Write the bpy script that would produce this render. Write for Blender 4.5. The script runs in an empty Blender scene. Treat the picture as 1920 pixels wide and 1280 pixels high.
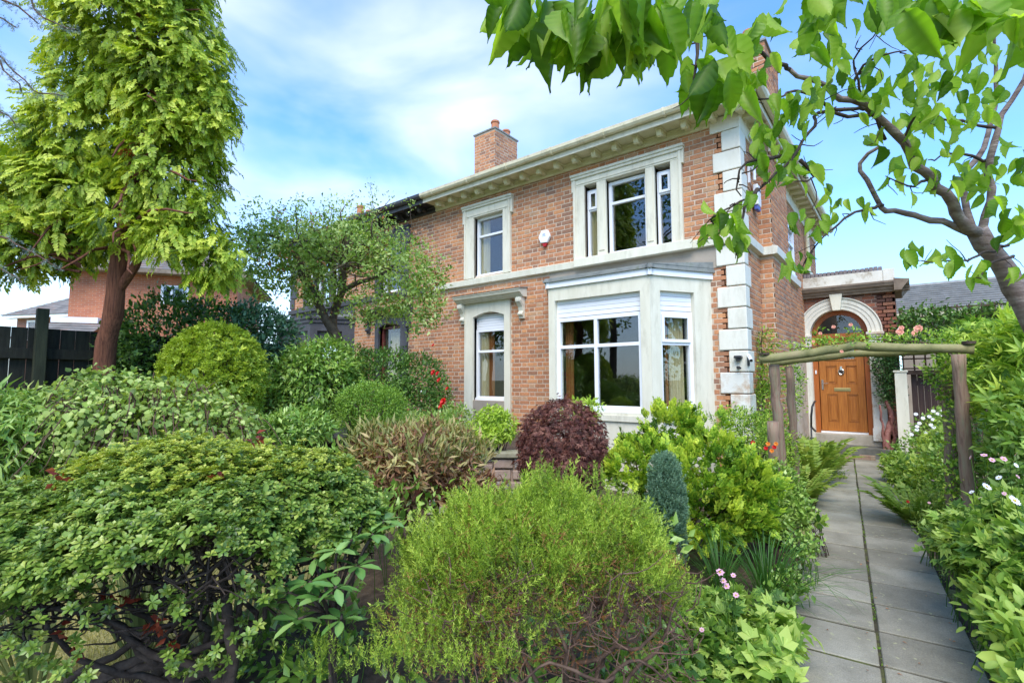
import bpy, math, random
import numpy as np
from mathutils import Vector, Matrix
random.seed(7)
SC = bpy.context.scene
COL = SC.collection
rad = math.radians
# ------------------------------------------------------------------ camera
CAMH = 1.64
PITCH, ROLL, YAW, FPX = rad(4.43), rad(-0.19), rad(-38.3), 928.7
_cy, _sy = math.cos(YAW), math.sin(YAW)
CF = np.array([_sy*math.cos(PITCH), _cy*math.cos(PITCH), math.sin(PITCH)])
_r = np.array([_cy, -_sy, 0.0]); _u = np.cross(_r, CF)
CR = _r*math.cos(ROLL)+_u*math.sin(ROLL); CU = -_r*math.sin(ROLL)+_u*math.cos(ROLL)
cam_d = bpy.data.cameras.new('camera'); cam = bpy.data.objects.new('camera', cam_d); COL.objects.link(cam)
cam_d.sensor_width = 36.0; cam_d.lens = 36.0*FPX/1920; cam_d.clip_start = 0.05; cam_d.clip_end = 2000
M = Matrix(((CR[0], CU[0], -CF[0], 0), (CR[1], CU[1], -CF[1], 0), (CR[2], CU[2], -CF[2], CAMH), (0, 0, 0, 1)))
cam.matrix_world = M
SC.camera = cam
# ------------------------------------------------------------------ light
SUN_EL, SUN_AZ = rad(52), rad(152)      # azimuth measured from +Y towards +X
SUN_POWER, SKY_STRENGTH = 2.2, 0.122
world = bpy.data.worlds.new("World"); SC.world = world; world.use_nodes = True
wn = world.node_tree.nodes; wl = world.node_tree.links; wn.clear()
def _n(t, **k):
    n = wn.new(t)
    for a, b in k.items(): setattr(n, a, b)
    return n
w_out = _n('ShaderNodeOutputWorld'); w_bg = _n('ShaderNodeBackground'); w_bg.inputs['Strength'].default_value = SKY_STRENGTH
w_sky = _n('ShaderNodeTexSky', sky_type='NISHITA'); w_sky.sun_disc = False
w_sky.sun_elevation = SUN_EL; w_sky.sun_rotation = SUN_AZ; w_sky.air_density = 1.0; w_sky.dust_density = 0.3; w_sky.ozone_density = 3.0
w_tc = _n('ShaderNodeTexCoord')
w_map = _n('ShaderNodeMapping'); w_map.inputs['Scale'].default_value = (1.0, 1.0, 2.3); w_map.inputs['Location'].default_value = (0.35, 0.1, 0.2)
w_no = _n('ShaderNodeTexNoise'); w_no.inputs['Scale'].default_value = 2.1; w_no.inputs['Detail'].default_value = 5; w_no.inputs['Roughness'].default_value = 0.46; w_no.inputs['Distortion'].default_value = 0.45
w_rm = _n('ShaderNodeValToRGB'); w_rm.color_ramp.elements[0].position = 0.40; w_rm.color_ramp.elements[1].position = 0.70
w_rm.color_ramp.elements[0].color = (0.04, 0.04, 0.04, 1); w_rm.color_ramp.elements[1].color = (0.85, 0.85, 0.85, 1)
w_sep = _n('ShaderNodeSeparateXYZ')
w_hz = _n('ShaderNodeMapRange'); w_hz.inputs['From Min'].default_value = 0.40; w_hz.inputs['From Max'].default_value = -0.02
w_hz.inputs['To Min'].default_value = 0.0; w_hz.inputs['To Max'].default_value = 0.85
w_add = _n('ShaderNodeMath', operation='MAXIMUM')
w_gain = _n('ShaderNodeMix', data_type='RGBA', blend_type='MULTIPLY'); w_gain.inputs[0].default_value = 1.0
w_gain.inputs[7].default_value = (0.80, 1.32, 1.75, 1)
w_mix = _n('ShaderNodeMix', data_type='RGBA'); w_mix.inputs[7].default_value = (5.9, 6.1, 6.3, 1)
wl.new(w_tc.outputs['Generated'], w_map.inputs[0]); wl.new(w_map.outputs[0], w_no.inputs['Vector']); wl.new(w_no.outputs['Fac'], w_rm.inputs[0])
wl.new(w_tc.outputs['Generated'], w_sep.inputs[0]); wl.new(w_sep.outputs['Z'], w_hz.inputs['Value'])
w_dot = _n('ShaderNodeVectorMath', operation='DOT_PRODUCT'); w_dot.inputs[1].default_value = (0.785, 0.62, 0.0)
w_az = _n('ShaderNodeMapRange'); w_az.inputs['From Min'].default_value = -0.05; w_az.inputs['From Max'].default_value = 0.42; w_az.inputs['To Min'].default_value = 1.0; w_az.inputs['To Max'].default_value = 0.22
w_az2 = _n('ShaderNodeMapRange'); w_az2.inputs['From Min'].default_value = -0.25; w_az2.inputs['From Max'].default_value = 0.45; w_az2.inputs['To Min'].default_value = 1.0; w_az2.inputs['To Max'].default_value = 0.45
w_m1 = _n('ShaderNodeMath', operation='MULTIPLY'); w_m2 = _n('ShaderNodeMath', operation='MULTIPLY')
wl.new(w_tc.outputs['Generated'], w_dot.inputs[0]); wl.new(w_dot.outputs['Value'], w_az.inputs['Value']); wl.new(w_dot.outputs['Value'], w_az2.inputs['Value'])
wl.new(w_rm.outputs[0], w_m1.inputs[0]); wl.new(w_az.outputs[0], w_m1.inputs[1]); wl.new(w_hz.outputs[0], w_m2.inputs[0]); wl.new(w_az2.outputs[0], w_m2.inputs[1])
w_el = _n('ShaderNodeMapRange'); w_el.inputs['From Min'].default_value = 0.50; w_el.inputs['From Max'].default_value = 0.68; w_el.inputs['To Min'].default_value = 1.0; w_el.inputs['To Max'].default_value = 0.4
w_m3 = _n('ShaderNodeMath', operation='MULTIPLY'); wl.new(w_sep.outputs['Z'], w_el.inputs['Value']); wl.new(w_m1.outputs[0], w_m3.inputs[0]); wl.new(w_el.outputs[0], w_m3.inputs[1])
wl.new(w_m3.outputs[0], w_add.inputs[0]); wl.new(w_m2.outputs[0], w_add.inputs[1]); wl.new(w_add.outputs[0], w_mix.inputs[0])
wl.new(w_sky.outputs[0], w_gain.inputs[6]); wl.new(w_gain.outputs[2], w_mix.inputs[6]); wl.new(w_mix.outputs[2], w_bg.inputs['Color']); wl.new(w_bg.outputs[0], w_out.inputs[0])
sun_d = bpy.data.lights.new('sun', 'SUN'); sun = bpy.data.objects.new('sun', sun_d); COL.objects.link(sun)
sun_d.energy = SUN_POWER; sun_d.angle = rad(40); sun_d.color = (1.0, 0.92, 0.80)
sv = Vector((math.sin(SUN_AZ)*math.cos(SUN_EL), math.cos(SUN_AZ)*math.cos(SUN_EL), math.sin(SUN_EL)))
sun.rotation_euler = sv.to_track_quat('Z', 'Y').to_euler()
SC.view_settings.view_transform = 'Standard'; SC.view_settings.look = 'None'; SC.view_settings.gamma = 1
SC.view_settings.use_curve_mapping = False; SC.view_settings.exposure = 1.05
SC.cycles.max_bounces = 8; SC.cycles.transparent_max_bounces = 16; SC.cycles.transmission_bounces = 6
# ------------------------------------------------------------------ helpers
def W(px, py, t):
    """point seen at photo pixel (px,py) at distance t along the optical axis, in metres"""
    return np.array([0, 0, CAMH]) + t*(CR*(px-960)/FPX - CU*(py-640)/FPX + CF)
def WY(px, py, Y):
    d = CR*(px-960)/FPX - CU*(py-640)/FPX + CF
    return np.array([0, 0, CAMH]) + d*(Y/d[1])
def depth(P): return (np.asarray(P)-np.array([0, 0, CAMH])) @ CF
def tag(o, label=None, cat=None, group=None, kind=None):
    if label: o['label'] = label
    if cat: o['category'] = cat
    if group: o['group'] = group
    if kind: o['kind'] = kind
    return o
def thing(name, label, cat, loc=(0, 0, 0), group=None):
    o = bpy.data.objects.new(name, None); COL.objects.link(o); o.location = loc; o.empty_display_size = 0.1
    return tag(o, label, cat, group)
def origin(o):
    v = Vector((0, 0, 0))
    while o is not None:
        v += o.location; o = o.parent
    return v
def link(name, me, mat, parent=None, loc=None, kind=None, smooth=False):
    o = bpy.data.objects.new(name, me); COL.objects.link(o)
    if mat is not None and len(me.materials) == 0: me.materials.append(mat)
    if parent is not None: o.parent = parent
    if loc is not None: o.location = Vector(loc)-(origin(parent) if parent is not None else Vector((0, 0, 0)))
    if kind: o['kind'] = kind
    return o
def raw_mesh(name, V, F, smooth=False, tone=None):
    """V (n,3) array, F list of index arrays (m,k) with constant k, or list of tuples"""
    me = bpy.data.meshes.new(name)
    if isinstance(F, np.ndarray):
        m, k = F.shape
        me.vertices.add(len(V)); me.vertices.foreach_set('co', np.ascontiguousarray(V, dtype=np.float32).ravel())
        me.loops.add(m*k); me.loops.foreach_set('vertex_index', np.ascontiguousarray(F, dtype=np.int32).ravel())
        me.polygons.add(m); me.polygons.foreach_set('loop_start', np.arange(0, m*k, k, dtype=np.int32))
        me.polygons.foreach_set('loop_total', np.full(m, k, dtype=np.int32))
        if smooth: me.polygons.foreach_set('use_smooth', np.ones(m, dtype=bool))
        me.update(calc_edges=True)
    else:
        me.from_pydata([tuple(v) for v in V], [], F); me.update()
        if smooth:
            me.polygons.foreach_set('use_smooth', np.ones(len(me.polygons), dtype=bool))
    if tone is not None:
        a = me.attributes.new('tone', 'FLOAT', 'POINT'); a.data.foreach_set('value', np.ascontiguousarray(tone, dtype=np.float32))
    return me
class MB:
    """collects shapes in a local frame: u along, n outwards, z up"""
    def __init__(s, o=(0, 0), u=(1, 0), n=(0, -1)):
        s.V = []; s.F = []; s.o = o; s.u = u; s.n = n
    def P(s, u, n, z): return (s.o[0]+s.u[0]*u+s.n[0]*n, s.o[1]+s.u[1]*u+s.n[1]*n, z)
    def add(s, pts, faces, world=False):
        b = len(s.V); s.V += [tuple(p) if world else s.P(*p) for p in pts]; s.F += [tuple(b+i for i in f) for f in faces]
    def box(s, u0, u1, n0, n1, z0, z1, taper=0):
        t = taper
        s.add([(u0, n0, z0), (u1, n0, z0), (u1, n1, z0), (u0, n1, z0), (u0+t, n0, z1), (u1-t, n0, z1), (u1-t, n1, z1), (u0+t, n1, z1)],
              [(0, 3, 2, 1), (4, 5, 6, 7), (0, 1, 5, 4), (1, 2, 6, 5), (2, 3, 7, 6), (3, 0, 4, 7)])
        return s
    def frame(s, u0, u1, z0, z1, w, n0, n1, wt=None, wb=None):
        wt = w if wt is None else wt; wb = w if wb is None else wb
        s.box(u0, u0+w, n0, n1, z0, z1); s.box(u1-w, u1, n0, n1, z0, z1)
        if wt: s.box(u0+w, u1-w, n0, n1, z1-wt, z1)
        if wb: s.box(u0+w, u1-w, n0, n1, z0, z0+wb)
        return s
    def prism(s, prof, u0, u1):
        """profile list of (n,z) swept from u0 to u1"""
        k = len(prof); pts = [(u0, a, b) for a, b in prof]+[(u1, a, b) for a, b in prof]
        F = [(i, (i+1) % k, k+(i+1) % k, k+i) for i in range(k)]+[tuple(range(k))[::-1], tuple(range(k, 2*k))]
        s.add(pts, F); return s
    def poly(s, outl, n0, n1):
        """outline list of (u,z) extruded from n0 to n1"""
        k = len(outl); pts = [(a, n0, b) for a, b in outl]+[(a, n1, b) for a, b in outl]
        F = [(i, (i+1) % k, k+(i+1) % k, k+i) for i in range(k)]+[tuple(range(k))[::-1], tuple(range(k, 2*k))]
        s.add(pts, F); return s
    def tube(s, pts, radii, k=8, world=True, caps=True):
        pts = [Vector(p if world else s.P(*p)) for p in pts]
        if not hasattr(radii, '__len__'): radii = [radii]*len(pts)
        base = len(s.V); prev = None
        for i, p in enumerate(pts):
            d = (pts[min(i+1, len(pts)-1)]-pts[max(i-1, 0)]).normalized()
            if prev is None:
                a = Vector((0, 0, 1)) if abs(d.z) < .9 else Vector((1, 0, 0)); x = d.cross(a).normalized()
            else:
                x = (prev-d*prev.dot(d)).normalized()
            y = d.cross(x); prev = x
            for j in range(k):
                an = 2*math.pi*j/k
                q = p+(x*math.cos(an)+y*math.sin(an))*radii[i]; s.V.append(tuple(q))
        for i in range(len(pts)-1):
            for j in range(k):
                a = base+i*k+j; b = base+i*k+(j+1) % k; s.F.append((a, b, b+k, a+k))
        if caps:
            s.F.append(tuple(base+j for j in range(k))[::-1]); s.F.append(tuple(base+(len(pts)-1)*k+j for j in range(k)))
        return s
    def build(s, name, mat, parent=None, bevel=0, smooth=False, kind=None, seg=2, loc=None):
        if loc is None and parent is None and s.V:
            A = np.array(s.V); loc = ((A[:, 0].min()+A[:, 0].max())/2, (A[:, 1].min()+A[:, 1].max())/2, A[:, 2].min())
        org = origin(parent) if parent is not None else Vector(loc)
        V = np.array(s.V)-np.array(org)
        me = raw_mesh(name, V, s.F, smooth)
        bm = None
        o = bpy.data.objects.new(name, me); COL.objects.link(o)
        me.materials.append(mat)
        if parent is not None: o.parent = parent
        else: o.location = org
        if kind: o['kind'] = kind
        if bevel:
            m = o.modifiers.new('bevel', 'BEVEL'); m.width = bevel; m.segments = seg; m.limit_method = 'ANGLE'; m.angle_limit = rad(35)
        return o
# ------------------------------------------------------------------ materials
def newmat(name):
    m = bpy.data.materials.new(name); m.use_nodes = True; nt = m.node_tree; nt.nodes.clear()
    out = nt.nodes.new('ShaderNodeOutputMaterial'); p = nt.nodes.new('ShaderNodeBsdfPrincipled')
    nt.links.new(p.outputs[0], out.inputs[0]); return m, nt, p, out
def N(nt, t, **k):
    n = nt.nodes.new(t)
    for a, b in k.items():
        if a.startswith('i_'):
            key = a[2:]; key = int(key) if key.isdigit() else key.replace('_', ' ')
            n.inputs[key].default_value = b
        else: setattr(n, a, b)
    return n
def ramp(nt, stops):
    r = nt.nodes.new('ShaderNodeValToRGB'); e = r.color_ramp.elements
    e[0].position = stops[0][0]; e[0].color = (*stops[0][1], 1); e[1].position = stops[-1][0]; e[1].color = (*stops[-1][1], 1)
    for p, c in stops[1:-1]:
        x = e.new(p); x.color = (*c, 1)
    return r
def surf(name, c1, c2, scale=3.0, rough=0.7, bump=0.15, bscale=40.0, c3=None, spec=0.3, stretch=(1, 1, 1), metallic=0.0, dirt=None, dirt_amt=0.5, dscale=1.5):
    """two-tone weathered surface: broad noise between c1 and c2, fine bump, optional dirt streaks"""
    m, nt, p, out = newmat(name); L = nt.links
    g = N(nt, 'ShaderNodeNewGeometry'); mp = N(nt, 'ShaderNodeMapping'); mp.inputs['Scale'].default_value = stretch
    L.new(g.outputs['Position'], mp.inputs[0])
    n1 = N(nt, 'ShaderNodeTexNoise', i_Scale=scale, i_Detail=7.0, i_Roughness=0.6); L.new(mp.outputs[0], n1.inputs['Vector'])
    r = ramp(nt, [(0.33, c1), (0.67, c2)] if c3 is None else [(0.3, c1), (0.5, c2), (0.72, c3)]); L.new(n1.outputs['Fac'], r.inputs[0])
    col = r.outputs[0]
    if dirt is not None:
        n3 = N(nt, 'ShaderNodeTexNoise', i_Scale=dscale, i_Detail=10.0, i_Roughness=0.72); L.new(mp.outputs[0], n3.inputs['Vector'])
        r3 = ramp(nt, [(0.52, (0, 0, 0)), (0.7, (dirt_amt,)*3)]); L.new(n3.outputs['Fac'], r3.inputs[0])
        mx = N(nt, 'ShaderNodeMix', data_type='RGBA'); mx.inputs[7].default_value = (*dirt, 1)
        L.new(r3.outputs[0], mx.inputs[0]); L.new(col, mx.inputs[6]); col = mx.outputs[2]
    L.new(col, p.inputs['Base Color'])
    p.inputs['Roughness'].default_value = rough; p.inputs['Specular IOR Level'].default_value = spec; p.inputs['Metallic'].default_value = metallic
    if bump:
        n2 = N(nt, 'ShaderNodeTexNoise', i_Scale=bscale, i_Detail=6.0, i_Roughness=0.65); L.new(mp.outputs[0], n2.inputs['Vector'])
        b = N(nt, 'ShaderNodeBump', i_Strength=bump, i_Distance=0.01); L.new(n2.outputs['Fac'], b.inputs['Height']); L.new(b.outputs[0], p.inputs['Normal'])
    return m
def leafmat(name, dark, mid, light, transl=0.35, rough=0.45, spec=0.35, var=0.5, tcol=None):
    m, nt, p, out = newmat(name); L = nt.links
    g = N(nt, 'ShaderNodeNewGeometry'); a = N(nt, 'ShaderNodeAttribute', attribute_name='tone'); oi = N(nt, 'ShaderNodeObjectInfo')
    ad = N(nt, 'ShaderNodeMath', operation='ADD'); L.new(g.outputs['Random Per Island'], ad.inputs[0]); L.new(oi.outputs['Random'], ad.inputs[1])
    fr = N(nt, 'ShaderNodeMath', operation='FRACT'); L.new(ad.outputs[0], fr.inputs[0])
    ml = N(nt, 'ShaderNodeMath', operation='MULTIPLY_ADD'); ml.inputs[1].default_value = var; ml.inputs[2].default_value = -var/2; L.new(fr.outputs[0], ml.inputs[0])
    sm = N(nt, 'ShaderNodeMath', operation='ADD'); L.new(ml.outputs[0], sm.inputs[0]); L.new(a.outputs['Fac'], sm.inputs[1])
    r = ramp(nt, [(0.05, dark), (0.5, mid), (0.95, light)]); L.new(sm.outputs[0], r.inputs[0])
    L.new(r.outputs[0], p.inputs['Base Color']); p.inputs['Roughness'].default_value = rough; p.inputs['Specular IOR Level'].default_value = spec
    tr = N(nt, 'ShaderNodeBsdfTranslucent')
    hs = N(nt, 'ShaderNodeMix', data_type='RGBA', blend_type='MULTIPLY'); hs.inputs[0].default_value = 1; hs.inputs[7].default_value = (*(tcol or (1.25, 1.25, 0.55)), 1)
    L.new(r.outputs[0], hs.inputs[6]); L.new(hs.outputs[2], tr.inputs[0])
    mx = N(nt, 'ShaderNodeMixShader'); mx.inputs[0].default_value = transl
    L.new(p.outputs[0], mx.inputs[1]); L.new(tr.outputs[0], mx.inputs[2]); L.new(mx.outputs[0], out.inputs[0])
    return m
def flat(name, c, rough=0.5, spec=0.4, metallic=0.0):
    return surf(name, tuple(x*0.93 for x in c), tuple(min(1, x*1.05) for x in c), scale=6, rough=rough, spec=spec, metallic=metallic, bump=0.03)
def brickmat(name, stops, single=False, soot=(0.05, 0.04, 0.035), lo=0.0):
    m, nt, p, out = newmat(name); L = nt.links
    if single:
        oi = N(nt, 'ShaderNodeObjectInfo'); rnd = oi.outputs['Random']
    else:
        g0 = N(nt, 'ShaderNodeNewGeometry'); rnd = g0.outputs['Random Per Island']
    g = N(nt, 'ShaderNodeNewGeometry')
    n0 = N(nt, 'ShaderNodeTexNoise', i_Scale=0.9, i_Detail=3.0); L.new(g.outputs['Position'], n0.inputs['Vector'])
    ma = N(nt, 'ShaderNodeMath', operation='MULTIPLY_ADD'); ma.inputs[1].default_value = 0.9; ma.inputs[2].default_value = -0.45; L.new(n0.outputs['Fac'], ma.inputs[0])
    sm = N(nt, 'ShaderNodeMath', operation='ADD'); L.new(rnd, sm.inputs[0]); L.new(ma.outputs[0], sm.inputs[1])
    r = ramp(nt, stops); L.new(sm.outputs[0], r.inputs[0])
    n1 = N(nt, 'ShaderNodeTexNoise', i_Scale=28.0, i_Detail=8.0, i_Roughness=0.7); L.new(g.outputs['Position'], n1.inputs['Vector'])
    r1 = ramp(nt, [(0.35, (0.74, 0.74, 0.74)), (0.7, (1.25, 1.22, 1.18))]); L.new(n1.outputs['Fac'], r1.inputs[0])
    mu = N(nt, 'ShaderNodeMix', data_type='RGBA', blend_type='MULTIPLY'); mu.inputs[0].default_value = 0.8; L.new(r.outputs[0], mu.inputs[6]); L.new(r1.outputs[0], mu.inputs[7])
    n2 = N(nt, 'ShaderNodeTexNoise', i_Scale=1.7, i_Detail=9.0, i_Roughness=0.7); L.new(g.outputs['Position'], n2.inputs['Vector'])
    r2 = ramp(nt, [(0.53, (0, 0, 0)), (0.82, (0.6, 0.6, 0.6))]); L.new(n2.outputs['Fac'], r2.inputs[0])
    mx = N(nt, 'ShaderNodeMix', data_type='RGBA'); mx.inputs[7].default_value = (*soot, 1); L.new(r2.outputs[0], mx.inputs[0]); L.new(mu.outputs[2], mx.inputs[6])
    L.new(mx.outputs[2], p.inputs['Base Color']); p.inputs['Roughness'].default_value = 0.88; p.inputs['Specular IOR Level'].default_value = 0.2
    b = N(nt, 'ShaderNodeBump', i_Strength=0.5, i_Distance=0.006); L.new(n1.outputs['Fac'], b.inputs['Height']); L.new(b.outputs[0], p.inputs['Normal'])
    return m
BR = [(0.0, (0.30, 0.165, 0.11)), (0.2, (0.41, 0.19, 0.10)), (0.45, (0.47, 0.215, 0.115)), (0.7, (0.53, 0.24, 0.12)), (0.88, (0.59, 0.28, 0.13)), (1.0, (0.50, 0.30, 0.18))]
m_brick = brickmat('brick', BR); m_brick1 = brickmat('brick_single', BR, True)
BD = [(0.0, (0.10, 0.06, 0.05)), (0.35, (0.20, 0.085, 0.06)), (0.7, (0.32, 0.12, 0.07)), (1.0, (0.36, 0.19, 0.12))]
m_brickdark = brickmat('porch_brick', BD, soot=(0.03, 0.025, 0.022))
BB = [(0.0, (0.08, 0.075, 0.085)), (0.5, (0.16, 0.14, 0.15)), (1.0, (0.26, 0.23, 0.23))]
m_brickblue = brickmat('blue_brick', BB)
m_mortar = surf('mortar', (0.48, 0.37, 0.27), (0.64, 0.52, 0.40), 5, 0.95, 0.4, 90, dirt=(0.3, 0.22, 0.18), dirt_amt=0.5)
m_mortard = surf('dark_mortar', (0.2, 0.14, 0.11), (0.34, 0.25, 0.2), 5, 0.95, 0.4, 90)
m_stone = surf('cream_masonry_paint', (0.65, 0.615, 0.485), (0.74, 0.705, 0.575), 2.5, 0.65, 0.2, 60, dirt=(0.40, 0.37, 0.27), dirt_amt=0.55, dscale=2.2, stretch=(3, 3, .7))
m_stonew = surf('white_masonry_paint', (0.68, 0.65, 0.55), (0.76, 0.735, 0.635), 2.5, 0.65, 0.2, 60, dirt=(0.46, 0.42, 0.33), dirt_amt=0.5, dscale=2.2, stretch=(2.5, 2.5, .8))
m_cornice = surf('old_cream_timber', (0.60, 0.56, 0.34), (0.72, 0.68, 0.48), 3, 0.6, 0.1, 50, dirt=(0.34, 0.30, 0.16), dirt_amt=0.6, dscale=2.5)
m_gutter = surf('cream_gutter', (0.64, 0.58, 0.40), (0.72, 0.66, 0.48), 5, 0.45, 0.05, dirt=(0.2, 0.17, 0.1), dirt_amt=0.6, dscale=6)
m_black = surf('black_gloss_timber', (0.03, 0.03, 0.033), (0.06, 0.06, 0.065), 3, 0.35, 0.1, 30)
m_greypaint = surf('charcoal_masonry_paint', (0.05, 0.05, 0.056), (0.085, 0.085, 0.095), 3, 0.55, 0.1, 40)
m_upvc = surf('white_upvc', (0.82, 0.83, 0.86), (0.86, 0.87, 0.9), 2, 0.25, 0.0, spec=0.5)
m_render = surf('grey_brown_render', (0.30, 0.25, 0.20), (0.42, 0.36, 0.29), 3, 0.9, 0.35, 60, dirt=(0.2, 0.16, 0.12), dirt_amt=0.6)
m_lead = surf('lead_sheet', (0.17, 0.18, 0.17), (0.30, 0.31, 0.29), 8, 0.6, 0.2, 40, dirt=(0.1, 0.12, 0.07), dirt_amt=0.7, dscale=8)
m_dark_stone = surf('dark_sandstone', (0.16, 0.12, 0.09), (0.29, 0.23, 0.17), 6, 0.85, 0.3, 50, dirt=(0.1, 0.08, 0.06), dirt_amt=0.6, dscale=3)
m_parapet = surf('stained_white_parapet', (0.62, 0.60, 0.52), (0.74, 0.72, 0.64), 4, 0.85, 0.3, 60, dirt=(0.25, 0.17, 0.08), dirt_amt=0.95, dscale=3.2)
m_slate = surf('grey_tile', (0.21, 0.21, 0.20), (0.34, 0.335, 0.32), 6, 0.85, 0.25, 70, dirt=(0.15, 0.13, 0.1), dirt_amt=0.6)
m_slate2 = surf('brown_grey_tile', (0.13, 0.12, 0.11), (0.24, 0.22, 0.20), 2, 0.9, 0.25, 40, dirt=(0.34, 0.16, 0.10), dirt_amt=0.7, dscale=1.3)
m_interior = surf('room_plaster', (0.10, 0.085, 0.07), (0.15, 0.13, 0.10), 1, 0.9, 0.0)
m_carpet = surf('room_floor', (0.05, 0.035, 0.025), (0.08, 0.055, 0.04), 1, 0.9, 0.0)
m_curtain = surf('cream_curtain', (0.62, 0.53, 0.32), (0.74, 0.66, 0.45), 9, 0.9, 0.1, 90, stretch=(6, 6, 0.3))
m_curtain2 = surf('rust_curtain', (0.35, 0.13, 0.04), (0.46, 0.19, 0.06), 9, 0.9, 0.1, 90, stretch=(6, 6, 0.3))
m_door = surf('oak_effect_door', (0.29, 0.09, 0.015), (0.50, 0.19, 0.035), 6, 0.42, 0.2, 40, stretch=(14, 14, 0.5), spec=0.4, dirt=(0.25, 0.07, 0.012), dirt_amt=.5, dscale=9)
m_doorframe = surf('oak_effect_frame', (0.34, 0.09, 0.018), (0.44, 0.13, 0.025), 5, 0.38, 0.08, 40, stretch=(9, 9, 0.6), spec=0.45)
m_brass = flat('aged_brass', (0.55, 0.45, 0.2), 0.35, 0.5, 0.9)
m_chrome = flat('chrome', (0.75, 0.75, 0.74), 0.18, 0.5, 1.0)
m_redpl = flat('red_plastic', (0.42, 0.015, 0.02), 0.4)
m_dark = flat('dark_plastic', (0.03, 0.03, 0.032), 0.4)
m_terra = surf('terracotta', (0.42, 0.16, 0.08), (0.56, 0.24, 0.13), 9, 0.85, 0.2, 60)
m_conc = surf('paving_concrete', (0.19, 0.18, 0.155), (0.27, 0.26, 0.235), 4, 0.85, 0.25, 90, dirt=(0.12, 0.115, 0.09), dirt_amt=0.55, dscale=5)
m_step = surf('mossy_step', (0.085, 0.085, 0.07), (0.17, 0.165, 0.14), 5, 0.9, 0.3, 60)
m_stepw = surf('worn_sill_stone', (0.35, 0.31, 0.24), (0.48, 0.43, 0.35), 5, 0.9, 0.3, 60, dirt=(0.2, 0.17, 0.12), dirt_amt=0.7)
m_fence = surf('dark_stained_fence', (0.012, 0.012, 0.009), (0.03, 0.03, 0.02), 6, 0.8, 0.3, 30, stretch=(4, 4, 0.5))
m_post = surf('green_stained_post', (0.022, 0.026, 0.014), (0.045, 0.05, 0.028), 6, 0.8, 0.3, 30, stretch=(4, 4, 0.5))
m_gate = surf('dark_brown_boards', (0.045, 0.025, 0.02), (0.08, 0.045, 0.035), 6, 0.6, 0.2, 30, stretch=(5, 5, 0.4))
m_trellis = surf('brown_trellis', (0.06, 0.035, 0.025), (0.11, 0.065, 0.045), 8, 0.8, 0.2)
m_rustic = surf('rustic_pole_wood', (0.17, 0.10, 0.075), (0.32, 0.21, 0.15), 7, 0.9, 0.9, 30, c3=(0.27, 0.26, 0.17), stretch=(7, 7, 0.4), dirt=(0.13, 0.14, 0.06), dirt_amt=.8, dscale=2.5)
m_beam = surf('algae_green_pole', (0.16, 0.16, 0.06), (0.27, 0.25, 0.11), 6, 0.85, 0.4, 45, c3=(0.33, 0.27, 0.15), dirt=(0.09, 0.1, 0.03), dirt_amt=0.7, dscale=4)
m_soil = surf('garden_soil', (0.045, 0.03, 0.02), (0.12, 0.085, 0.055), 14, 0.95, 0.9, 60)
m_bark_con = surf('red_brown_bark', (0.08, 0.03, 0.018), (0.24, 0.095, 0.055), 9, 0.9, 1.0, 16, stretch=(7, 7, 0.5), dirt=(0.04, 0.02, 0.015), dirt_amt=0.6, dscale=3)
m_bark_dk = surf('black_brown_bark', (0.035, 0.024, 0.018), (0.10, 0.072, 0.055), 18, 0.9, 0.7, 45)
m_bark_br = surf('brown_twig', (0.08, 0.045, 0.03), (0.17, 0.10, 0.07), 18, 0.9, 0.6, 45)
m_bark_gr = surf('grey_crab_bark', (0.07, 0.05, 0.035), (0.16, 0.12, 0.09), 14, 0.9, 0.7, 40, dirt=(0.22, 0.08, 0.03), dirt_amt=0.8, dscale=3)
def bark_cherry():
    m = surf('cherry_bark', (0.10, 0.065, 0.055), (0.24, 0.18, 0.155), 6, 0.7, 0.8, 30, c3=(0.40, 0.34, 0.30), stretch=(1.2, 1.2, 6))
    return m
m_bark_ch = bark_cherry()
def glassmat():
    m, nt, p, out = newmat('window_glass'); L = nt.links; nt.nodes.remove(p)
    t = N(nt, 'ShaderNodeBsdfTransparent'); t.inputs[0].default_value = (0.88, 0.90, 0.88, 1)
    g = N(nt, 'ShaderNodeBsdfGlossy'); g.inputs['Roughness'].default_value = 0.004; g.inputs[0].default_value = (0.93, 0.95, 1.0, 1)
    f = N(nt, 'ShaderNodeLayerWeight'); f.inputs[0].default_value = 0.5; pw = N(nt, 'ShaderNodeMath', operation='POWER'); pw.inputs[1].default_value = 4.0; L.new(f.outputs['Facing'], pw.inputs[0])
    a = N(nt, 'ShaderNodeMath', operation='MULTIPLY_ADD'); a.inputs[1].default_value = 0.85; a.inputs[2].default_value = 0.075; L.new(pw.outputs[0], a.inputs[0]); mx = N(nt, 'ShaderNodeMixShader'); L.new(a.outputs[0], mx.inputs[0]); L.new(t.outputs[0], mx.inputs[1]); L.new(g.outputs[0], mx.inputs[2])
    L.new(mx.outputs[0], out.inputs[0]); return m
m_glass = glassmat()
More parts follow.
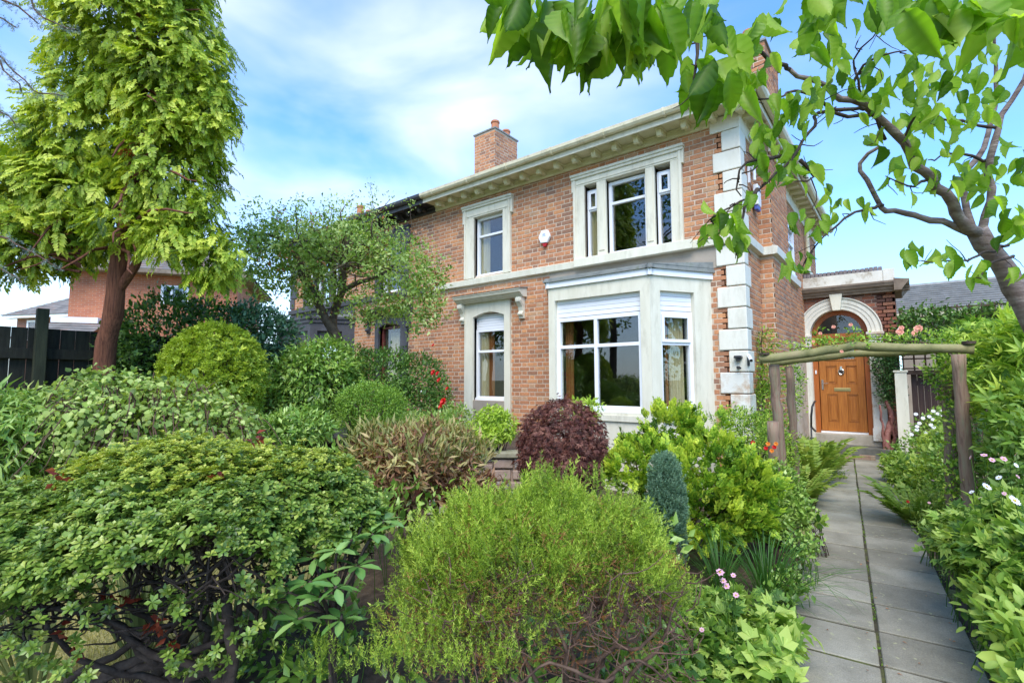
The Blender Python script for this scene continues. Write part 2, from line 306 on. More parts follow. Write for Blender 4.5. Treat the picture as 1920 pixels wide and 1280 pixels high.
# ------------------------------------------------------------------ bricks
CH, BL, BH, JT = 0.078, 0.219, 0.105, 0.015
def brick_geo(L, H=CH-JT, jit=0.0):
    c = 0.003; d0, d1 = -0.012, 0.0045+jit
    p = [(-L/2, d0, 0), (L/2, d0, 0), (L/2, d0, H), (-L/2, d0, H), (-L/2, d1-c, 0), (L/2, d1-c, 0), (L/2, d1-c, H), (-L/2, d1-c, H),
         (-L/2+c, d1, c), (L/2-c, d1, c), (L/2-c, d1, H-c), (-L/2+c, d1, H-c)]
    f = [(0, 1, 5, 4), (1, 2, 6, 5), (2, 3, 7, 6), (3, 0, 4, 7), (4, 5, 9, 8), (5, 6, 10, 9), (6, 7, 11, 10), (7, 4, 8, 11), (8, 9, 10, 11)]
    return p, f
def brick_rows(u0, u1, z0, z1, openings, rng, ch=CH, shift=0.0):
    """Flemish bond course by course, cut round the openings; returns (u centre, length, z)"""
    out = []; k = 0; z = z0
    while z+ch*0.6 < z1:
        u = u0-((k % 2)*(BL+BH)/2+JT*(k % 2))-shift; i = 0
        cuts = [(a, b) for a, b, c, d in openings if c < z+ch*0.5 < d]
        while u < u1:
            L = BL if i % 2 == 0 else BH
            L2 = L*(1+rng.uniform(-.015, .015))
            a, b = max(u, u0), min(u+L2, u1); seg = [(a, b)]
            for c, d in cuts:
                ns = []
                for s, e in seg:
                    if d <= s or c >= e: ns.append((s, e))
                    else:
                        if c > s: ns.append((s, c))
                        if d < e: ns.append((d, e))
                seg = ns
            for s, e in seg:
                if e-s > 0.03: out.append(((s+e)/2, e-s, z+rng.uniform(-.0012, .0012)))
            u += L+JT; i += 1
        z += ch; k += 1
    return out
def wall_cells(mb, u0, u1, z0, z1, openings, n0, n1):
    us = sorted({u0, u1, *[min(max(x, u0), u1) for o in openings for x in o[:2]]}); zs = sorted({z0, z1, *[min(max(x, z0), z1) for o in openings for x in o[2:]]})
    for a, b in zip(us[:-1], us[1:]):
        run = None
        for c, d in zip(zs[:-1], zs[1:]):
            mu, mz = (a+b)/2, (c+d)/2
            hole = any(o[0] < mu < o[1] and o[2] < mz < o[3] for o in openings)
            if hole or b-a < 1e-4:
                if run: mb.box(a, b, n0, n1, *run); run = None
            else: run = (run[0], d) if run else (c, d)
        if run: mb.box(a, b, n0, n1, *run)
_bm = {}
class BrickSet:
    """gathers bricks from several faces; the largest in view become objects, the rest one mesh"""
    def __init__(s): s.items = []
    def face(s, fr, rows):
        for (u, L, z) in rows: s.items.append((fr, u, L, z))
    def build(s, parent, mat, mat1, nsingle, rng, name='brick'):
        def score(it):
            fr, u, L, z = it; p = np.array(fr.P(u, 0, z)); t = depth(p)
            if t < .3: return 0
            d = p-np.array([0, 0, CAMH]); x = 960+FPX*(d@CR)/t; y = 640-FPX*(d@CU)/t
            if not (-50 < x < 1970 and -50 < y < 1330): return 0
            nn = np.array([fr.n[0], fr.n[1], 0]); fac = max(0, -(d@nn)/np.linalg.norm(d))
            return L*fac/t/t
        its = sorted(s.items, key=score, reverse=True)
        for fr, u, L, z in its[:nsingle]:
            key = (round(L, 2), fr.u, fr.n, random.randint(0, 2), mat1.name)
            if key not in _bm:
                g = MB((0, 0), fr.u, fr.n); p, f = brick_geo(key[0], jit=rng.uniform(-.002, .002)); g.add(p, f)
                me = raw_mesh(name, np.array(g.V), g.F); me.materials.append(mat1); _bm[key] = me
            link(name, _bm[key], None, parent, fr.P(u, 0, z))
        rest = its[nsingle:]
        if rest:
            big = MB()
            for fr, u, L, z in rest:
                p, f = brick_geo(L, jit=rng.uniform(-.002, .002)); big.add([fr.P(u+a, b, z+c) for a, b, c in p], f, world=True)
            big.build('brickwork', mat, parent, kind='stuff')
rng = np.random.default_rng(11)
# ================================================================== SETTING
g = MB()
# ground sheet: gently rising at the planting beds, flat far away
def ground():
    n = 90; xs = np.concatenate([[-900, -200, -60], np.linspace(-24, 14, n), [60, 200, 900]]); ys = np.concatenate([[-900, -200, -60], np.linspace(-22, 26, n), [60, 200, 900]])
    X, Y = np.meshgrid(xs, ys); Z = -0.03+0.03*np.sin(X*1.7)*np.cos(Y*1.3)
    V = np.stack([X.ravel(), Y.ravel(), Z.ravel()], 1); w = len(xs); F = []
    idx = np.arange(len(V)).reshape(len(ys), w)
    F = np.stack([idx[:-1, :-1].ravel(), idx[:-1, 1:].ravel(), idx[1:, 1:].ravel(), idx[1:, :-1].ravel()], 1)
    m, nt, p, out = newmat('lawn_and_soil'); L = nt.links
    ge = N(nt, 'ShaderNodeNewGeometry'); n1 = N(nt, 'ShaderNodeTexNoise', i_Scale=0.8, i_Detail=8.0); n2 = N(nt, 'ShaderNodeTexNoise', i_Scale=50.0, i_Detail=6.0)
    L.new(ge.outputs['Position'], n1.inputs[0]); L.new(ge.outputs['Position'], n2.inputs[0])
    r = ramp(nt, [(0.35, (0.20, 0.19, 0.06)), (0.6, (0.34, 0.30, 0.11)), (0.75, (0.16, 0.17, 0.05))]); L.new(n1.outputs['Fac'], r.inputs[0])
    r2 = ramp(nt, [(0.3, (0.5, 0.5, 0.5)), (0.7, (1.2, 1.2, 1.2))]); L.new(n2.outputs['Fac'], r2.inputs[0])
    mx = N(nt, 'ShaderNodeMix', data_type='RGBA', blend_type='MULTIPLY'); mx.inputs[0].default_value = 1; L.new(r.outputs[0], mx.inputs[6]); L.new(r2.outputs[0], mx.inputs[7])
    L.new(mx.outputs[2], p.inputs['Base Color']); p.inputs['Roughness'].default_value = 0.95
    b = N(nt, 'ShaderNodeBump', i_Strength=0.8, i_Distance=0.02); L.new(n2.outputs['Fac'], b.inputs['Height']); L.new(b.outputs[0], p.inputs['Normal'])
    o = link('ground', raw_mesh('ground', V, F, True), m, kind='structure')
ground()
# bed soil strips beside the path
PA = rad(-4.6); PD = np.array([math.sin(PA), math.cos(PA)]); PN = np.array([math.cos(PA), -math.sin(PA)])
P0 = np.array([0.103, 0.0])          # centre joint of the path at Y=0
def pth(along, across, z): 
    q = P0+PD*along+PN*across; return (q[0], q[1], z)
def bed(name, a0, a1, c0f, c1f, z):
    pts = []; n = 60
    for i in range(n+1):
        a = a0+(a1-a0)*i/n; pts.append((c0f(a), a)); 
    V = []; F = []; mcols = 14
    for i in range(n+1):
        a = a0+(a1-a0)*i/n; l, r_ = c0f(a), c1f(a)
        for j in range(mcols+1):
            s = j/mcols; zz = z+0.10*math.sin(math.pi*s)**0.7+0.015*math.sin(a*7+j*2.1)+0.012*math.sin(a*19+j)
            V.append(pth(a, l+(r_-l)*s, zz))
    for i in range(n):
        for j in range(mcols):
            k = i*(mcols+1)+j; F.append((k, k+1, k+mcols+2, k+mcols+1))
    return link(name, raw_mesh(name, np.array(V), np.array(F), True), m_soil, kind='structure')
bed('bed_soil', -2.5, 7.6, lambda a: -3.6-1.2*max(0, min(1, (a-1.5)/4)), lambda a: -0.50, -0.02)
bed('bed_soil', -2.5, 12.4, lambda a: 0.50+0.05*math.sin(a), lambda a: 5.5, -0.02)
# ------------------------------------------------------------------ path of 450 mm slabs, two abreast
path = thing('garden_path', None, None, (0.0, 5.0, 0.0)); path['kind'] = 'structure'
mb = MB(); V = [pth(-2.6, -0.475, 0.036), pth(-2.6, 0.475, 0.036), pth(12.6, 0.475, 0.036), pth(12.6, -0.475, 0.036)]
mb.add(V+[(x, y, -0.2) for x, y, z in V], [(0, 1, 2, 3), (4, 7, 6, 5), (0, 4, 5, 1), (1, 5, 6, 2), (2, 6, 7, 3), (3, 7, 4, 0)], world=True)
m_joint = surf('mossy_joint', (0.03, 0.028, 0.015), (0.06, 0.05, 0.03), 7, 0.95, 0.8, 70, c3=(0.13, 0.15, 0.03)); mb.build('joint_bedding', m_joint, path)
SP = 0.4625; k = 0; a = -2.45
prng = np.random.default_rng(3)
slab_mats = []
for i, f in enumerate([1.0, 0.84, 1.14, 0.95]):
    m, nt, p, out = newmat('paving_slab_%s' % ['grey', 'dark', 'pale', 'warm'][i]); L = nt.links
    ge = N(nt, 'ShaderNodeNewGeometry')
    n1 = N(nt, 'ShaderNodeTexNoise', i_Scale=3.0, i_Detail=8.0, i_Roughness=0.65); n2 = N(nt, 'ShaderNodeTexNoise', i_Scale=160.0, i_Detail=3.0); n3 = N(nt, 'ShaderNodeTexNoise', i_Scale=22.0, i_Detail=3.0, i_Roughness=0.4)
    for q in (n1, n2, n3): L.new(ge.outputs['Position'], q.inputs[0])
    r = ramp(nt, [(0.3, tuple(f*c for c in (0.20, 0.186, 0.142))), (0.7, tuple(f*c for c in (0.35, 0.325, 0.258)))]); L.new(n1.outputs['Fac'], r.inputs[0])
    r3 = ramp(nt, [(0.66, (0, 0, 0)), (0.71, (0.8, 0.8, 0.8))]); L.new(n3.outputs['Fac'], r3.inputs[0])      # pale lichen spots
    mx = N(nt, 'ShaderNodeMix', data_type='RGBA'); mx.inputs[7].default_value = (0.40, 0.39, 0.24, 1); L.new(r3.outputs[0], mx.inputs[0]); L.new(r.outputs[0], mx.inputs[6])
    r2 = ramp(nt, [(0.3, (0.8,)*3), (0.7, (1.15,)*3)]); L.new(n2.outputs['Fac'], r2.inputs[0])
    mu = N(nt, 'ShaderNodeMix', data_type='RGBA', blend_type='MULTIPLY'); mu.inputs[0].default_value = 1; L.new(mx.outputs[2], mu.inputs[6]); L.new(r2.outputs[0], mu.inputs[7])
    L.new(mu.outputs[2], p.inputs['Base Color']); p.inputs['Roughness'].default_value = 0.95; p.inputs['Specular IOR Level'].default_value = 0.12
    b = N(nt, 'ShaderNodeBump', i_Strength=0.6, i_Distance=0.005); L.new(n2.outputs['Fac'], b.inputs['Height']); L.new(b.outputs[0], p.inputs['Normal'])
    slab_mats.append(m)
while a < 12.25:
    for s in (-1, 1):
        c0, c1 = (0.010, 0.466) if s > 0 else (-0.466, -0.010)
        j = prng.uniform(-.004, .004, 6); w = j[0]
        z = 0.045+j[1]*0.8; off = 0.03*s*0 + (0.012 if s > 0 else 0)
        A0, A1 = a+off, a+SP-0.026+off+j[5]*0.5
        co = [pth(A0, c0+w, 0), pth(A0, c1+w, 0), pth(A1, c1+w, 0), pth(A1, c0+w, 0)]
        zt = [z+j[2]*.7, z+j[3]*.7, z+j[4]*.7, z+j[2]*.5]
        m_ = MB(); m_.add([(x, y, 0.0) for x, y, _ in co]+[(co[q][0], co[q][1], zt[q]) for q in range(4)], [(0, 3, 2, 1), (4, 5, 6, 7), (0, 1, 5, 4), (1, 2, 6, 5), (2, 3, 7, 6), (3, 0, 4, 7)], world=True)
        m_.build('slab', slab_mats[prng.integers(0, 4)], path, bevel=0.005, seg=1)
    a += SP
# ------------------------------------------------------------------ the pair of houses
YF = 7.4
def subframe(fr, p1, p2, inside):
    a, b, c = [np.array(fr.P(p[0], p[1], 0)[:2]) for p in (p1, p2, inside)]
    u = (b-a)/np.linalg.norm(b-a); n = np.array([u[1], -u[0]])
    if np.dot(n, (a+b)/2-c) < 0: n = -n
    return lambda: MB(tuple(a), tuple(u), tuple(n)), float(np.linalg.norm(b-a))
def pane(mkf, parent, u0, u1, z0, z1, n=-0.03):
    m = mkf(); m.box(u0, u1, n-0.006, n, z0, z1); return m.build('pane', m_glass, parent)
def window(mkf, parent, u0, u1, z0, z1, nb, nf, mat, bars_v=(), rail=None, w=0.055, lights=None, name='window', sill=True):
    """white plastic window: outer frame, mullion, transom, glazed panes as sub-parts; lights = columns whose top light is an opening sash"""
    m = mkf(); m.frame(u0, u1, z0, z1, w, nb, nf)
    xs = [u0+w]+[b for v in bars_v for b in (v-w*.45, v+w*.45)]+[u1-w]
    for v in bars_v: m.box(v-w*.45, v+w*.45, nb+.003, nf-.003, z0+w, z1-w)
    cols = [(xs[i], xs[i+1]) for i in range(0, len(xs), 2)]
    cells = []
    for i, (a, b) in enumerate(cols):
        if rail is not None:
            m.box(a, b, nb+.004, nf-.004, rail-w*.42, rail+w*.42)
            cells += [(a, b, z0+w, rail-w*.42, False), (a, b, rail+w*.42, z1-w, bool(lights and i in lights))]
        else: cells.append((a, b, z0+w, z1-w, False))
    o = m.build(name, mat, parent, bevel=0.004)
    if sill:
        s = mkf(); s.box(u0-.0, u1+.0, nf, nf+.035, z0-.03, z0+.028); s.build('sill', mat, o, bevel=0.004)
    for a, b, c, d, sash in cells:
        if sash:
            s = mkf(); s.frame(a-.012, b+.012, c-.012, d+.012, .045, nf-.002, nf+.018); s.build('sash', mat, o, bevel=0.005)
            pane(mkf, o, a+.02, b-.02, c+.02, d-.02, nf-.02)
        else: pane(mkf, o, a-.005, b+.005, c-.005, d+.005, nf-.04)
    return o
def curtain(mkf, parent, u0, u1, z0, z1, n, mat, folds=7, name='curtain'):
    """wavy hanging cloth with thickness"""
    m = mkf(); k = folds*8; F = []; V = []
    for side in (0, 1):
        for r_ in range(2):
            for i in range(k+1):
                s = i/k; u = u0+(u1-u0)*s; d = n+.028*math.sin(s*folds*2*math.pi)+.01*math.sin(s*17)-side*.006
                V.append((u, d, z0 if r_ == 0 else z1))
    w = k+1
    for side in (0, 1):
        for i in range(k): b = side*2*w+i; F.append((b, b+1, b+w+1, b+w))
    m.add(V, F); return m.build(name, mat, parent, smooth=False)
def surround(mkf, parent, mat, ou0, ou1, z0, oz1, iu0, iu1, iz1, ear=0.05, name='window_surround', earz=0.36):
    """moulded stone architrave with shouldered ears"""
    m = mkf()
    m.box(ou0+ear, iu0, .0, .055, z0, iz1); m.box(iu1, ou1-ear, .0, .055, z0, iz1); m.box(ou0+ear, ou1-ear, 0, .055, iz1, oz1-.09)
    m.box(iu0-.012, iu0, .0, .03, z0, iz1-.001)
    m.box(iu1, iu1+.012, -.1, .03, z0, iz1-.001)
    m.box(ou0, ou0+ear, 0, .062, oz1-earz, oz1-.088); m.box(ou1-ear, ou1, 0, .062, oz1-earz, oz1-.088)
    m.box(ou0+ear, ou0+ear+.045, .055, .072, z0, oz1-.09); m.box(ou1-ear-.045, ou1-ear, .055, .072, z0, oz1-.09)
    m.box(ou0+.0, ou1-.0, 0, .085, oz1-.09, oz1-.045); m.box(ou0-.01, ou1+.01, 0, .105, oz1-.045, oz1)
    m.box(ou0+ear+.06, ou1-ear-.06, .055, .067, iz1+.03, iz1+.055)
    # reveals
    m.box(iu0-.03, iu0, -.17, -.001, z0, iz1); m.box(iu1, iu1+.03, -.17, -.101, z0, iz1); m.box(iu0, iu1, -.17, -.001, iz1-.002, iz1+.03)
    return m.build(name, mat, parent, bevel=0.006)
def house(name, label, mirror, S):
    """S: materials. Front frame coordinates are shared by both halves of the pair"""
    if not mirror: mk = lambda: MB((0, YF), (1, 0), (0, -1))
    else: mk = lambda: MB((-15.92, YF), (-1, 0), (0, -1))
    root = thing(name, label, 'house', mk().P(-4.8, -3.0, 0))
    UP, UC = -7.96, -1.70
    brk_open = [(-7.11+.05, -5.79-.05, 3.6, 5.24), (-4.45+.05, -2.47-.05, 3.6, 5.22), (-7.07+.02, -5.84-.02, -.1, 3.22), (-4.94, -2.15, -.1, 3.57)]
    holes = [(-6.80, -6.03, 3.74, 4.97), (-4.20, -3.96, 3.72, 5.0), (-3.79, -3.09, 3.72, 5.0), (-2.94, -2.68, 3.72, 5.0), (-6.82, -6.0, 1.24, 2.97), (-4.75, -2.35, 0.6, 2.98)]
    m = mk(); wall_cells(m, UP, UC, -.3, 5.58, holes, -.3, 0)
    m.build('wall', m_mortar, root)
    bs = BrickSet(); fr = mk()
    bs.face(fr, brick_rows(UP, UC-(0.02), 0.02, 3.56, brk_open, rng)); bs.face(fr, brick_rows(UP, UC-.02, 3.70, 5.40, brk_open, rng, shift=.09))
    # rear shell, floors
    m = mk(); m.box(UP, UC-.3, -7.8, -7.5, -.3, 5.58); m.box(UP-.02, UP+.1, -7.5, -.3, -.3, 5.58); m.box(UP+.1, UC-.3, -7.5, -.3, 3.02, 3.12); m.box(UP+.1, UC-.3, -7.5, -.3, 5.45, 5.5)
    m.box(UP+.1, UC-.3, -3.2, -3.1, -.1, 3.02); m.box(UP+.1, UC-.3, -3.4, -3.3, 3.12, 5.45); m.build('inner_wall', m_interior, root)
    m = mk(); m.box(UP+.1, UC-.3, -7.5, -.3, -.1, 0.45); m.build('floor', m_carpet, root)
    # roof: low hip
    m = mk(); e = 5.60; a, b = UP, UC+.34
    V = [(a, .44, e), (b, .44, e), (b, -8.1, e), (a, -8.1, e), (a, -3.9, e+1.55), (b-4.2, -3.9, e+1.55)]
    m.add(V, [(0, 1, 5, 4), (1, 2, 5), (2, 3, 4, 5), (3, 0, 4), (0, 3, 2, 1)]); m.build('roof', m_slate, root)
    # ---- eaves
    m = mk(); m.prism([(0, 5.355), (.03, 5.355), (.045, 5.375), (.045, 5.44), (.07, 5.455), (.07, 5.475), (0, 5.475)], UP, -2.08); m.build('frieze_board', S['cornice'], root, bevel=.004)
    m = mk(); m.box(UP, UC+.30, 0, .385, 5.475, 5.495); m.build('soffit', S['cornice'], root)
    m = mk(); m.box(UP, UC+.33, .385, .41, 5.44, 5.545); m.build('fascia_board', S['fascia'], root, bevel=.004)
    m = mk(); m.prism([(.41, 5.56), (.42, 5.535), (.45, 5.525), (.49, 5.535), (.515, 5.57), (.52, 5.625), (.508, 5.627), (.498, 5.58), (.47, 5.55), (.43, 5.55), (.422, 5.58), (.41, 5.63)], UP, UC+.34); go = m.build('gutter', S['gutter'], root)
    for i in range(7):
        m = mk(); uu = UP+.35+i*1.0; m.prism([(.405, 5.52), (.45, 5.515), (.50, 5.525), (.527, 5.57), (.528, 5.63), (.52, 5.63), (.44, 5.545), (.405, 5.55)], uu, uu+.035); m.build('gutter_bracket', S['gutterb'], go)
    i = 0; uu = -7.66
    while uu < UC+.1:
        m = mk(); m.prism([(.045, 5.475), (.045, 5.385), (.10, 5.40), (.15, 5.415), (.18, 5.40), (.19, 5.365), (.225, 5.348), (.265, 5.36), (.285, 5.395), (.29, 5.475)], uu-.040, uu+.040)
        m.box(uu-.058, uu+.058, .046, .31, 5.455, 5.474); m.build('eaves_bracket', S['cornice'], root, bevel=.006); uu += .377
    # ---- string course and sills
    m = mk(); m.prism([(0, 3.565), (.07, 3.575), (.08, 3.69), (.0, 3.715)], UP, UC+.02); m.build('string_course', S['stone'], root, bevel=.006)
    m = mk(); m.box(-4.38, -2.36, .08, .135, 3.565, 3.71); m.build('window_sill', S['stone'], root, bevel=.008)
    # ---- upper small window
    surround(mk, root, S['stone'], -7.11, -5.79, 3.71, 5.24, -6.80, -6.03, 4.97)
    window(mk, root, -6.80, -6.03, 3.74, 4.965, -.13, -.06, S['frame'], rail=4.58)
    curtain(mk, root, -6.76, -6.56, 3.72, 5.0, -.18, m_curtain, 4)
    # ---- upper triple window
    surround(mk, root, S['stone'], -4.45, -2.47, 3.71, 5.22, -4.20, -2.68, 5.0, ear=.035, earz=.30)
    m = mk(); m.box(-3.96, -3.79, -.15, .05, 3.71, 5.0); m.box(-3.93, -3.82, .05, .064, 3.80, 4.93); m.build('stone_mullion', S['stone'], root, bevel=.008)
    m = mk(); m.box(-3.09, -2.94, -.15, .05, 3.71, 5.0); m.box(-3.065, -2.965, .05, .064, 3.80, 4.93); m.build('stone_mullion', S['stone'], root, bevel=.008)
    window(mk, root, -4.20, -3.962, 3.72, 4.93, -.13, -.06, S['frame'], rail=4.57, lights=[0], w=.045)
    window(mk, root, -3.788, -3.092, 3.72, 4.97, -.13, -.06, S['frame'], rail=4.60)
    window(mk, root, -2.938, -2.682, 3.72, 4.93, -.13, -.06, S['frame'], rail=4.57, lights=[0], w=.045)
    if not mirror: curtain(mk, root, -4.17, -4.00, 3.72, 4.85, -.18, m_curtain, 3)
    # ---- lower small window under hood
    m = mk(); zt = 3.19
    arc = [(-6.82+.82*i/12, 2.90+.085*math.sin(math.pi*i/12)) for i in range(13)]
    pts_l = [(-7.055, 1.0), (-6.82, 1.0), (-6.82, 2.90)]+arc[1:-1]+[(-6.0, 2.90), (-6.0, 1.0), (-5.855, 1.0), (-5.855, zt), (-7.055, zt)]
    # build the arched plate from quads so that the concave outline stays clean
    m.box(-7.055, -6.82, 0, .05, .2, zt); m.box(-6.0, -5.855, 0, .05, .2, zt)
    for q in range(12):
        (a0, b0), (a1, b1) = arc[q], arc[q+1]; 
        m.add([(a0, 0, b0), (a1, 0, b1), (a1, .05, b1), (a0, .05, b0), (a0, 0, zt), (a1, 0, zt), (a1, .05, zt), (a0, .05, zt)], [(0, 3, 2, 1), (4, 5, 6, 7), (0, 1, 5, 4), (2, 3, 7, 6)])
        m.add([(a0, -.17, b0), (a1, -.17, b1), (a1, .0, b1), (a0, .0, b0), (a0, -.17, b0+.03), (a1, -.17, b1+.03), (a1, .0, b1+.03), (a0, .0, b0+.03)], [(0, 3, 2, 1), (4, 5, 6, 7), (0, 1, 5, 4), (2, 3, 7, 6)])
    m.box(-6.85, -6.82, -.17, -.002, 1.2, 2.93); m.box(-6.0, -5.97, -.17, -.002, 1.2, 2.93)
    m.build('window_surround', S['stone'], root)
    m = mk(); m.box(-6.82, -6.0, -.05, .03, .2, 1.235); m.build('apron_panel', m_render if not mirror else S['stone'], root)
    m = mk(); m.prism([(0, 3.19), (.13, 3.19), (.14, 3.21), (.165, 3.215), (.20, 3.25), (.235, 3.265), (.245, 3.30), (.26, 3.31), (.26, 3.33), (0, 3.36)], -7.20, -5.48); m.build('hood_moulding', S['stone'], root, bevel=.003)
    m = mk(); m.prism([(0, 3.362), (.27, 3.332), (.275, 3.338), (0, 3.385)], -7.22, -5.46); m.build('hood_flashing', m_lead, root)
    for uc in (-7.10, -5.58):
        m = mk(); prof = [(0, 3.19), (.15, 3.19), (.175, 3.15), (.17, 3.10), (.13, 3.06), (.085, 3.0), (.065, 2.93), (.085, 2.89), (.11, 2.88), (.105, 2.85), (.06, 2.83), (.055, 2.79), (0, 2.78)]
        m.prism(prof, uc-.055, uc+.055); m.prism([(.05, 3.17), (.15, 3.17), (.16, 3.12), (.10, 3.06), (.05, 3.02)], uc-.065, uc+.065); m.build('console_bracket', S['stone'], root, bevel=.006)
    wo = window(mk, root, -6.82, -6.0, 1.26, 2.66 if not mirror else 2.92, -.13, -.06, S['frame2'], rail=2.21)
    if not mirror:
        sh = mk()
        for q in range(6):
            z = 2.665+q*.052
            if q < 5: sh.box(-6.815, -6.005, -.12, -.07+(.002*(q % 2)), z, z+.049)
            else: sh.box(-6.74, -6.08, -.12, -.07, z, z+.03)
        sh.build('roller_shutter', m_upvc, root, bevel=.003)
        curtain(mk, root, -6.76, -6.57, 1.25, 2.7, -.18, m_curtain, 5); curtain(mk, root, -6.565, -6.46, 1.25, 2.7, -.20, m_curtain2, 3)
    else: curtain(mk, root, -6.45, -6.10, 1.25, 2.8, -.25, m_curtain, 5)
    # ---- bay
    bay_faces = [((-4.95, 0), (-4.39, .9)), ((-4.39, .9), (-2.70, .9)), ((-2.70, .9), (-2.14, 0))]
    for fi, (p1, p2) in enumerate(bay_faces):
        mkf, L = subframe(mk(), p1, p2, (-3.5, -1))
        wl, wr = (.115, L-.15) if fi == 1 else (.17, L-.31)
        if fi == 0: wl, wr = .31, L-.17
        eps = .003*fi
        m = mkf(); wall_cells(m, 0 if fi == 1 else (.0 if fi == 2 else 0), L, -.1, 3.085, [(wl, wr, 1.17, 2.88)], -.22, 0-eps)
        m.box(wl-.01, wr+.01, 0, .028, 1.05, 1.13) if fi == 1 else m.box(wl-.01, wr+.01, 0, .028, 1.05, 1.13)
        bo = m.build('bay_wall', S['stone'], root)
        m = mkf(); m.box(-.04, L+.04, -.05, .03-eps, 3.085, 3.175+eps*.3); m.build('bay_fascia', S['bayfascia'], root)
        m = mkf(); m.box(-.07, L+.07, -.06, .06-eps, 3.178, 3.215+eps*.5); m.box(-.05, L+.05, -.05, .045-eps, 3.2155, 3.24); m.build('bay_roof_edge', S['bayroof'], root)
        if fi == 1: window(mkf, root, wl, wr, 1.20, 2.60, -.13, -.06, S['frame2'], bars_v=((wl+wr)/2-.03,), rail=2.145, w=.06)
        else: window(mkf, root, wl, wr, 1.20, 2.60, -.13, -.06, S['frame2'], rail=2.145, lights=[0], w=.06)
        sh = mkf()
        for q in range(4): sh.box(wl, wr, -.13, -.075+.002*(q % 2), 2.612+q*.068, 2.612+q*.068+.064)
        sh.build('roller_shutter', S['shutter'], root, bevel=.004)
        if fi == 2: curtain(mkf, root, wl+.25, wr-.07, 1.2, 2.6, -.18, m_curtain, 5); curtain(mkf, root, wl+.19, wl+.245, 1.2, 2.6, -.19, m_curtain2, 1)
        if fi == 1: curtain(mkf, root, wl+.04, wl+.16, 1.2, 2.6, -.28, m_curtain2, 3)
    m = mk(); m.add([(-5.0, 0, 3.24), (-4.42, .94, 3.24), (-2.67, .94, 3.24), (-2.09, 0, 3.24), (-5.0, 0, 3.34), (-2.09, 0, 3.34)], [(0, 1, 2, 3), (0, 4, 1), (1, 4, 5, 2), (2, 5, 3)]); m.build('bay_roof', m_lead, root)
    m = mk(); m.box(-4.96, -1.98 if not mirror else -2.1, 0, .012, 3.25, 3.562); m.build('render_band', m_render if not mirror else S['stone'], root)
    # ---- quoins
    ql = []; z = 3.56; wide = True
    while z > .3: ql.append((z-.3035, z, wide)); z -= .3035; wide = not wide
    z = 3.73; wide = False
    while z < 5.0: ql.append((z, z+.3025, wide)); z += .3025; wide = not wide
    for z, z1, wide in ql:
        u0 = -2.055 if wide else -1.925; sd = .20 if wide else .32
        b0, b1 = z+.006, z1-.006; e = UC+.03
        A = [(u0, .001), (u0, .03), (e, .03), (e, -sd), (UC+.001, -sd), (UC+.001, .001)]; k_ = 6
        m = mk(); m.add([(x, y, b0) for x, y in A]+[(x, y, b1) for x, y in A], [(i, (i+1) % k_, k_+(i+1) % k_, k_+i) for i in range(k_)]+[(5, 2, 1, 0), (5, 4, 3, 2), (6, 7, 8, 11), (8, 9, 10, 11)])
        low = z < 1.6 and not mirror
        m.build('quoin', S['quoin'] if not low else S['quoinlow'], root, bevel=.013, seg=2)
    return root, mk, bs
m_quoinlow = surf('chipped_masonry_paint', (0.66, 0.65, 0.59), (0.73, 0.72, 0.66), 2.5, 0.7, 0.3, 40, dirt=(0.42, 0.24, 0.10), dirt_amt=1.0, dscale=2.4)
Smain = dict(cornice=m_cornice, fascia=m_stone, gutter=m_gutter, gutterb=m_gutter, stone=m_stone, frame=m_upvc, frame2=m_upvc, bayfascia=m_upvc, bayroof=m_lead, shutter=m_upvc, quoin=m_stonew, quoinlow=m_quoinlow)
m_maroon = surf('maroon_timber', (0.12, 0.03, 0.025), (0.18, 0.05, 0.04), 3, 0.4, 0.05)
Snext = dict(cornice=m_black, fascia=m_greypaint, gutter=m_black, gutterb=m_black, stone=m_greypaint, frame=m_upvc, frame2=m_maroon, bayfascia=m_greypaint, bayroof=m_greypaint, shutter=m_greypaint, quoin=m_greypaint, quoinlow=m_greypaint)
HR, HMK, HBS = house('brick_house', 'red brick house with cream stone window surrounds, white windows and orange front door', False, Smain)
NR, NMK, NBS = house('brick_house', 'neighbouring brick house with black eaves and charcoal window surrounds behind the tree', True, Snext)
NBS.build(NR, m_brick, m_brick1, 120, rng)
# ------------------------------------------------------------------ right-hand side of the main house
sk = lambda n=0.0: MB((-1.70+n, 0), (0, 1), (1, 0))
SH = [(10.95, 11.75, 3.75, 4.75)]
m = sk(); wall_cells(m, YF, 15.2, -.3, 5.58, SH, -.3, 0); m.box(8.5, 9.9, .001, .19, -.3, 5.58); m.build('side_wall', m_mortar, HR)
HBS.face(sk(), brick_rows(7.4+.03, 8.5, 0.02, 3.56, [], rng, shift=.1)); HBS.face(sk(), brick_rows(7.43, 8.5, 3.70, 5.3, [], rng))
HBS.face(sk(.19), brick_rows(8.5, 9.9, 0.02, 3.56, [], rng)); HBS.face(sk(.19), brick_rows(8.5, 9.9, 3.70, 5.3, [], rng))
HBS.face(sk(), brick_rows(9.9, 15.2, 2.4, 5.3, [(10.9, 11.8, 3.7, 4.8)], rng))
bf = MB((0, 8.5), (1, 0), (0, -1))
HBS.face(bf, brick_rows(-1.70, -1.515, 0.02, 3.56, [], rng)); HBS.face(bf, brick_rows(-1.70, -1.515, 3.70, 5.3, [], rng))
HBS.build(HR, m_brick, m_brick1, 300, rng)
m = sk(); m.prism([(0, 3.565), (.07, 3.575), (.08, 3.69), (0, 3.715)], YF-.07, 8.5-.08); m.prism([(.19, 3.565), (.26, 3.575), (.27, 3.69), (.19, 3.715)], 8.42, 9.98); m.prism([(0, 3.565), (.07, 3.575), (.08, 3.69), (0, 3.715)], 9.99, 12.0)
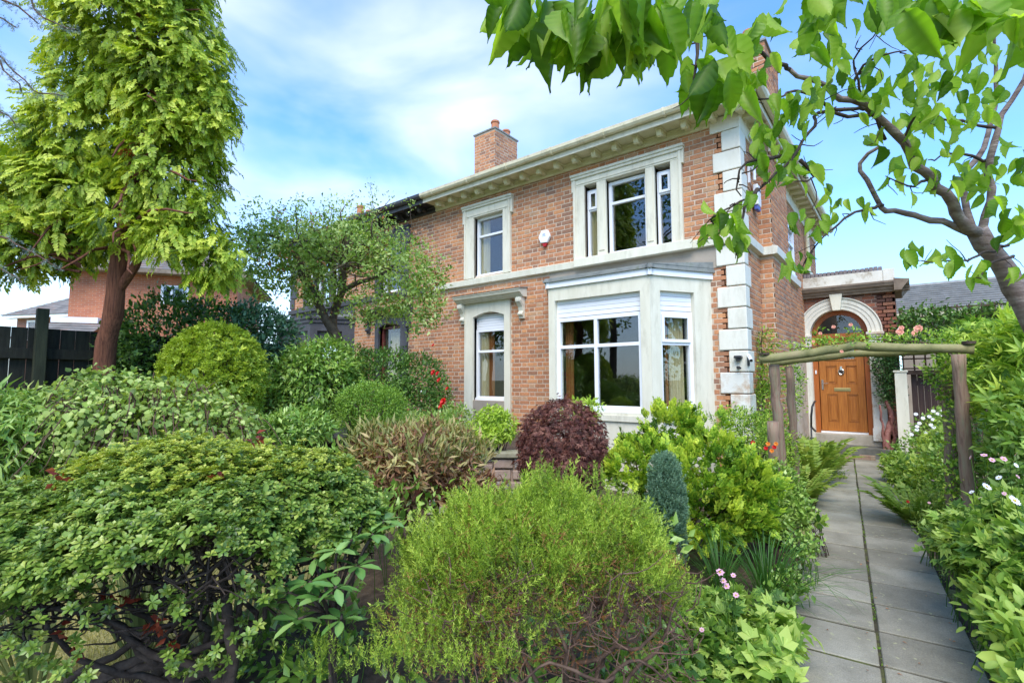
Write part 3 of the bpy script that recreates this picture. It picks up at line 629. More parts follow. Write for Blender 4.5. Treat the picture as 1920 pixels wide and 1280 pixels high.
m.box(8.421, 8.5, .02, .189, 3.57, 3.70); m.build('string_course', m_stonew, HR, bevel=.004)
m = sk(); m.prism([(0, 5.22), (.03, 5.22), (.04, 5.25), (.04, 5.42), (.06, 5.475), (0, 5.475)], YF-.03, 8.499); m.prism([(.19, 5.22), (.22, 5.22), (.23, 5.25), (.23, 5.42), (.19, 5.475)], 8.46, 9.94); m.prism([(0, 5.22), (.03, 5.22), (.04, 5.25), (.04, 5.42), (.06, 5.475), (0, 5.475)], 9.941, 15.2)
m.build('frieze_board', m_stone, HR, bevel=.004)
m = HMK(); m.box(-2.08, -1.668, .001, .04, 5.24, 5.46); m.build('corner_board', m_stonew, HR, bevel=.006)
m = sk(); m.box(YF-.385, 15.5, .0, .28, 5.476, 5.496); m.build('soffit', m_cornice, HR)
m = sk(); m.box(YF-.41, 15.5, .281, .305, 5.44, 5.545); m.build('fascia_board', m_stone, HR)
m = sk(); m.prism([(.305, 5.56), (.32, 5.53), (.35, 5.52), (.39, 5.535), (.415, 5.57), (.42, 5.625), (.408, 5.627), (.36, 5.55), (.305, 5.63)], YF-.5, 15.5); m.build('gutter', m_gutter, HR)
v = YF+.15
while v < 15.4:
    n0 = .19 if 8.4 < v < 9.95 else 0.0
    m = sk(); m.box(v-.045, v+.045, n0+.04, .25, 5.41, 5.474); m.build('eaves_bracket', m_cornice, HR, bevel=.005); v += .377
window(sk, HR, 10.95, 11.75, 3.75, 4.75, -.06, .01, m_upvc, rail=4.4)
m = sk(); m.tube([(13.25, .07, 5.45), (13.25, .07, 2.0)], .045, 10, world=False); m.tube([(13.25, .07, 4.05), (13.25, .07, 3.95)], .07, 10, world=False); m.box(12.9, 13.9, .03, .12, 4.06, 4.13); m.build('downpipe', m_gutter, HR, smooth=False)
m = sk(); m.tube([(7.95, .08, 5.28), (7.95, .08, 5.0), (7.95, .08, 4.62)], .022, 8, world=False); m.tube([(7.85, .08, 5.28), (8.05, .08, 5.28)], .025, 8, world=False); m.build('vent_pipe', m_upvc, HR)
# chimney stacks
def chimney(parent, x0, x1, y0, y1, z0, z1, pots, mat, prefix='chimney'):
    m = MB(); m.o = (0, 0); m.u = (1, 0); m.n = (0, 1); m.box(x0, x1, y0, y1, z0, z1-.02)
    co = m.build('chimney', m_mortar, parent)
    b = BrickSet(); r_ = np.random.default_rng(5)
    b.face(MB((0, y0), (1, 0), (0, -1)), brick_rows(x0, x1, z0, z1-.03, [], r_)); b.face(MB((x1, 0), (0, 1), (1, 0)), brick_rows(y0, y1, z0, z1-.03, [], r_))
    big = MB()
    for fr, u, L, z in b.items:
        p, f = brick_geo(L, jit=r_.uniform(-.003, .003)); big.add([fr.P(u+a, b_, z+c) for a, b_, c in p], f, world=True)
    big.build('brickwork', mat, co, kind='stuff')
    m = MB((0, 0), (1, 0), (0, 1)); m.box(x0-.03, x1+.03, y0-.03, y1+.03, z1-.02, z1+.015); m.build('chimney_cap', m_lead, co)
    for (x, y, r, h) in pots:
        m = MB(); m.tube([(x, y, z1), (x, y, z1+h*.8), (x, y, z1+h*.82), (x, y, z1+h*.92), (x, y, z1+h*.94), (x, y, z1+h), (x, y, z1+h), (x, y, z1+h-.12)], [r, r*.92, r*1.1, r*1.1, r*.97, r*.97, r*.75, r*.7], 16, caps=False); m.build('chimney_pot', m_terra, co, smooth=False)
    return co
c = W(928, 237, 13.0)
CHX = 0.72
chimney(HR, c[0]-CHX, c[0], c[1], c[1]+.95, 6.0, c[2]-.03, [(c[0]-.16, c[1]+.2, .11, .30), (c[0]-.22, c[1]+.74, .11, .28)], m_brick)
chimney(HR, -2.05, -1.53, 8.65, 9.75, 5.7, 7.2, [(-1.8, 8.9, .11, .40), (-1.8, 9.25, .11, .40), (-1.8, 9.55, .11, .38)], m_brick)
c = W(668, 415, 17.0)
chimney(NR, c[0]-.55, c[0]+.15, c[1], c[1]+.9, 6.0, c[2]+.25, [(c[0]-.05, c[1]+.2, .13, .35), (c[0]-.1, c[1]+.6, .13, .3)], m_brick)
# ------------------------------------------------------------------ porch
PY = 12.80; q_ = PY/12.2
pk = lambda n=0.0: MB((0, PY-n), (1, 0), (0, -1))
pz = lambda z: 1.64+(z-1.64)*q_
AC = -1.03*q_; RI = .50*q_; RO = .735*q_; ZS = pz(2.57); XR = -.07*q_
PORCH = HR
m = pk()
def arch_wall(m, u0, u1, z1, ac, r, zs, z0, n0, n1, seg=28):
    m.box(u0, ac-r, n0, n1, z0, z1); m.box(ac+r, u1, n0, n1, z0, z1)
    for i in range(seg):
        a0 = math.pi-math.pi*i/seg; a1 = math.pi-math.pi*(i+1)/seg
        x0, h0, x1, h1 = ac+r*math.cos(a0), zs+r*math.sin(a0), ac+r*math.cos(a1), zs+r*math.sin(a1)
        m.add([(x0, n0, h0), (x1, n0, h1), (x1, n1, h1), (x0, n1, h0), (x0, n0, z1), (x1, n0, z1), (x1, n1, z1), (x0, n1, z1)], [(0, 3, 2, 1), (0, 1, 5, 4), (2, 3, 7, 6)])
arch_wall(m, -1.70, XR, pz(3.5), AC, RI+.03, ZS, -.1, -.4, 0)
m.build('porch_wall', m_mortard, PORCH)
m = MB((XR, 0), (0, 1), (1, 0)); m.box(PY, 15.2, -.3, .0, -.1, pz(3.5)); m.build('porch_side_wall', m_mortard, PORCH)
def arch_cut(rows):
    out = []
    for u, L, z in rows:
        zc = z+.035; r = RO-.03
        segs = [(u-L/2, u+L/2)]
        if zc < ZS: cut = (AC-r, AC+r)
        elif zc < ZS+r:
            w = math.sqrt(r*r-(zc-ZS)**2); cut = (AC-w, AC+w)
        else: cut = None
        for s, e in segs:
            if cut is None or e <= cut[0] or s >= cut[1]: out.append((u, L, z)); continue
            if s < cut[0]-.03: out.append(((s+cut[0])/2, cut[0]-s, z))
            if e > cut[1]+.03: out.append(((e+cut[1])/2, e-cut[1], z))
    return out
b = BrickSet(); b.face(pk(), arch_cut(brick_rows(-1.69, XR, .5, pz(3.38), [], rng))); b.face(MB((XR, 0), (0, 1), (1, 0)), brick_rows(PY, 15, 1.5, pz(3.38), [], rng))
big = MB()
for fr_, u, L, z in b.items:
    p, f = brick_geo(L, jit=rng.uniform(-.003, .003)); big.add([fr_.P(u+a, b_, z+c) for a, b_, c in p], f, world=True)
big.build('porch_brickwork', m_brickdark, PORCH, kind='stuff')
m = pk(); m.prism([(0, pz(3.34)), (.12, pz(3.34)), (.13, pz(3.38)), (.16, pz(3.39)), (.17, pz(3.42)), (.22, pz(3.45)), (.24, pz(3.50)), (.25, pz(3.50)), (.25, pz(3.54)), (0, pz(3.58))], -1.70, XR+.25)
m.build('porch_cornice', m_dark_stone, PORCH, bevel=.003)
m = MB((XR, 0), (0, 1), (1, 0)); m.prism([(0, pz(3.341)), (.12, pz(3.341)), (.17, pz(3.421)), (.24, pz(3.501)), (.249, pz(3.539)), (0, pz(3.579))], PY-.249, PY+1.2); m.build('porch_cornice', m_dark_stone, PORCH)
m = pk(); m.box(-1.70, XR-.0, -.3, .02, pz(3.56), pz(3.79)); m.box(XR-.17, XR+.02, -.3, .035, pz(3.56), pz(3.80)); m.build('parapet', m_parapet, PORCH, bevel=.006)
u = -1.69; k = 0
while u < XR-.2:
    m = pk(); h = pz(3.79)+.002; dz = rng.uniform(-.006, .008); m.box(u, u+.068, -.22, .01+rng.uniform(-.006, .006), h, h+.085+dz); m.build('coping_brick', m_brickblue, PORCH, bevel=.006, seg=1); u += .076
# arch moulding, keystone, pilasters
def arch_ring(r0, r1, n1, mat, seg=36):
    m = pk()
    for i in range(seg):
        a0 = math.pi-math.pi*i/seg; a1 = math.pi-math.pi*(i+1)/seg
        P8 = []
        for n in (0.0, n1):
            for r, a in ((r0, a0), (r0, a1), (r1, a1), (r1, a0)): P8.append((AC+r*math.cos(a), n, ZS+r*math.sin(a)))
        m.add(P8, [(4, 5, 6, 7), (0, 1, 5, 4), (2, 3, 7, 6)]+([(0, 3, 7, 4)] if i == 0 else [])+([(1, 2, 6, 5)] if i == seg-1 else []))
    return m
am = arch_ring(RI, RI+.07, .03, None)
for r0, r1, n in ((RI+.07, RI+.14, .042), (RI+.14, RI+.19, .054), (RI+.19, RO-.012, .048), (RO-.012, RO+.010, .075)):
    t = arch_ring(r0, r1, n, None); am.add(t.V, t.F, world=True)
# inner soffit (reveal)
for i in range(28):
    a0 = math.pi-math.pi*i/28; a1 = math.pi-math.pi*(i+1)/28; r = RI
    pts = []
    for n in (-.25, 0):
        for rr, a in ((RI, a0), (RI, a1), (RI+.029, a1), (RI+.029, a0)): pts.append((AC+rr*math.cos(a), n, ZS+rr*math.sin(a)))
    am.add(pts, [(0, 1, 5, 4), (0, 3, 2, 1)])
am.build('arch_moulding', m_stonew, PORCH)
m = pk(); kz0, kz1 = ZS+RI-.03, pz(3.38); m.poly([(AC-.07, kz0), (AC+.07, kz0), (AC+.12, kz1), (AC-.12, kz1)], 0, .15); m.build('keystone', m_stone, PORCH, bevel=.008)
for s in (-1, 1):
    a, b_ = (AC-RO, AC-RI) if s < 0 else (AC+RI, AC+RO)
    m = pk(); m.box(a+.01, b_-.012*(s < 0), -.0, .055, .62, ZS-.10); 
    if s < 0: m.box(b_-.03, b_, -.25, -.001, .40, ZS)
    else: m.box(a, a+.03, -.25, -.001, .40, ZS)
    m.box(a-.015, b_+.015, 0, .085, ZS-.10, ZS-.055); m.box(a-.03, b_+.03, 0, .105, ZS-.055, ZS)
    m.box(a-.01, b_+.01, 0, .075, .36, .62); m.build('pilaster', m_stonew if s < 0 else m_quoinlow, PORCH, bevel=.006)
# door set, recessed
dk = lambda: MB((0, PY+.25), (1, 0), (0, -1))
DL, DR, DZ0, DZ1 = AC-.415, AC+.415, .50, 2.53
m = dk()
m.box(AC-RI-.02, DL-.012, -.04, .045, .42, ZS); m.box(DR+.012, AC+RI+.02, -.04, .045, .42, ZS); m.box(DL-.012, DR+.012, -.04, .045, DZ1+.008, ZS+.02)
for i in range(28):
    a0 = math.pi-math.pi*i/28; a1 = math.pi-math.pi*(i+1)/28; pts = []
    for n in (-.04, .045):
        for rr, a in ((RI-.115, a0), (RI-.115, a1), (RI+.02, a1), (RI+.02, a0)): pts.append((AC+rr*math.cos(a), n, ZS+.02+rr*math.sin(a)))
    m.add(pts, [(4, 5, 6, 7), (0, 1, 5, 4), (2, 3, 7, 6)])
fo = m.build('door_frame', m_doorframe, PORCH, bevel=.0)
m = dk(); seg = 24; r = RI-.11
for i in range(seg):
    a0 = math.pi-math.pi*i/seg; a1 = math.pi-math.pi*(i+1)/seg
    m.add([(AC, .0, ZS+.02), (AC+r*math.cos(a0), 0, ZS+.02+r*math.sin(a0)), (AC+r*math.cos(a1), 0, ZS+.02+r*math.sin(a1))], [(0, 1, 2)])
m.build('fanlight_pane', m_glass, fo)
m = dk(); m.box(DL-.012, DR+.012, -.03, .07, DZ0-.045, DZ0-.008); m.build('threshold', flat('aluminium_threshold', (.85, .85, .86), .3), fo)
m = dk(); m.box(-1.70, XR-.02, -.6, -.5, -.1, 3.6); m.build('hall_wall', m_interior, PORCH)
# leaf with recessed panels: build by cells
m = dk(); pan = [(DL+.13, DL+.33, DZ0+.20, DZ0+.80), (DR-.33, DR-.13, DZ0+.20, DZ0+.80), (DL+.13, DL+.33, DZ0+1.03, DZ0+1.42), (DR-.33, DR-.13, DZ0+1.03, DZ0+1.42)]
gl = (DL+.15, DR-.15, DZ0+1.56, DZ0+1.88)
wall_cells(m, DL, DR, DZ0, DZ1, pan+[gl], -.03, .012)
do = m.build('front_door', m_door, PORCH, bevel=.003)
for (a, b_, c_, d_) in pan:
    m = dk(); m.box(a, b_, -.03, -.004, c_, d_); m.frame(a+.012, b_-.012, c_+.012, d_-.012, .012, -.004, .008); m.box(a+.045, b_-.045, -.004, .009, c_+.045, d_-.045, taper=.0); m.build('door_panel', m_door, do, bevel=.006)
m = dk(); m.box(gl[0], gl[1], -.012, -.004, gl[2], gl[3]); m.build('door_glass', m_glass, do)
m = dk(); m.frame(gl[0]-.02, gl[1]+.02, gl[2]-.02, gl[3]+.02, .03, .012, .024); m.build('glazing_bead', m_door, do, bevel=.004)
m = dk()
for i in range(5):
    a = gl[0]+.06+i*.11; m.tube([(a, .0, gl[2]+.02), (a+.05, .0, gl[2]+.12), (a-.03, .0, gl[2]+.2), (a+.03, .0, gl[2]+.3)], .006, 5, world=False)
m.build('leaded_pattern', m_chrome, do)
m = dk(); m.box(AC-.15, AC+.15, .012, .022, DZ0+.87, DZ0+.945); m.box(AC-.12, AC+.12, .022, .028, DZ0+.885, DZ0+.93); m.build('letterbox', m_brass, do, bevel=.003)
m = dk()
for i in range(16):
    a0 = 2*math.pi*i/16; a1 = 2*math.pi*(i+1)/16
    m.tube([(AC+.05*math.cos(a0), .03, DZ0+1.29+.055*math.sin(a0)), (AC+.05*math.cos(a1), .03, DZ0+1.29+.055*math.sin(a1))], .012, 6, world=False)
m.box(AC-.02, AC+.02, .012, .045, DZ0+1.33, DZ0+1.41); m.build('knocker', m_chrome, do)
m = dk(); m.box(AC-.03, AC+.03, .012, .03, DZ0+1.26, DZ0+1.31); m.build('knocker_plate', m_dark, do)
m = dk(); m.box(DL+.035, DL+.07, .012, .022, DZ0+.90, DZ0+1.12); m.tube([(DL+.052, .012, DZ0+1.04), (DL+.052, .06, DZ0+1.04), (DL+.17, .065, DZ0+1.04)], .010, 8, world=False); m.build('door_handle', m_chrome, do)
m = dk(); m.box(AC-RI+.035, AC-RI+.065, .045, .06, DZ0+1.25, DZ0+1.33); m.build('bell_push', m_upvc, fo, bevel=.004)
# sill stone, steps
m = pk(); m.box(AC-RI-.10, AC+RI+.12, -.28, .02, -.05, .455); m.build('sill_stone', m_stepw, PORCH, bevel=.01)
m = pk(); m.box(AC-.95, AC+RO+.02, .02, .53, -.05, .25); so = m.build('doorstep', m_step, PORCH, bevel=.012)
m = pk()
for i in range(6): m.box(-1.75+(-.0), AC-RO-.02, .0, .06, .02+i*.078, .088+i*.078)
m.build('blue_brick_base', m_brickblue, PORCH, bevel=.004)
m = pk(); m.box(AC-RO-.35, AC-RO-.20, .0, .06, 2.75, 2.88); m.box(AC-RO-.33, AC-RO-.22, .06, .075, 2.79, 2.84); m.build('wall_light', m_dark, PORCH, bevel=.006)
# ------------------------------------------------------------------ fittings on the house wall
t = thing('alarm_box', 'white hexagonal alarm box with red base on the brick wall between upper windows', 'alarm box', tuple(HMK().P(-5.04, .02, 4.12)))
m = HMK(); m.poly([(-5.12, 4.14), (-4.98, 4.13), (-4.915, 4.24), (-4.965, 4.36), (-5.10, 4.37), (-5.165, 4.25)], .01, .07); m.build('cover', m_upvc, t, bevel=.012)
m = HMK(); m.poly([(-5.105, 4.138), (-4.985, 4.128), (-5.01, 4.07), (-5.06, 4.06)], .012, .055); m.build('strobe', m_redpl, t, bevel=.008)
m_bluegrey = flat('blue_grey_print', (.35, .42, .6)); m = HMK(); m.box(-5.07, -5.01, .0702, .0712, 4.275, 4.30); m.box(-5.085, -5.0, .0702, .0712, 4.25, 4.262); m.build('logo_print', m_bluegrey, t)
t = thing('alarm_box', 'white wall box with dark slot and blue base high on the side wall', 'alarm box', (-1.66, 8.15, 4.2))
m = sk(); m.box(8.05, 8.27, .03, .10, 4.28, 4.60); m.build('cover', m_upvc, t, bevel=.012)
m = sk(); m.box(8.09, 8.23, .1002, .104, 4.50, 4.53); m.build('slot', m_dark, t)
m = sk(); m.box(8.07, 8.25, .035, .09, 4.21, 4.279); m.build('blue_base', flat('blue_plastic', (.08, .12, .4)), t, bevel=.01)
m = sk(); m.box(7.80, 8.25, .02, .05, 4.80, 4.83); m.box(7.80, 7.83, .02, .05, 4.55, 4.80); m.build('bracket', m_upvc, t)
t = thing('security_light', 'small black security lamp with sensor on the quoin beside the bay', 'lamp', tuple(HMK().P(-1.78, .03, 1.80)))
m = HMK(); m.box(-1.85, -1.74, .03, .11, 1.93, 1.965, taper=.01); m.box(-1.82, -1.77, .04, .09, 1.885, 1.93); m.build('lamp_head', m_dark, t, bevel=.006)
m = HMK(); m.tube([(-1.80, .03, 1.80), (-1.80, .08, 1.80)], .022, 10, world=False); m.tube([(-1.80, .06, 1.80), (-1.765, .10, 1.79)], .015, 8, world=False); m.build('sensor', m_dark, t)
t = thing('security_camera', 'white bullet camera on a black arm at the house corner', 'camera', (-1.64, 7.36, 1.85))
m = HMK(); m.box(-1.685, -1.655, .03, .05, 1.82, 1.97); m.tube([(-1.67, .05, 1.93), (-1.64, .13, 1.95)], .010, 6, world=False); m.build('arm', m_dark, t)
m = HMK(); m.tube([(-1.66, .06, 1.96), (-1.60, .20, 1.89)], .024, 10, world=False); m.build('camera_body', m_upvc, t)
m = HMK(); m.tube([(-1.602, .201, 1.891), (-1.598, .212, 1.886)], .020, 10, world=False); m.build('lens', m_dark, t)
t = thing('grab_rail', 'black curved grab rail on the left of the front door step', 'rail', (-1.78, 12.2, .25))
m = MB(); m.tube([W(1529, 808, 10.5), W(1521, 800, 10.2), W(1521, 780, 10.0), W(1523, 762, 10.0), W(1527, 753, 10.35), W(1529, 752, 10.6)], .020, 8); m.build('rail', m_dark, t, smooth=True)
m = MB(); m.tube([W(1521, 800, 10.2), W(1522, 836, 10.0)], .016, 8); m.build('foot', m_dark, t)
t = thing('timber_block', 'short weathered timber plank lying across the foot of the doorstep', 'plank', (-.95, 12.2, .045))
m2 = MB((0, 0), (1, 0), (0, 1)); m2.box(-1.28, -.52, 12.08, 12.17, .046, .10); m2.build('plank', m_rustic, t, bevel=.006)
m2 = MB((0, 0), (1, 0), (0, 1)); m2.box(-.78, -.52, 12.08, 12.17, .101, .135); m2.build('plank', m_rustic, t, bevel=.006)
# ------------------------------------------------------------------ boundary fence on the left: dark boards on rails, one tall post
FX = -7.95
fk = lambda n=0.0: MB((FX+n, 0), (0, 1), (1, 0))
t = thing('garden_fence', 'dark stained boarded fence with a tall post behind the golden conifer trunk', 'fence', (FX, 1.5, 0))
fr_ = np.random.default_rng(2); y = -1.2
while y < 4.6:
    zt_ = 2.26-(y-1.15)*.012+fr_.uniform(-.004, .004)
    m = fk(); m.box(y, y+.135, .0, .016+fr_.uniform(0, .006), .05, zt_); m.build('board', m_fence, t, bevel=.003, seg=1); y += .138 if not (.93 < y < 1.07) else .146
for z in (.45, 1.9): m = fk(); m.box(-1.2, 4.6, .026, .085, z, z+.12); m.build('rail', m_fence, t, bevel=.004)
m = fk(); m.box(1.05, 1.155, .09, .19, -.1, 2.48); m.build('tall_post', m_post, t, bevel=.006)
for y in (3.0, 4.55): m = fk(); m.box(y, y+.1, -.1, -.002, -.1, 2.3); m.build('post', m_fence, t, bevel=.006)
# ------------------------------------------------------------------ brick house far left
def texbrick(name, c1, c2, mort):
    m, nt, p, out = newmat(name); L = nt.links
    tc = N(nt, 'ShaderNodeTexCoord'); mp = N(nt, 'ShaderNodeMapping'); L.new(tc.outputs['UV'], mp.inputs[0])
    b = N(nt, 'ShaderNodeTexBrick', offset=.5); b.inputs['Scale'].default_value = 1; b.inputs['Brick Width'].default_value = .235; b.inputs['Row Height'].default_value = .077; b.inputs['Mortar Size'].default_value = .007
    b.inputs['Color1'].default_value = (*c1, 1); b.inputs['Color2'].default_value = (*c2, 1); b.inputs['Mortar'].default_value = (*mort, 1); b.inputs['Bias'].default_value = 0.1
    L.new(mp.outputs[0], b.inputs[0]); n = N(nt, 'ShaderNodeTexNoise', i_Scale=1.2, i_Detail=8.0); g_ = N(nt, 'ShaderNodeNewGeometry'); L.new(g_.outputs['Position'], n.inputs[0])
    r = ramp(nt, [(.3, (.75, .75, .75)), (.7, (1.15, 1.12, 1.1))]); L.new(n.outputs['Fac'], r.inputs[0])
    mu = N(nt, 'ShaderNodeMix', data_type='RGBA', blend_type='MULTIPLY'); mu.inputs[0].default_value = 1; L.new(b.outputs[0], mu.inputs[6]); L.new(r.outputs[0], mu.inputs[7]); L.new(mu.outputs[2], p.inputs['Base Color'])
    bu = N(nt, 'ShaderNodeBump', i_Strength=.6, i_Distance=.01, invert=True); L.new(b.outputs['Fac'], bu.inputs['Height']); L.new(bu.outputs[0], p.inputs['Normal']); p.inputs['Roughness'].default_value = .9
    return m
m_tb = texbrick('orange_brick_far', (.50, .17, .075), (.40, .125, .06), (.42, .28, .2)); m_tb2 = texbrick('brown_brick_far', (.30, .13, .09), (.24, .10, .07), (.35, .26, .2))
def uvbox(mb): pass
def add_uv(o):
    """box-project UVs in metres along each face's own plane"""
    me = o.data; uv = me.uv_layers.new(name='UVMap')
    for p in me.polygons:
        n = p.normal; ax = Vector((-n.y, n.x, 0))
        ax = ax.normalized() if ax.length > .1 else Vector((1, 0, 0))
        for li in p.loop_indices:
            c_ = me.vertices[me.loops[li].vertex_index].co; uv.data[li].uv = (c_.dot(ax), c_.z if abs(n.z) < .9 else c_.y)
def tiled_slope(parent, mk, a, b, c, d, rows, mat, name='roof_tiles', cols=0, step=1.0):
    """courses of overlapping tiles on the quad a-b (eave) c-d (ridge, above b and a); real steps between courses"""
    a, b, c, d = [np.array(x, float) for x in (a, b, c, d)]; n = np.cross(b-a, d-a); n /= np.linalg.norm(n)
    if n[2] < 0: n = -n
    m = MB()
    for i in range(rows):
        s0, s1 = i/rows, min(1, (i+1.25)/rows)
        p0, p1 = a+(d-a)*s0, b+(c-b)*s0; q0, q1 = a+(d-a)*s1, b+(c-b)*s1
        up = n*.028*step; lo = n*.004
        V = [p0, p1, q1, q0, p0+up, p1+up, q1+lo, q0+lo]
        m.add(V, [(0, 3, 2, 1), (4, 5, 6, 7), (0, 1, 5, 4), (1, 2, 6, 5), (2, 3, 7, 6), (3, 0, 4, 7)], world=True)
    return m.build(name, mat, parent, kind='stuff')
A = W(133, 505, 20.0); B = W(446, 528, 21.9)
A2, B2 = A[:2], B[:2]; ez = 6.1; u_ = (B2-A2)/np.linalg.norm(B2-A2); n_ = np.array([u_[1], -u_[0]])
if n_@(-A2) < 0: n_ = -n_
LW = float(np.linalg.norm(B2-A2)); lk = lambda: MB(tuple(A2), tuple(u_), tuple(n_))
def onwall(px, py):
    """u,z of a photo pixel on the far house's front wall"""
    d = CR*(px-960)/FPX - CU*(py-640)/FPX + CF; t_ = (A2@n_)/(d[:2]@n_); P = np.array([0, 0, CAMH])+d*t_; return float((P[:2]-A2)@u_), float(P[2])
t = thing('brick_house', 'orange brick house with hipped dark roof beyond the fence on the left', 'house', (float(A2[0]+u_[0]*LW/2), float(A2[1]+u_[1]*LW/2), 0))
w0, w1 = onwall(302, 534), onwall(353, 570)
wh = (w0[0], w1[0], min(w1[1], w0[1]), max(w0[1], w1[1]))
m = lk(); wall_cells(m, 0, LW, -.5, ez, [wh], -.3, 0); m.box(0, LW, -6, -5.7, -.5, ez); m.box(0, .3, -5.7, -.3, -.5, ez); m.box(LW-.3, LW, -5.7, -.3, -.5, ez); add_uv(m.build('wall', m_tb, t))
window(lk, t, wh[0], wh[1], wh[2], wh[3], -.10, .0, m_upvc, bars_v=((wh[0]+wh[1])/2-.12,), w=.09)
curtain(lk, t, wh[0]+.7*(wh[1]-wh[0]), wh[1], wh[2], wh[3], -.2, m_upvc, 3)
m = lk(); m.box(-.55, LW+.55, -6.5, .55, ez, ez+.05); m.box(-.6, LW+.6, .5, .62, ez-.02, ez+.14); m.box(-.6, -.5, -6.5, .5, ez-.02, ez+.14); m.build('eaves', m_dark_stone, t)
e0 = [lk().P(-.6, .6, ez+.14), lk().P(LW+.6, .6, ez+.14), lk().P(LW-2.2, -3, ez+2.3), lk().P(2.2, -3, ez+2.3)]
tiled_slope(t, lk, *e0, 18, m_slate2); m = MB(); m.add([lk().P(-.6, .6, ez+.12), lk().P(-.6, -6.6, ez+.12), lk().P(2.2, -3, ez+2.28)], [(0, 1, 2)], world=True); m.add([lk().P(LW+.6, .6, ez+.12), lk().P(LW+.6, -6.6, ez+.12), lk().P(LW-2.2, -3, ez+2.28), lk().P(2.2, -3, ez+2.28), lk().P(-.6, -6.6, ez+.12)], [(0, 1, 2), (1, 4, 3, 2)], world=True); m.build('roof', m_slate2, t)
# white trimmed lean-to roof at its foot
w0, w1 = onwall(120, 622), onwall(205, 601)
m = lk(); m.box(w0[0], w1[0], .9, 1.0, w1[1]-.22, w1[1]); m.box(w0[0], w1[0], 0, .9, w1[1]-.12, w1[1]); m.build('lean_to_fascia', m_upvc, t)
tiled_slope(t, lk, lk().P(w0[0]-.5, 2.6, w1[1]-1.0), lk().P(w1[0]+.2, 2.6, w1[1]-1.0), lk().P(w1[0]+.2, .95, w1[1]-.25), lk().P(w0[0], .95, w1[1]-.25), 6, m_slate2, 'lean_to_tiles')
# bungalow
P_, Q_ = W(20, 598, 30.0), W(150, 606, 29.0); Q_[2] = P_[2]
u2 = (Q_[:2]-P_[:2])/np.linalg.norm(Q_[:2]-P_[:2]); n2_ = np.array([u2[1], -u2[0]]); 
if n2_@(-P_[:2]) < 0: n2_ = -n2_
bk = lambda: MB(tuple(P_[:2]), tuple(u2), tuple(n2_)); BL_ = 7.0; bz = P_[2]
t = thing('bungalow', 'low brown brick bungalow with patchy grey tiled roof at the far left', 'house', (float(P_[0]+u2[0]*3), float(P_[1]+u2[1]*3), 0))
m = bk(); m.box(.5, BL_, -5, 0, -.5, bz); add_uv(m.build('wall', m_tb2, t))
m = bk(); m.box(.0, BL_, -.0, .45, bz-.01, bz+.18); m.build('fascia_board', m_upvc, t)
window(bk, t, 1.35, 2.35, bz-1.3, bz-.12, .001, .08, m_upvc, w=.12)
tiled_slope(t, bk, bk().P(-.1, .5, bz+.15), bk().P(BL_+1, .5, bz+.15), bk().P(BL_+1, -3, bz+2.6), bk().P(3.6, -3, bz+2.3), 16, m_slate2)
m = MB(); m.add([bk().P(-.1, .5, bz+.15), bk().P(-.1, -6, bz+.15), bk().P(3.6, -3, bz+2.3), bk().P(BL_+1, -3, bz+2.55), bk().P(BL_+1, -6, bz+.15)], [(0, 1, 2), (1, 4, 3, 2)], world=True); m.build('roof', m_slate2, t)
# ------------------------------------------------------------------ garage / outbuilding behind the porch
t = thing('garage', 'outbuilding with long grey tiled roof beyond the porch and trellis', 'garage', (3, 17.5, 0))
m_gw = surf('outbuilding_render', (.30, .25, .2), (.4, .34, .28), 3, .9)
gk = lambda: MB((0, 16.6), (1, 0), (0, -1))
m = gk(); m.box(.0, 9, -4, 0, -.2, 3.3); m.build('wall', m_gw, t)
tiled_slope(t, gk, (-.6, 16.2, 3.30), (9.5, 16.2, 3.30), (9.5, 18.4, 4.30), (-.6, 18.4, 4.30), 13, m_slate, step=2.2); 
m = MB((0, 16.2), (1, 0), (0, -1)); m.box(-.6, 9.5, .0, .09, 3.20, 3.30); m.build('gutter', m_gutter, t)
m = MB(); m.add([(-.6, 16.2, 3.28), (-.6, 20.6, 3.28), (-.6, 18.4, 4.29), (9.5, 16.2, 3.28), (9.5, 20.6, 3.28), (9.5, 18.4, 4.29)], [(0, 1, 2), (3, 5, 4), (1, 4, 5, 2), (0, 3, 4, 1)], world=True); m.build('roof', m_slate, t)
m = MB((0, 18.4), (1, 0), (0, -1)); m.prism([(-.09, 4.28), (.09, 4.28), (.06, 4.36), (-.06, 4.36)], -.6, 9.5); m.build('ridge', m_slate, t)
# side gate beside the porch with white post, trellis above
t = thing('side_gate', 'dark brown boarded side gate behind a cream post right of the door', 'gate', (.35, 12.6, 0))
gy = 12.6; x = .10; i = 0
while x < 1.25: m = MB((0, gy), (1, 0), (0, -1)); m.box(x, x+.092, 0, .02+.003*(i % 2), .1, 1.72); m.build('board', m_gate, t, bevel=.003, seg=1); x += .096; i += 1
for z in (.35, 1.5): m = MB((0, gy), (1, 0), (0, -1)); m.box(.10, 1.25, -.04, -.001, z, z+.1); m.build('rail', m_gate, t)
a_ = WY(1694, 760, 12.3)
t = thing('gate_post', 'cream painted square post between the climber and the side gate', 'post', (float(a_[0]), 12.3, 0))
m = MB((0, 12.3), (1, 0), (0, -1)); m.box(a_[0]-.11, a_[0]+.08, -.1, .06, -.1, 1.76); m.box(a_[0]-.13, a_[0]+.10, -.12, .08, 1.76, 1.80); m.build('shaft', m_stone, t, bevel=.008)
t = thing('trellis', 'brown square trellis panel above the side gate and beam', 'trellis', (1.0, 12.45, 1.75))
for i in range(13): m = MB((0, 12.45), (1, 0), (0, -1)); x = -.02+i*.17; m.box(x, x+.028, 0, .015, 1.78, 3.02); m.build('slat', m_trellis, t)
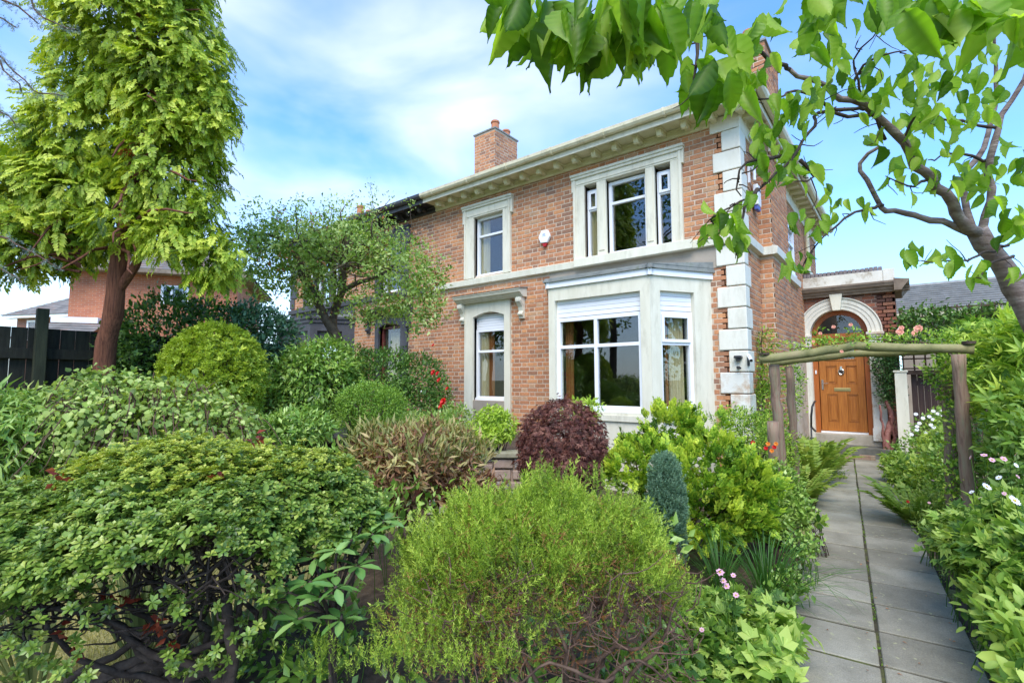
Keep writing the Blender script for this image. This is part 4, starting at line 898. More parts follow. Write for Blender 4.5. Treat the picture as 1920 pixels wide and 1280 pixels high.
for i in range(7): m = MB((0, 12.45), (1, 0), (0, -1)); z = 1.82+i*.19; m.box(-.03, 2.1, .016, .03, z, z+.028); m.build('slat', m_trellis, t)
m = MB((0, 12.45), (1, 0), (0, -1)); m.box(-.06, 2.15, -.03, .05, 1.72, 1.80); m.build('bottom_rail', m_trellis, t)
# ------------------------------------------------------------------ rustic pole arch over the path
t = thing('garden_arch', 'rustic wooden pole arch with green algae spanning the path', 'arch', (-.3, 6.3, 0))
def pole(name, pts, r, mat, k=12, seed=0, cap=True):
    """slightly crooked round pole with knots"""
    r_ = np.random.default_rng(seed); P = [np.array(p, float) for p in pts]; out = []; rr = []
    for a, b in zip(P[:-1], P[1:]):
        n = max(3, int(np.linalg.norm(b-a)/.12))
        for i in range(n): s = i/n; out.append(a+(b-a)*s+r_.normal(0, .005, 3)); rr.append(r*(1+r_.normal(0, .06)))
    out.append(P[-1]); rr.append(r)
    m = MB(); m.tube(out, rr, k); return m.build(name, mat, t, smooth=True, bevel=0)
bl, bm_, br_ = W(1424, 674, 5.35), W(1604, 652, 4.95), W(1826, 655, 4.42)
pole('beam', [bl, bm_+np.array([0, 0, .012]), br_], .044, m_beam, 14, 1)
bl2, br2 = bl+np.array([.02, .42, -.03]), br_+np.array([0.02, .55, .03])
pole('beam', [bl2, (bl2+br2)/2+np.array([0, 0, .03]), br2], .036, m_beam, 12, 2)
pole('post', [W(1470, 935, 5.35), W(1451, 684, 5.35)], .052, m_rustic, 12, 3)
pole('post', [W(1478, 930, 5.30)+np.array([0.02, .42, 0]), W(1463, 690, 5.30)+np.array([.02, .40, .02])], .042, m_rustic, 12, 4)
pole('post', [W(1455, 960, 5.1), W(1449, 790, 5.1)], .055, m_rustic, 12, 8)
pole('post', [W(1822, 1010, 4.42), W(1797, 664, 4.42)], .053, m_rustic, 12, 5)
pole('post', [W(1788, 1000, 4.9), W(1776, 672, 4.9)], .052, m_rustic, 12, 6)
m = MB(); m.tube([br_+np.array([-.03, -.01, .05]), br_+np.array([-.03, -.01, .075])], .05, 12); m.build('post_top', m_bark_dk, t)
m = MB(); m.tube([bl+np.array([.05, 0, .05]), bl+np.array([.05, 0, .07])], .05, 12); m.build('post_top', m_bark_dk, t)
# ------------------------------------------------------------------ raised stone planter in front of the small window
t = thing('stone_planter', 'raised planter of rough stones with mossy coping in front of the small lower window', 'planter', (-4.6, 5.3, 0))
m_rubble = [surf('rubble_stone_%s' % n, a_, b_, 7, .9, .8, 25, dirt=(.12, .1, .07), dirt_amt=.6) for n, a_, b_ in (('buff', (.34, .29, .23), (.46, .41, .33)), ('grey', (.26, .24, .22), (.38, .36, .33)), ('brown', (.28, .2, .16), (.4, .3, .24)))]
m_cope = surf('mossy_coping', (.20, .19, .12), (.34, .31, .22), 8, .95, .6, 30, dirt=(.10, .12, .04), dirt_amt=.8, dscale=5)
pp = [W(800, 842, 5.9), W(925, 838, 6.0), W(1010, 826, 6.0)]
r_ = np.random.default_rng(8)
for a_, b_ in zip(pp[:-1], pp[1:]):
    u3 = (b_-a_)[:2]; L3 = float(np.linalg.norm(u3)); u3 = u3/L3; n3 = np.array([u3[1], -u3[0]])
    if n3@(-a_[:2]) < 0: n3 = -n3
    z = .05; 
    mk3 = lambda: MB(tuple(a_[:2]), tuple(u3), tuple(n3))
    m = mk3(); m.box(0, L3, -.25, -.02, .0, .70); m.build('core', m_mortard, t)
    zt3 = .70
    while z < zt3-.05:
        h = r_.uniform(.09, .15); u = -r_.uniform(0, .1)
        h = min(h, zt3-z)
        while u < L3:
            w_ = r_.uniform(.14, .34); a0, a1 = max(u, 0), min(u+w_, L3)
            if a1-a0 > .04:
                m = mk3(); d = r_.uniform(-.01, .02); j = r_.uniform(-.008, .008, 8)
                m.add([(a0+.006, -.04, z+.006), (a1-.006, -.04, z+.006), (a1-.006, -.04, z+h-.006), (a0+.006, -.04, z+h-.006), (a0+.012+j[0], d+.004, z+.012+j[1]), (a1-.012+j[2], d, z+.012+j[3]), (a1-.012+j[4], d-.006, z+h-.012+j[5]), (a0+.012+j[6], d+.006, z+h-.012+j[7])],
                      [(4, 5, 6, 7), (0, 1, 5, 4), (1, 2, 6, 5), (2, 3, 7, 6), (3, 0, 4, 7)])
                m.build('stone', m_rubble[r_.integers(0, 3)], t, bevel=.012, seg=2)
            u += w_+.004
        z += h+.004
    u = 0
    while u < L3-.05: m = mk3(); w_ = min(r_.uniform(.38, .5), L3-u); m.box(u+.003, u+w_-.003, -.25, .05+r_.uniform(-.008, .008), .705, .765+r_.uniform(-.005, .005)); m.build('coping_stone', m_cope, t, bevel=.012); u += w_
V = [(-5.95, 4.9, .7), (-4.2, 5.35, .7), (-3.6, 6.0, .7), (-3.7, 7.3, .7), (-7.6, 7.3, .7), (-7.6, 5.2, .7)]
m = MB(); m.add([tuple(pp[0][:2])+(.68,), tuple(pp[1][:2]+np.array([0, .05]))+(.68,), tuple(pp[2][:2]+np.array([0, .05]))+(.68,), (pp[2][0]+.1, 7.35, .68), (-7.6, 7.35, .68), (-7.6, pp[0][1]+.3, .68)], [(0, 1, 2, 3, 4, 5)], world=True)
V6 = [v[:2]+(0.0,) for v in m.V]; m.add(V6, [], world=True); m.F += [(i, (i+1) % 6, 6+(i+1) % 6, 6+i) for i in range(6)]
m.build('planter_soil', m_soil, t)
# ================================================================== VEGETATION TOOLS
def nrm(v): return v/np.maximum(1e-9, np.linalg.norm(v, axis=-1, keepdims=True))
Z3 = np.array([0, 0, 1.0])
class Env:
    """union of ellipsoids with a lumpy skin"""
    def __init__(s, ells, bump=.08, freq=3.0, seed=0):
        s.c = np.array([e[0] for e in ells], float); s.r = np.array([e[1] for e in ells], float); s.b = bump; s.f = freq; s.rng = np.random.default_rng(seed); s.ph = s.rng.uniform(0, 6, 9)
    def noise(s, P):
        x, y, z = P[:, 0]*s.f, P[:, 1]*s.f, P[:, 2]*s.f; p = s.ph
        return (np.sin(x*1.3+p[0]+1.7*np.sin(y*.9+p[1]))+np.sin(y*1.9+p[2]+1.3*np.sin(z*1.1+p[3]))+np.sin(z*1.6+p[4]+1.5*np.sin(x*1.2+p[5]))+.6*np.sin(x*3.7+y*3.1+z*4.1+p[6]))/3.6
    def surf(s, n, lo=.85, hi=1.0, keep=None, depthpow=1.0):
        out = []; no = []; tot = 0; area = s.r[:, 0]*s.r[:, 1]+s.r[:, 1]*s.r[:, 2]+s.r[:, 0]*s.r[:, 2]; pr = area/area.sum()
        for _ in range(30):
            k = s.rng.choice(len(pr), 2*n, p=pr); d = nrm(s.rng.normal(size=(2*n, 3))); c, r = s.c[k], s.r[k]
            P = c+r*d; q = s.rng.uniform(0, 1, 2*n)**depthpow; sc = lo+(hi-lo)*(1-q); P = c+r*d*(sc*(1+s.b*s.noise(P)))[:, None]
            inside = np.zeros(2*n, bool)
            for j in range(len(pr)):
                v = np.linalg.norm((P-s.c[j])/s.r[j], axis=1); inside |= (v < lo*.93) & (k != j)
            ok = ~inside
            if keep is not None: ok &= keep(P)
            out.append(P[ok]); no.append(nrm(d/r)[ok]); tot += ok.sum()
            if tot >= n: break
        return np.concatenate(out)[:n], np.concatenate(no)[:n]
def E(px, py, t, rx, ry, rd=None):
    k = t/FPX; return (W(px, py, t), (rx*k, rd if rd is not None else rx*k, ry*k))
# leaf templates: (verts (k,3) in length/width/normal, triangles, tone offsets)
T_LEAF2 = (np.array([(0, 0, 0), (.45, .5, .06), (1, 0, -.08), (.45, -.5, .06)]), np.array([(0, 1, 2), (0, 2, 3)]), np.array([-.05, 0, .05, 0]))
T_LEAF = (np.array([(0, 0, 0), (.38, .5, .07), (.38, -.5, .07), (.5, 0, -.01), (1, 0, -.13)]), np.array([(0, 1, 3), (1, 4, 3), (0, 3, 2), (3, 4, 2)]), np.array([-.06, 0, 0, .03, .05]))
T_OBO = (np.array([(0, 0, 0), (.62, .5, .07), (.62, -.5, .07), (.5, 0, -.01), (1, 0, -.10)]), T_LEAF[1], T_LEAF[2])
T_NEEDLE = (np.array([(0, .5, 0), (0, -.5, 0), (1, 0, 0)]), np.array([(0, 1, 2)]), np.array([-.05, -.05, .08]))
def compose(items, base=T_LEAF2):
    """build a sprig template from leaves: item = (pos, axis, normal, L, Wd, tone)"""
    V = []; F = []; T = []; b = 0
    for pos, ax, no, L, Wd, tn in items:
        ax = nrm(np.array(ax, float)); no = np.array(no, float); no = nrm(no-ax*(no@ax)); sd = np.cross(no, ax)
        v = base[0]; V.append(np.array(pos)+v[:, :1]*L*ax+v[:, 1:2]*Wd*sd+v[:, 2:]*L*no); F.append(base[1]+b); T.append(base[2]+tn); b += len(v)
    return (np.concatenate(V), np.concatenate(F), np.concatenate(T))
def rosette(n=6, L=.5, Wd=.2, lift=.25, seed=0, base=T_LEAF, inner=True):
    r = np.random.default_rng(seed); it = []
    for i in range(n):
        a = 2*math.pi*i/n+r.uniform(-.25, .25); l = lift+r.uniform(-.15, .2)
        ax = (l, math.cos(a), math.sin(a)); it.append(((0.0, 0, 0), ax, (1, -.3*math.cos(a), -.3*math.sin(a)), L*r.uniform(.8, 1.1), Wd, 0))
    if inner:
        for i in range(3):
            a = 2*math.pi*i/3+r.uniform(-.3, .3); it.append(((.04, 0, 0), (1.1, math.cos(a)*.8, math.sin(a)*.8), (1, -.6*math.cos(a), -.6*math.sin(a)), L*.55, Wd*.7, .15))
    return compose(it, base)       # template axes: x = out along the shoot
def fan(n=7, depth=2, L=1.0, wd=.07, droop=.0, seed=0, curl=.25, base=T_LEAF2, sc=.42):
    """flat fern-like spray, x = length, y = spread, z = normal"""
    r = np.random.default_rng(seed); it = []
    for i in range(n):
        s = (i+.5)/n; x = L*s*.85
        for sg in (-1, 1):
            l = L*sc*(1-.55*s)*r.uniform(.8, 1.15); ax = (.75, sg*.75, curl*r.uniform(-.4, 1)-droop*s)
            it.append(((x, 0, curl*.25*s*s), ax, (0, 0, 1), l, wd*1.6*r.uniform(.8, 1.2), .1*s))
            if depth > 1:
                a = nrm(np.array(ax))
                for q in (.35, .65):
                    p = np.array((x, 0, curl*.25*s*s))+a*l*q; it.append((tuple(p), (1.0, sg*.15, curl*r.uniform(-.2, .8)-droop), (0, 0, 1), l*.5, wd*1.2, .12+.1*s))
    it.append(((L*.8, 0, curl*.15), (1, 0, -droop), (0, 0, 1), L*.28, wd*1.6, .2))
    return compose(it, base)
def shootT(n=14, L=1.0, nl=.16, wd=.035, seed=0, ang=.55, base=T_NEEDLE):
    """bottle-brush shoot of needles along x"""
    r = np.random.default_rng(seed); it = []
    for i in range(n):
        s = i/n; a = i*2.4+r.uniform(-.3, .3); it.append(((L*s, 0, 0), (1, math.cos(a)*ang*1.6, math.sin(a)*ang*1.6), (r.uniform(-1, 1), math.cos(a+1.5), math.sin(a+1.5)), nl*(1-.35*s)*r.uniform(.8, 1.2), wd, .25*s-.1))
    return compose(it, base)
def lobed(n=5, L=1.0, Wd=.34, spread=1.5, seed=0, base=T_LEAF):
    """palmate leaf with n lobes"""
    it = []
    for i in range(n):
        a = (i/(n-1)-.5)*2*spread; it.append(((0, 0, 0), (math.cos(a), math.sin(a), -.05), (0, 0, 1), L*(1-.35*abs(a)/spread), Wd*L, 0))
    return compose(it, base)
def scatter(P, A, Nn, L, Wd, tone, T):
    V, F, TT = T; n = len(P); k = len(V)
    A = nrm(A); Nn = nrm(Nn-A*np.sum(A*Nn, 1, keepdims=True)); S = np.cross(Nn, A)
    L = np.broadcast_to(L, (n,))[:, None, None]; Wd = np.broadcast_to(Wd, (n,))[:, None, None]
    X = P[:, None]+L*V[None, :, :1]*A[:, None]+Wd*V[None, :, 1:2]*S[:, None]+L*V[None, :, 2:]*Nn[:, None]
    Fi = F[None]+(np.arange(n)*k)[:, None, None]; tn = np.asarray(tone)[:, None]+TT[None]
    return X.reshape(-1, 3), Fi.reshape(-1, 3), tn.ravel()
class Foliage:
    def __init__(s): s.parts = []; s.n = 0; s.tmpl = []
    def add(s, P, A, Nn, L, Wd, tone, T):
        if len(P) == 0: return s
        n = len(P); s.tmpl.append((np.asarray(P), nrm(np.asarray(A)), np.asarray(Nn), np.broadcast_to(L, (n,)).copy(), np.broadcast_to(Wd, (n,)).copy(), np.broadcast_to(tone, (n,)).copy(), T)); return s
    def build(s, name, mat, parent, nsingle=0, single='leaf', kind='stuff'):
        org = np.array(origin(parent)) if parent is not None else np.zeros(3)
        V = []; F = []; T = []; b = 0; tot = 0
        allsc = []
        for gi, (P, A, Nn, L, Wd, tone, TT) in enumerate(s.tmpl):
            t = np.maximum(.2, (P-np.array([0, 0, CAMH]))@CF); d = P-np.array([0, 0, CAMH]); x = 960+FPX*(d@CR)/t; y = 640-FPX*(d@CU)/t
            vis = (x > 0) & (x < 1920) & (y > 0) & (y < 1280) & ((P-np.array([0, 0, CAMH]))@CF > .25); allsc.append(np.where(vis, L/t, 0))
        if nsingle:
            cat = np.concatenate(allsc); th = np.sort(cat)[-nsingle] if len(cat) > nsingle else 0
        meshes = {}
        for gi, (P, A, Nn, L, Wd, tone, TT) in enumerate(s.tmpl):
            m = np.zeros(len(P), bool)
            if nsingle: m = (allsc[gi] >= th) & (allsc[gi] > 0)
            if m.any():
                A2 = nrm(A); N2 = nrm(Nn-A2*np.sum(A2*Nn, 1, keepdims=True)); S2 = np.cross(N2, A2)
                for i in np.where(m)[0]:
                    tb = int(np.clip(round(float(tone[i])*5), -2, 7)); key = (gi, tb)
                    if key not in meshes:
                        me = raw_mesh(single, TT[0], TT[1], tone=TT[2]+tb/5); me.materials.append(mat); meshes[key] = me
                    o = bpy.data.objects.new(single, meshes[key]); COL.objects.link(o); o.parent = parent
                    a_, s_, n_2 = A2[i]*L[i], S2[i]*Wd[i], N2[i]*L[i]; p_ = P[i]-org
                    o.matrix_local = Matrix(((a_[0], s_[0], n_2[0], p_[0]), (a_[1], s_[1], n_2[1], p_[1]), (a_[2], s_[2], n_2[2], p_[2]), (0, 0, 0, 1)))
            r = ~m
            if r.any():
                v, f, tn = scatter(P[r], A[r], Nn[r], L[r], Wd[r], tone[r], TT); V.append(v); F.append(f+b); T.append(tn); b += len(v)
        if not V: return None
        V = np.concatenate(V)-org; F = np.concatenate(F); T = np.concatenate(T)
        global TRIS; TRIS += len(F)
        me = raw_mesh(name, V, F, tone=T); me.materials.append(mat)
        o = bpy.data.objects.new(name, me); COL.objects.link(o); o.parent = parent
        if kind: o['kind'] = kind
        return o
TRIS = 0
def clump_foliage(env, nc, nl, rc, L, T, seed=0, lo=.85, hi=1.0, up=.3, out=.8, jit=.5, drop=0.0, tonev=.22, keep=None, ratio=1.0, lv=.25, flatn=None, base_tone=.5, depthpow=1.0, squash=.7):
    """leaves gathered in clumps over the skin of env; returns P,A,N,L,tone"""
    r = np.random.default_rng(seed); env.rng = np.random.default_rng(seed+100)
    C, Nc = env.surf(nc, lo, hi, keep, depthpow); m = len(C)
    off = r.normal(size=(m, nl, 3))*rc; al = np.sum(off*Nc[:, None], 2, keepdims=True); off -= Nc[:, None]*al*(1-squash)
    P = (C[:, None]+off).reshape(-1, 3); Nr = np.repeat(Nc, nl, 0); ct = np.repeat(r.normal(0, tonev, m), nl)
    A = nrm(Nr*out+Z3*up-Z3*drop+r.normal(size=P.shape)*jit)
    Nn = Nr*.6+Z3*.7+r.normal(size=P.shape)*.35 if flatn is None else Nr*flatn[0]+Z3*flatn[1]+r.normal(size=P.shape)*flatn[2]
    Ls = L*np.exp(r.normal(0, lv, len(P)))
    return P, A, Nn, Ls, base_tone+ct+r.normal(0, .06, len(P))
def limb(m, pts, r0, r1, seed=0, wob=.03, k=8, seg=.12):
    """tapering crooked limb through the given points"""
    r = np.random.default_rng(seed); P = [np.array(p, float) for p in pts]; out = []
    for i in range(len(P)-1):
        p0 = P[max(i-1, 0)]; p1 = P[i]; p2 = P[i+1]; p3 = P[min(i+2, len(P)-1)]
        n = max(2, int(np.linalg.norm(p2-p1)/seg))
        for j in range(n):
            s = j/n; out.append(.5*((2*p1)+(-p0+p2)*s+(2*p0-5*p1+4*p2-p3)*s*s+(-p0+3*p1-3*p2+p3)*s**3))
    out.append(P[-1]); out = np.array(out); n = len(out); w = r.normal(0, 1, (n, 3)); w = (w+np.roll(w, 1, 0))/2; w[0] = w[-1] = 0
    out = out+w*wob; rr = [r0+(r1-r0)*(i/(n-1)) for i in range(n)]; rr = [x*(1+.06*math.sin(i*2.3+seed)) for i, x in enumerate(rr)]
    m.tube(out, rr, k); return out
def twigs(m, starts, ends, r0, r1, seed=0, wob=.02, k=5, sag=0.0):
    for i, (a, b) in enumerate(zip(starts, ends)):
        a, b = np.array(a), np.array(b); mid = (a+b)/2+np.array([0, 0, -sag])+np.random.default_rng(seed+i).normal(0, wob*2, 3); limb(m, [a, mid, b], r0, r1, seed+i, wob, k, seg=max(.05, np.linalg.norm(b-a)/6))
def ground_pt(px, py, t): p = W(px, py, t); p[2] = 0.03; return p
def lm(n, *a, **k): return leafmat(n, *a, **k)
g_yew = lm('golden_yew_leaf', (.14, .20, .012), (.34, .46, .03), (.58, .66, .08), transl=.3)
g_con = lm('golden_conifer_leaf', (.07, .13, .012), (.31, .44, .03), (.62, .68, .09), transl=.35)
g_hin = lm('hinoki_leaf', (.03, .09, .01), (.20, .38, .025), (.60, .70, .07), transl=.28)
g_heath = lm('tree_heath_leaf', (.08, .13, .02), (.28, .42, .04), (.58, .70, .10), transl=.4, var=.7)
g_heathb = lm('dead_heath_leaf', (.10, .035, .012), (.32, .12, .035), (.55, .27, .12), transl=.3, tcol=(1.2, .8, .5))
g_aza = lm('azalea_leaf', (.05, .10, .015), (.18, .29, .04), (.42, .48, .10), transl=.22, rough=.35, spec=.45)
g_azat = lm('azalea_young_leaf', (.18, .24, .03), (.36, .44, .05), (.60, .60, .13), transl=.3)
g_weep = lm('weeping_shrub_leaf', (.08, .14, .025), (.32, .46, .09), (.62, .70, .24), transl=.35, rough=.4)
g_dark = lm('dark_hedge_leaf', (.03, .08, .015), (.10, .21, .035), (.24, .38, .08), transl=.25)
g_laur = lm('broad_shrub_leaf', (.06, .13, .02), (.21, .37, .05), (.44, .58, .14), transl=.25, rough=.3, spec=.5)
g_box = lm('small_lime_shrub_leaf', (.08, .17, .02), (.20, .36, .04), (.36, .50, .08), transl=.3)
g_crab = lm('crab_tree_leaf', (.10, .19, .035), (.30, .45, .10), (.62, .72, .30), transl=.45)
g_red = lm('bronze_leaf', (.13, .05, .03), (.36, .20, .10), (.50, .46, .17), transl=.3, tcol=(1.2, .9, .5))
g_redg = lm('bronze_green_leaf', (.12, .15, .04), (.30, .31, .09), (.55, .40, .18), transl=.3)
g_purp = lm('purple_maple_leaf', (.045, .013, .011), (.17, .06, .045), (.38, .18, .12), transl=.2, tcol=(1.3, .5, .5))
g_blue = lm('blue_conifer_leaf', (.05, .11, .055), (.13, .24, .13), (.28, .42, .27), transl=.15)
g_blued = lm('dark_blue_leaf', (.03, .08, .04), (.08, .18, .09), (.18, .31, .17), transl=.2)
g_lime = lm('lime_leaf', (.20, .34, .03), (.42, .58, .06), (.62, .74, .14), transl=.35)
g_chois = lm('mexican_orange_leaf', (.08, .19, .02), (.29, .47, .05), (.58, .71, .12), transl=.38, var=.7)
g_anem = lm('anemone_leaf', (.07, .16, .025), (.25, .41, .06), (.50, .62, .14), transl=.4, var=.75)
g_fern = lm('fern_leaf', (.10, .18, .03), (.25, .38, .06), (.44, .52, .12), transl=.4)
g_grass = lm('grass_blade', (.05, .14, .02), (.15, .32, .05), (.36, .55, .16), transl=.3)
g_cherry = lm('cherry_leaf', (.07, .16, .012), (.22, .40, .035), (.46, .62, .10), transl=.60, var=.8, rough=.4, tcol=(1.3, 1.35, .4))
g_ivy = lm('climber_leaf', (.02, .06, .015), (.05, .13, .03), (.12, .23, .07), transl=.2)
g_rhodo = lm('rhododendron_leaf', (.05, .12, .03), (.12, .26, .055), (.28, .44, .13), transl=.2, rough=.28, spec=.6)
g_phor = lm('variegated_strap_leaf', (.16, .20, .07), (.34, .36, .15), (.55, .52, .30), transl=.2, rough=.3)
g_lawn = lm('lawn_blade', (.20, .20, .05), (.42, .38, .12), (.62, .55, .24), transl=.3)
g_cedar = lm('blue_cedar_needle', (.10, .14, .12), (.22, .28, .24), (.38, .44, .38), transl=.1)
p_red = flat('red_petal', (.55, .01, .012), .5); p_pink = flat('pink_petal', (.66, .36, .44), .6); p_white = flat('white_petal', (.82, .82, .80), .5); p_yel = flat('yellow_disc', (.62, .42, .04), .6); p_orange = flat('orange_petal', (.75, .25, .03), .5); p_salm = flat('salmon_petal', (.74, .34, .24), .5)
def flower(parent, P, size, mat, n=12, centre=p_yel, up=None, double=False, name='flower', seed=0):
    """single flower: ring(s) of petals round a domed centre, facing 'up'"""
    r = np.random.default_rng(seed); d = nrm(np.array(up if up is not None else (-.2, -.6, .8), float)); a = nrm(np.cross(d, [0.3, .2, 1])); b = np.cross(d, a); m = MB()
    P = np.array(P, float)
    for ring in range(3 if double else 1):
        k = n-ring*2; R = size/2*(1-.28*ring)
        for i in range(max(3, k)):
            an = 2*math.pi*i/k+ring*.4+r.uniform(-.1, .1); u = a*math.cos(an)+b*math.sin(an); s = -a*math.sin(an)+b*math.cos(an); w = math.pi*R/k*(1.5 if double else .85)
            lift = (.15+.35*ring if double else .1)
            p0 = P+u*R*.15; p1 = P+u*R*.6+d*R*lift*.7+s*w; p2 = P+u*R*.6+d*R*lift*.7-s*w; p3 = P+u*R*(1+r.uniform(-.08, .08))+d*R*lift; p4 = P+u*R*.6+d*R*lift*.45
            m.add([p0, p1, p3, p2, p4], [(0, 1, 4), (1, 2, 4), (2, 3, 4), (3, 0, 4)], world=True)
    o = m.build(name, mat, parent)
    c = MB(); rr = size*(.13 if not double else .08); V = [P+d*rr*1.1]; F = []
    for i in range(6): an = i*math.pi/3; V.append(P+(a*math.cos(an)+b*math.sin(an))*rr+d*rr*.4)
    c.add(V, [(0, i+1, (i+1) % 6+1) for i in range(6)], world=True); c.build('flower_centre', centre, o)
    return o
def stalk(m, a, b, r=.003, k=4): m.tube([a, (np.array(a)+np.array(b))/2+np.array([.01, 0, 0]), b], r, k)
def blade(m, base, tip, w, sag, seed=0, n=7, nrmv=None):
    """arching strap leaf with a keel"""
    base, tip = np.array(base, float), np.array(tip, float); d = tip-base; h = np.array([d[0], d[1], 0]); side = nrm(np.cross(d, Z3)+1e-6)
    V = []
    for i in range(n+1):
        s = i/n; p = base+d*s+Z3*sag*(4*s*(1-s))*.5; p[2] = p[2] if s < .5 else p[2]; ww = w*math.sin(math.pi*min(1, .12+.88*s)**.8)*.5+.0008
        ww = w*.5*(1-s**2.5)*(0.55+.45*min(1, s*3)); V += [p-side*ww, p-Z3*ww*.35, p+side*ww]
    F = []
    for i in range(n): b_ = i*3; F += [(b_, b_+1, b_+4, b_+3), (b_+1, b_+2, b_+5, b_+4)]
    m.add(V, F, world=True)
# ================================================================== PLANTS
def plant(name, label, cat, base, group=None): return thing(name, label, cat, tuple(float(x) for x in base), group)
def add_clumps(fo, env, nc, nl, rc, L, T, wr=1.0, **k):
    P, A, Nn, Ls, tn = clump_foliage(env, nc, nl, rc, L, T, **k); fo.add(P, A, Nn, Ls, Ls*wr, tn, T); return P, A
FAN = [fan(6, 1, seed=i, droop=.3, curl=.25, wd=.085, sc=.40) for i in range(3)]
FANH = [fan(5, 2, seed=i+9, droop=-.12, curl=.5, wd=.10, sc=.5) for i in range(3)]
# ---------------- golden conifer
base = ground_pt(197, 760, 5.55)
t = plant('conifer_tree', 'tall golden green conifer with drooping sprays and forked red brown trunk', 'tree', base)
m = MB(); fork = W(222, 520, 5.55)
limb(m, [base, W(197, 690, 5.55), W(212, 590, 5.55), fork, W(235, 440, 5.6), W(250, 300, 5.7), W(265, 120, 5.75), W(265, -60, 5.8), W(262, -200, 5.85)], .120, .04, 1, .012, 14, .2)
limb(m, [W(212, 560, 5.55), W(240, 515, 5.5), W(262, 480, 5.6), W(285, 430, 5.7), W(300, 340, 5.8)], .055, .02, 2, .015, 10)
m.build('trunk', m_bark_con, t, smooth=True)
m = MB(); cr = np.random.default_rng(4)
for i in range(46):
    y0 = cr.uniform(-120, 480); a = W(225+(480-y0)*.08, y0+30, 5.65); dx = cr.uniform(-130, 150)*(1.0 if y0 > -60 else .6); b = W(235+dx, y0+cr.uniform(-30, 70), 5.6+cr.uniform(-.9, .9)); limb(m, [a, (a+b)/2+np.array([0, 0, .12]), b], .026, .006, i, .03, 5, .2)
for i in range(10):
    a = W(150, 460+cr.uniform(-60, 60), 5.6); b = W(cr.uniform(-60, 80), cr.uniform(340, 540), 5.5+cr.uniform(-.4, .4)); limb(m, [a, (a+b)/2+np.array([0, 0, .1]), b], .018, .005, i+60, .03, 5, .15)
m.build('branches', m_bark_con, t, smooth=True, kind='stuff')
env = Env([E(262, -150, 5.9, 105, 190), E(252, 45, 5.9, 122, 160), E(330, 150, 5.8, 78, 130), E(318, 320, 5.7, 76, 110), E(175, 250, 5.9, 92, 95), E(160, 370, 5.9, 88, 75), E(50, 375, 5.8, 80, 70), E(80, 440, 5.7, 75, 38), E(385, 430, 5.6, 32, 60), E(-60, 410, 5.6, 70, 90), E(395, 210, 5.7, 36, 70), E(405, 490, 5.5, 26, 34), E(235, 430, 5.4, 50, 28), E(318, 450, 5.4, 40, 34), E(20, 480, 5.6, 70, 24), E(110, 300, 5.9, 50, 40), E(-10, 310, 5.8, 50, 36)], .24, 4.0, 3)
fo = Foliage()
for i in range(3): add_clumps(fo, env, 520, 9, .075, .15, FAN[i], seed=20+i, lo=.84, hi=1.16, out=.7, up=0, drop=1.0, jit=.35, tonev=.22, flatn=(.8, .6, .3), base_tone=.55)
for i in range(2): add_clumps(fo, env, 300, 5, .11, .18, FAN[i], seed=30+i, lo=.35, hi=.86, out=.6, up=0, drop=.6, jit=.6, tonev=.18, base_tone=.33)  # inner sprays toned darker: shade inside the crown put into the colour
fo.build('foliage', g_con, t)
fo = Foliage(); add_clumps(fo, env, 14, 3, .05, .18, FAN[0], seed=77, lo=.7, hi=.95, out=.6, drop=.8, jit=.4); fo.build('dead_sprays', g_heathb, t)
# ---------------- overhanging blue cedar twigs, top left
t = plant('cedar_tree', 'sparse blue grey cedar branches hanging in at the top left corner', 'tree', ground_pt(-420, 900, 3.0))
m = MB(); limb(m, [ground_pt(-420, 900, 3.0), W(-420, 300, 3.0), W(-400, -300, 3.0)], .16, .08, 1, .02, 12, .2); m.build('trunk', m_bark_dk, t, smooth=True)
m = MB(); fo = Foliage(); tr = []
paths = [[(-400, -150, 3.0), (-150, -90, 2.7), (20, -30, 2.5), (70, 25, 2.45), (142, 55, 2.4)], [(-400, 60, 3.0), (-200, 40, 2.8), (-60, 60, 2.7), (22, 132, 2.6), (72, 172, 2.6), (118, 180, 2.6)], [(-150, -90, 2.7), (-60, -20, 2.5), (30, 52, 2.5)], [(-200, 40, 2.8), (-60, 150, 2.7), (28, 232, 2.6)], [(-60, -30, 2.6), (40, 10, 2.5), (72, 45, 2.5)], [(-200, 100, 2.8), (-40, 85, 2.6), (40, 172, 2.6)],
         [(-400, 450, 3.0), (-150, 470, 2.9), (-30, 490, 2.8), (40, 530, 2.8)], [(-150, 470, 2.9), (-40, 440, 2.8), (60, 470, 2.8), (108, 500, 2.8)]]
for i, p in enumerate(paths):
    o_ = limb(m, [W(*q) for q in p], .012, .003, i+3, .012, 5, .05); tr.append(o_[len(o_)//3:])
m.build('branches', m_bark_br, t, smooth=True, kind='stuff')
cr = np.random.default_rng(6); P = np.concatenate(tr); P = np.repeat(P, 9, 0)+cr.normal(0, .012, (len(P)*9, 3)); A = cr.normal(size=P.shape)+np.array([0, 0, -.5])
fo.add(P, A, cr.normal(size=P.shape), .028, .028, cr.uniform(.2, .8, len(P)), shootT(9, 1, .5, .09, 1)); fo.build('needles', g_cedar, t)
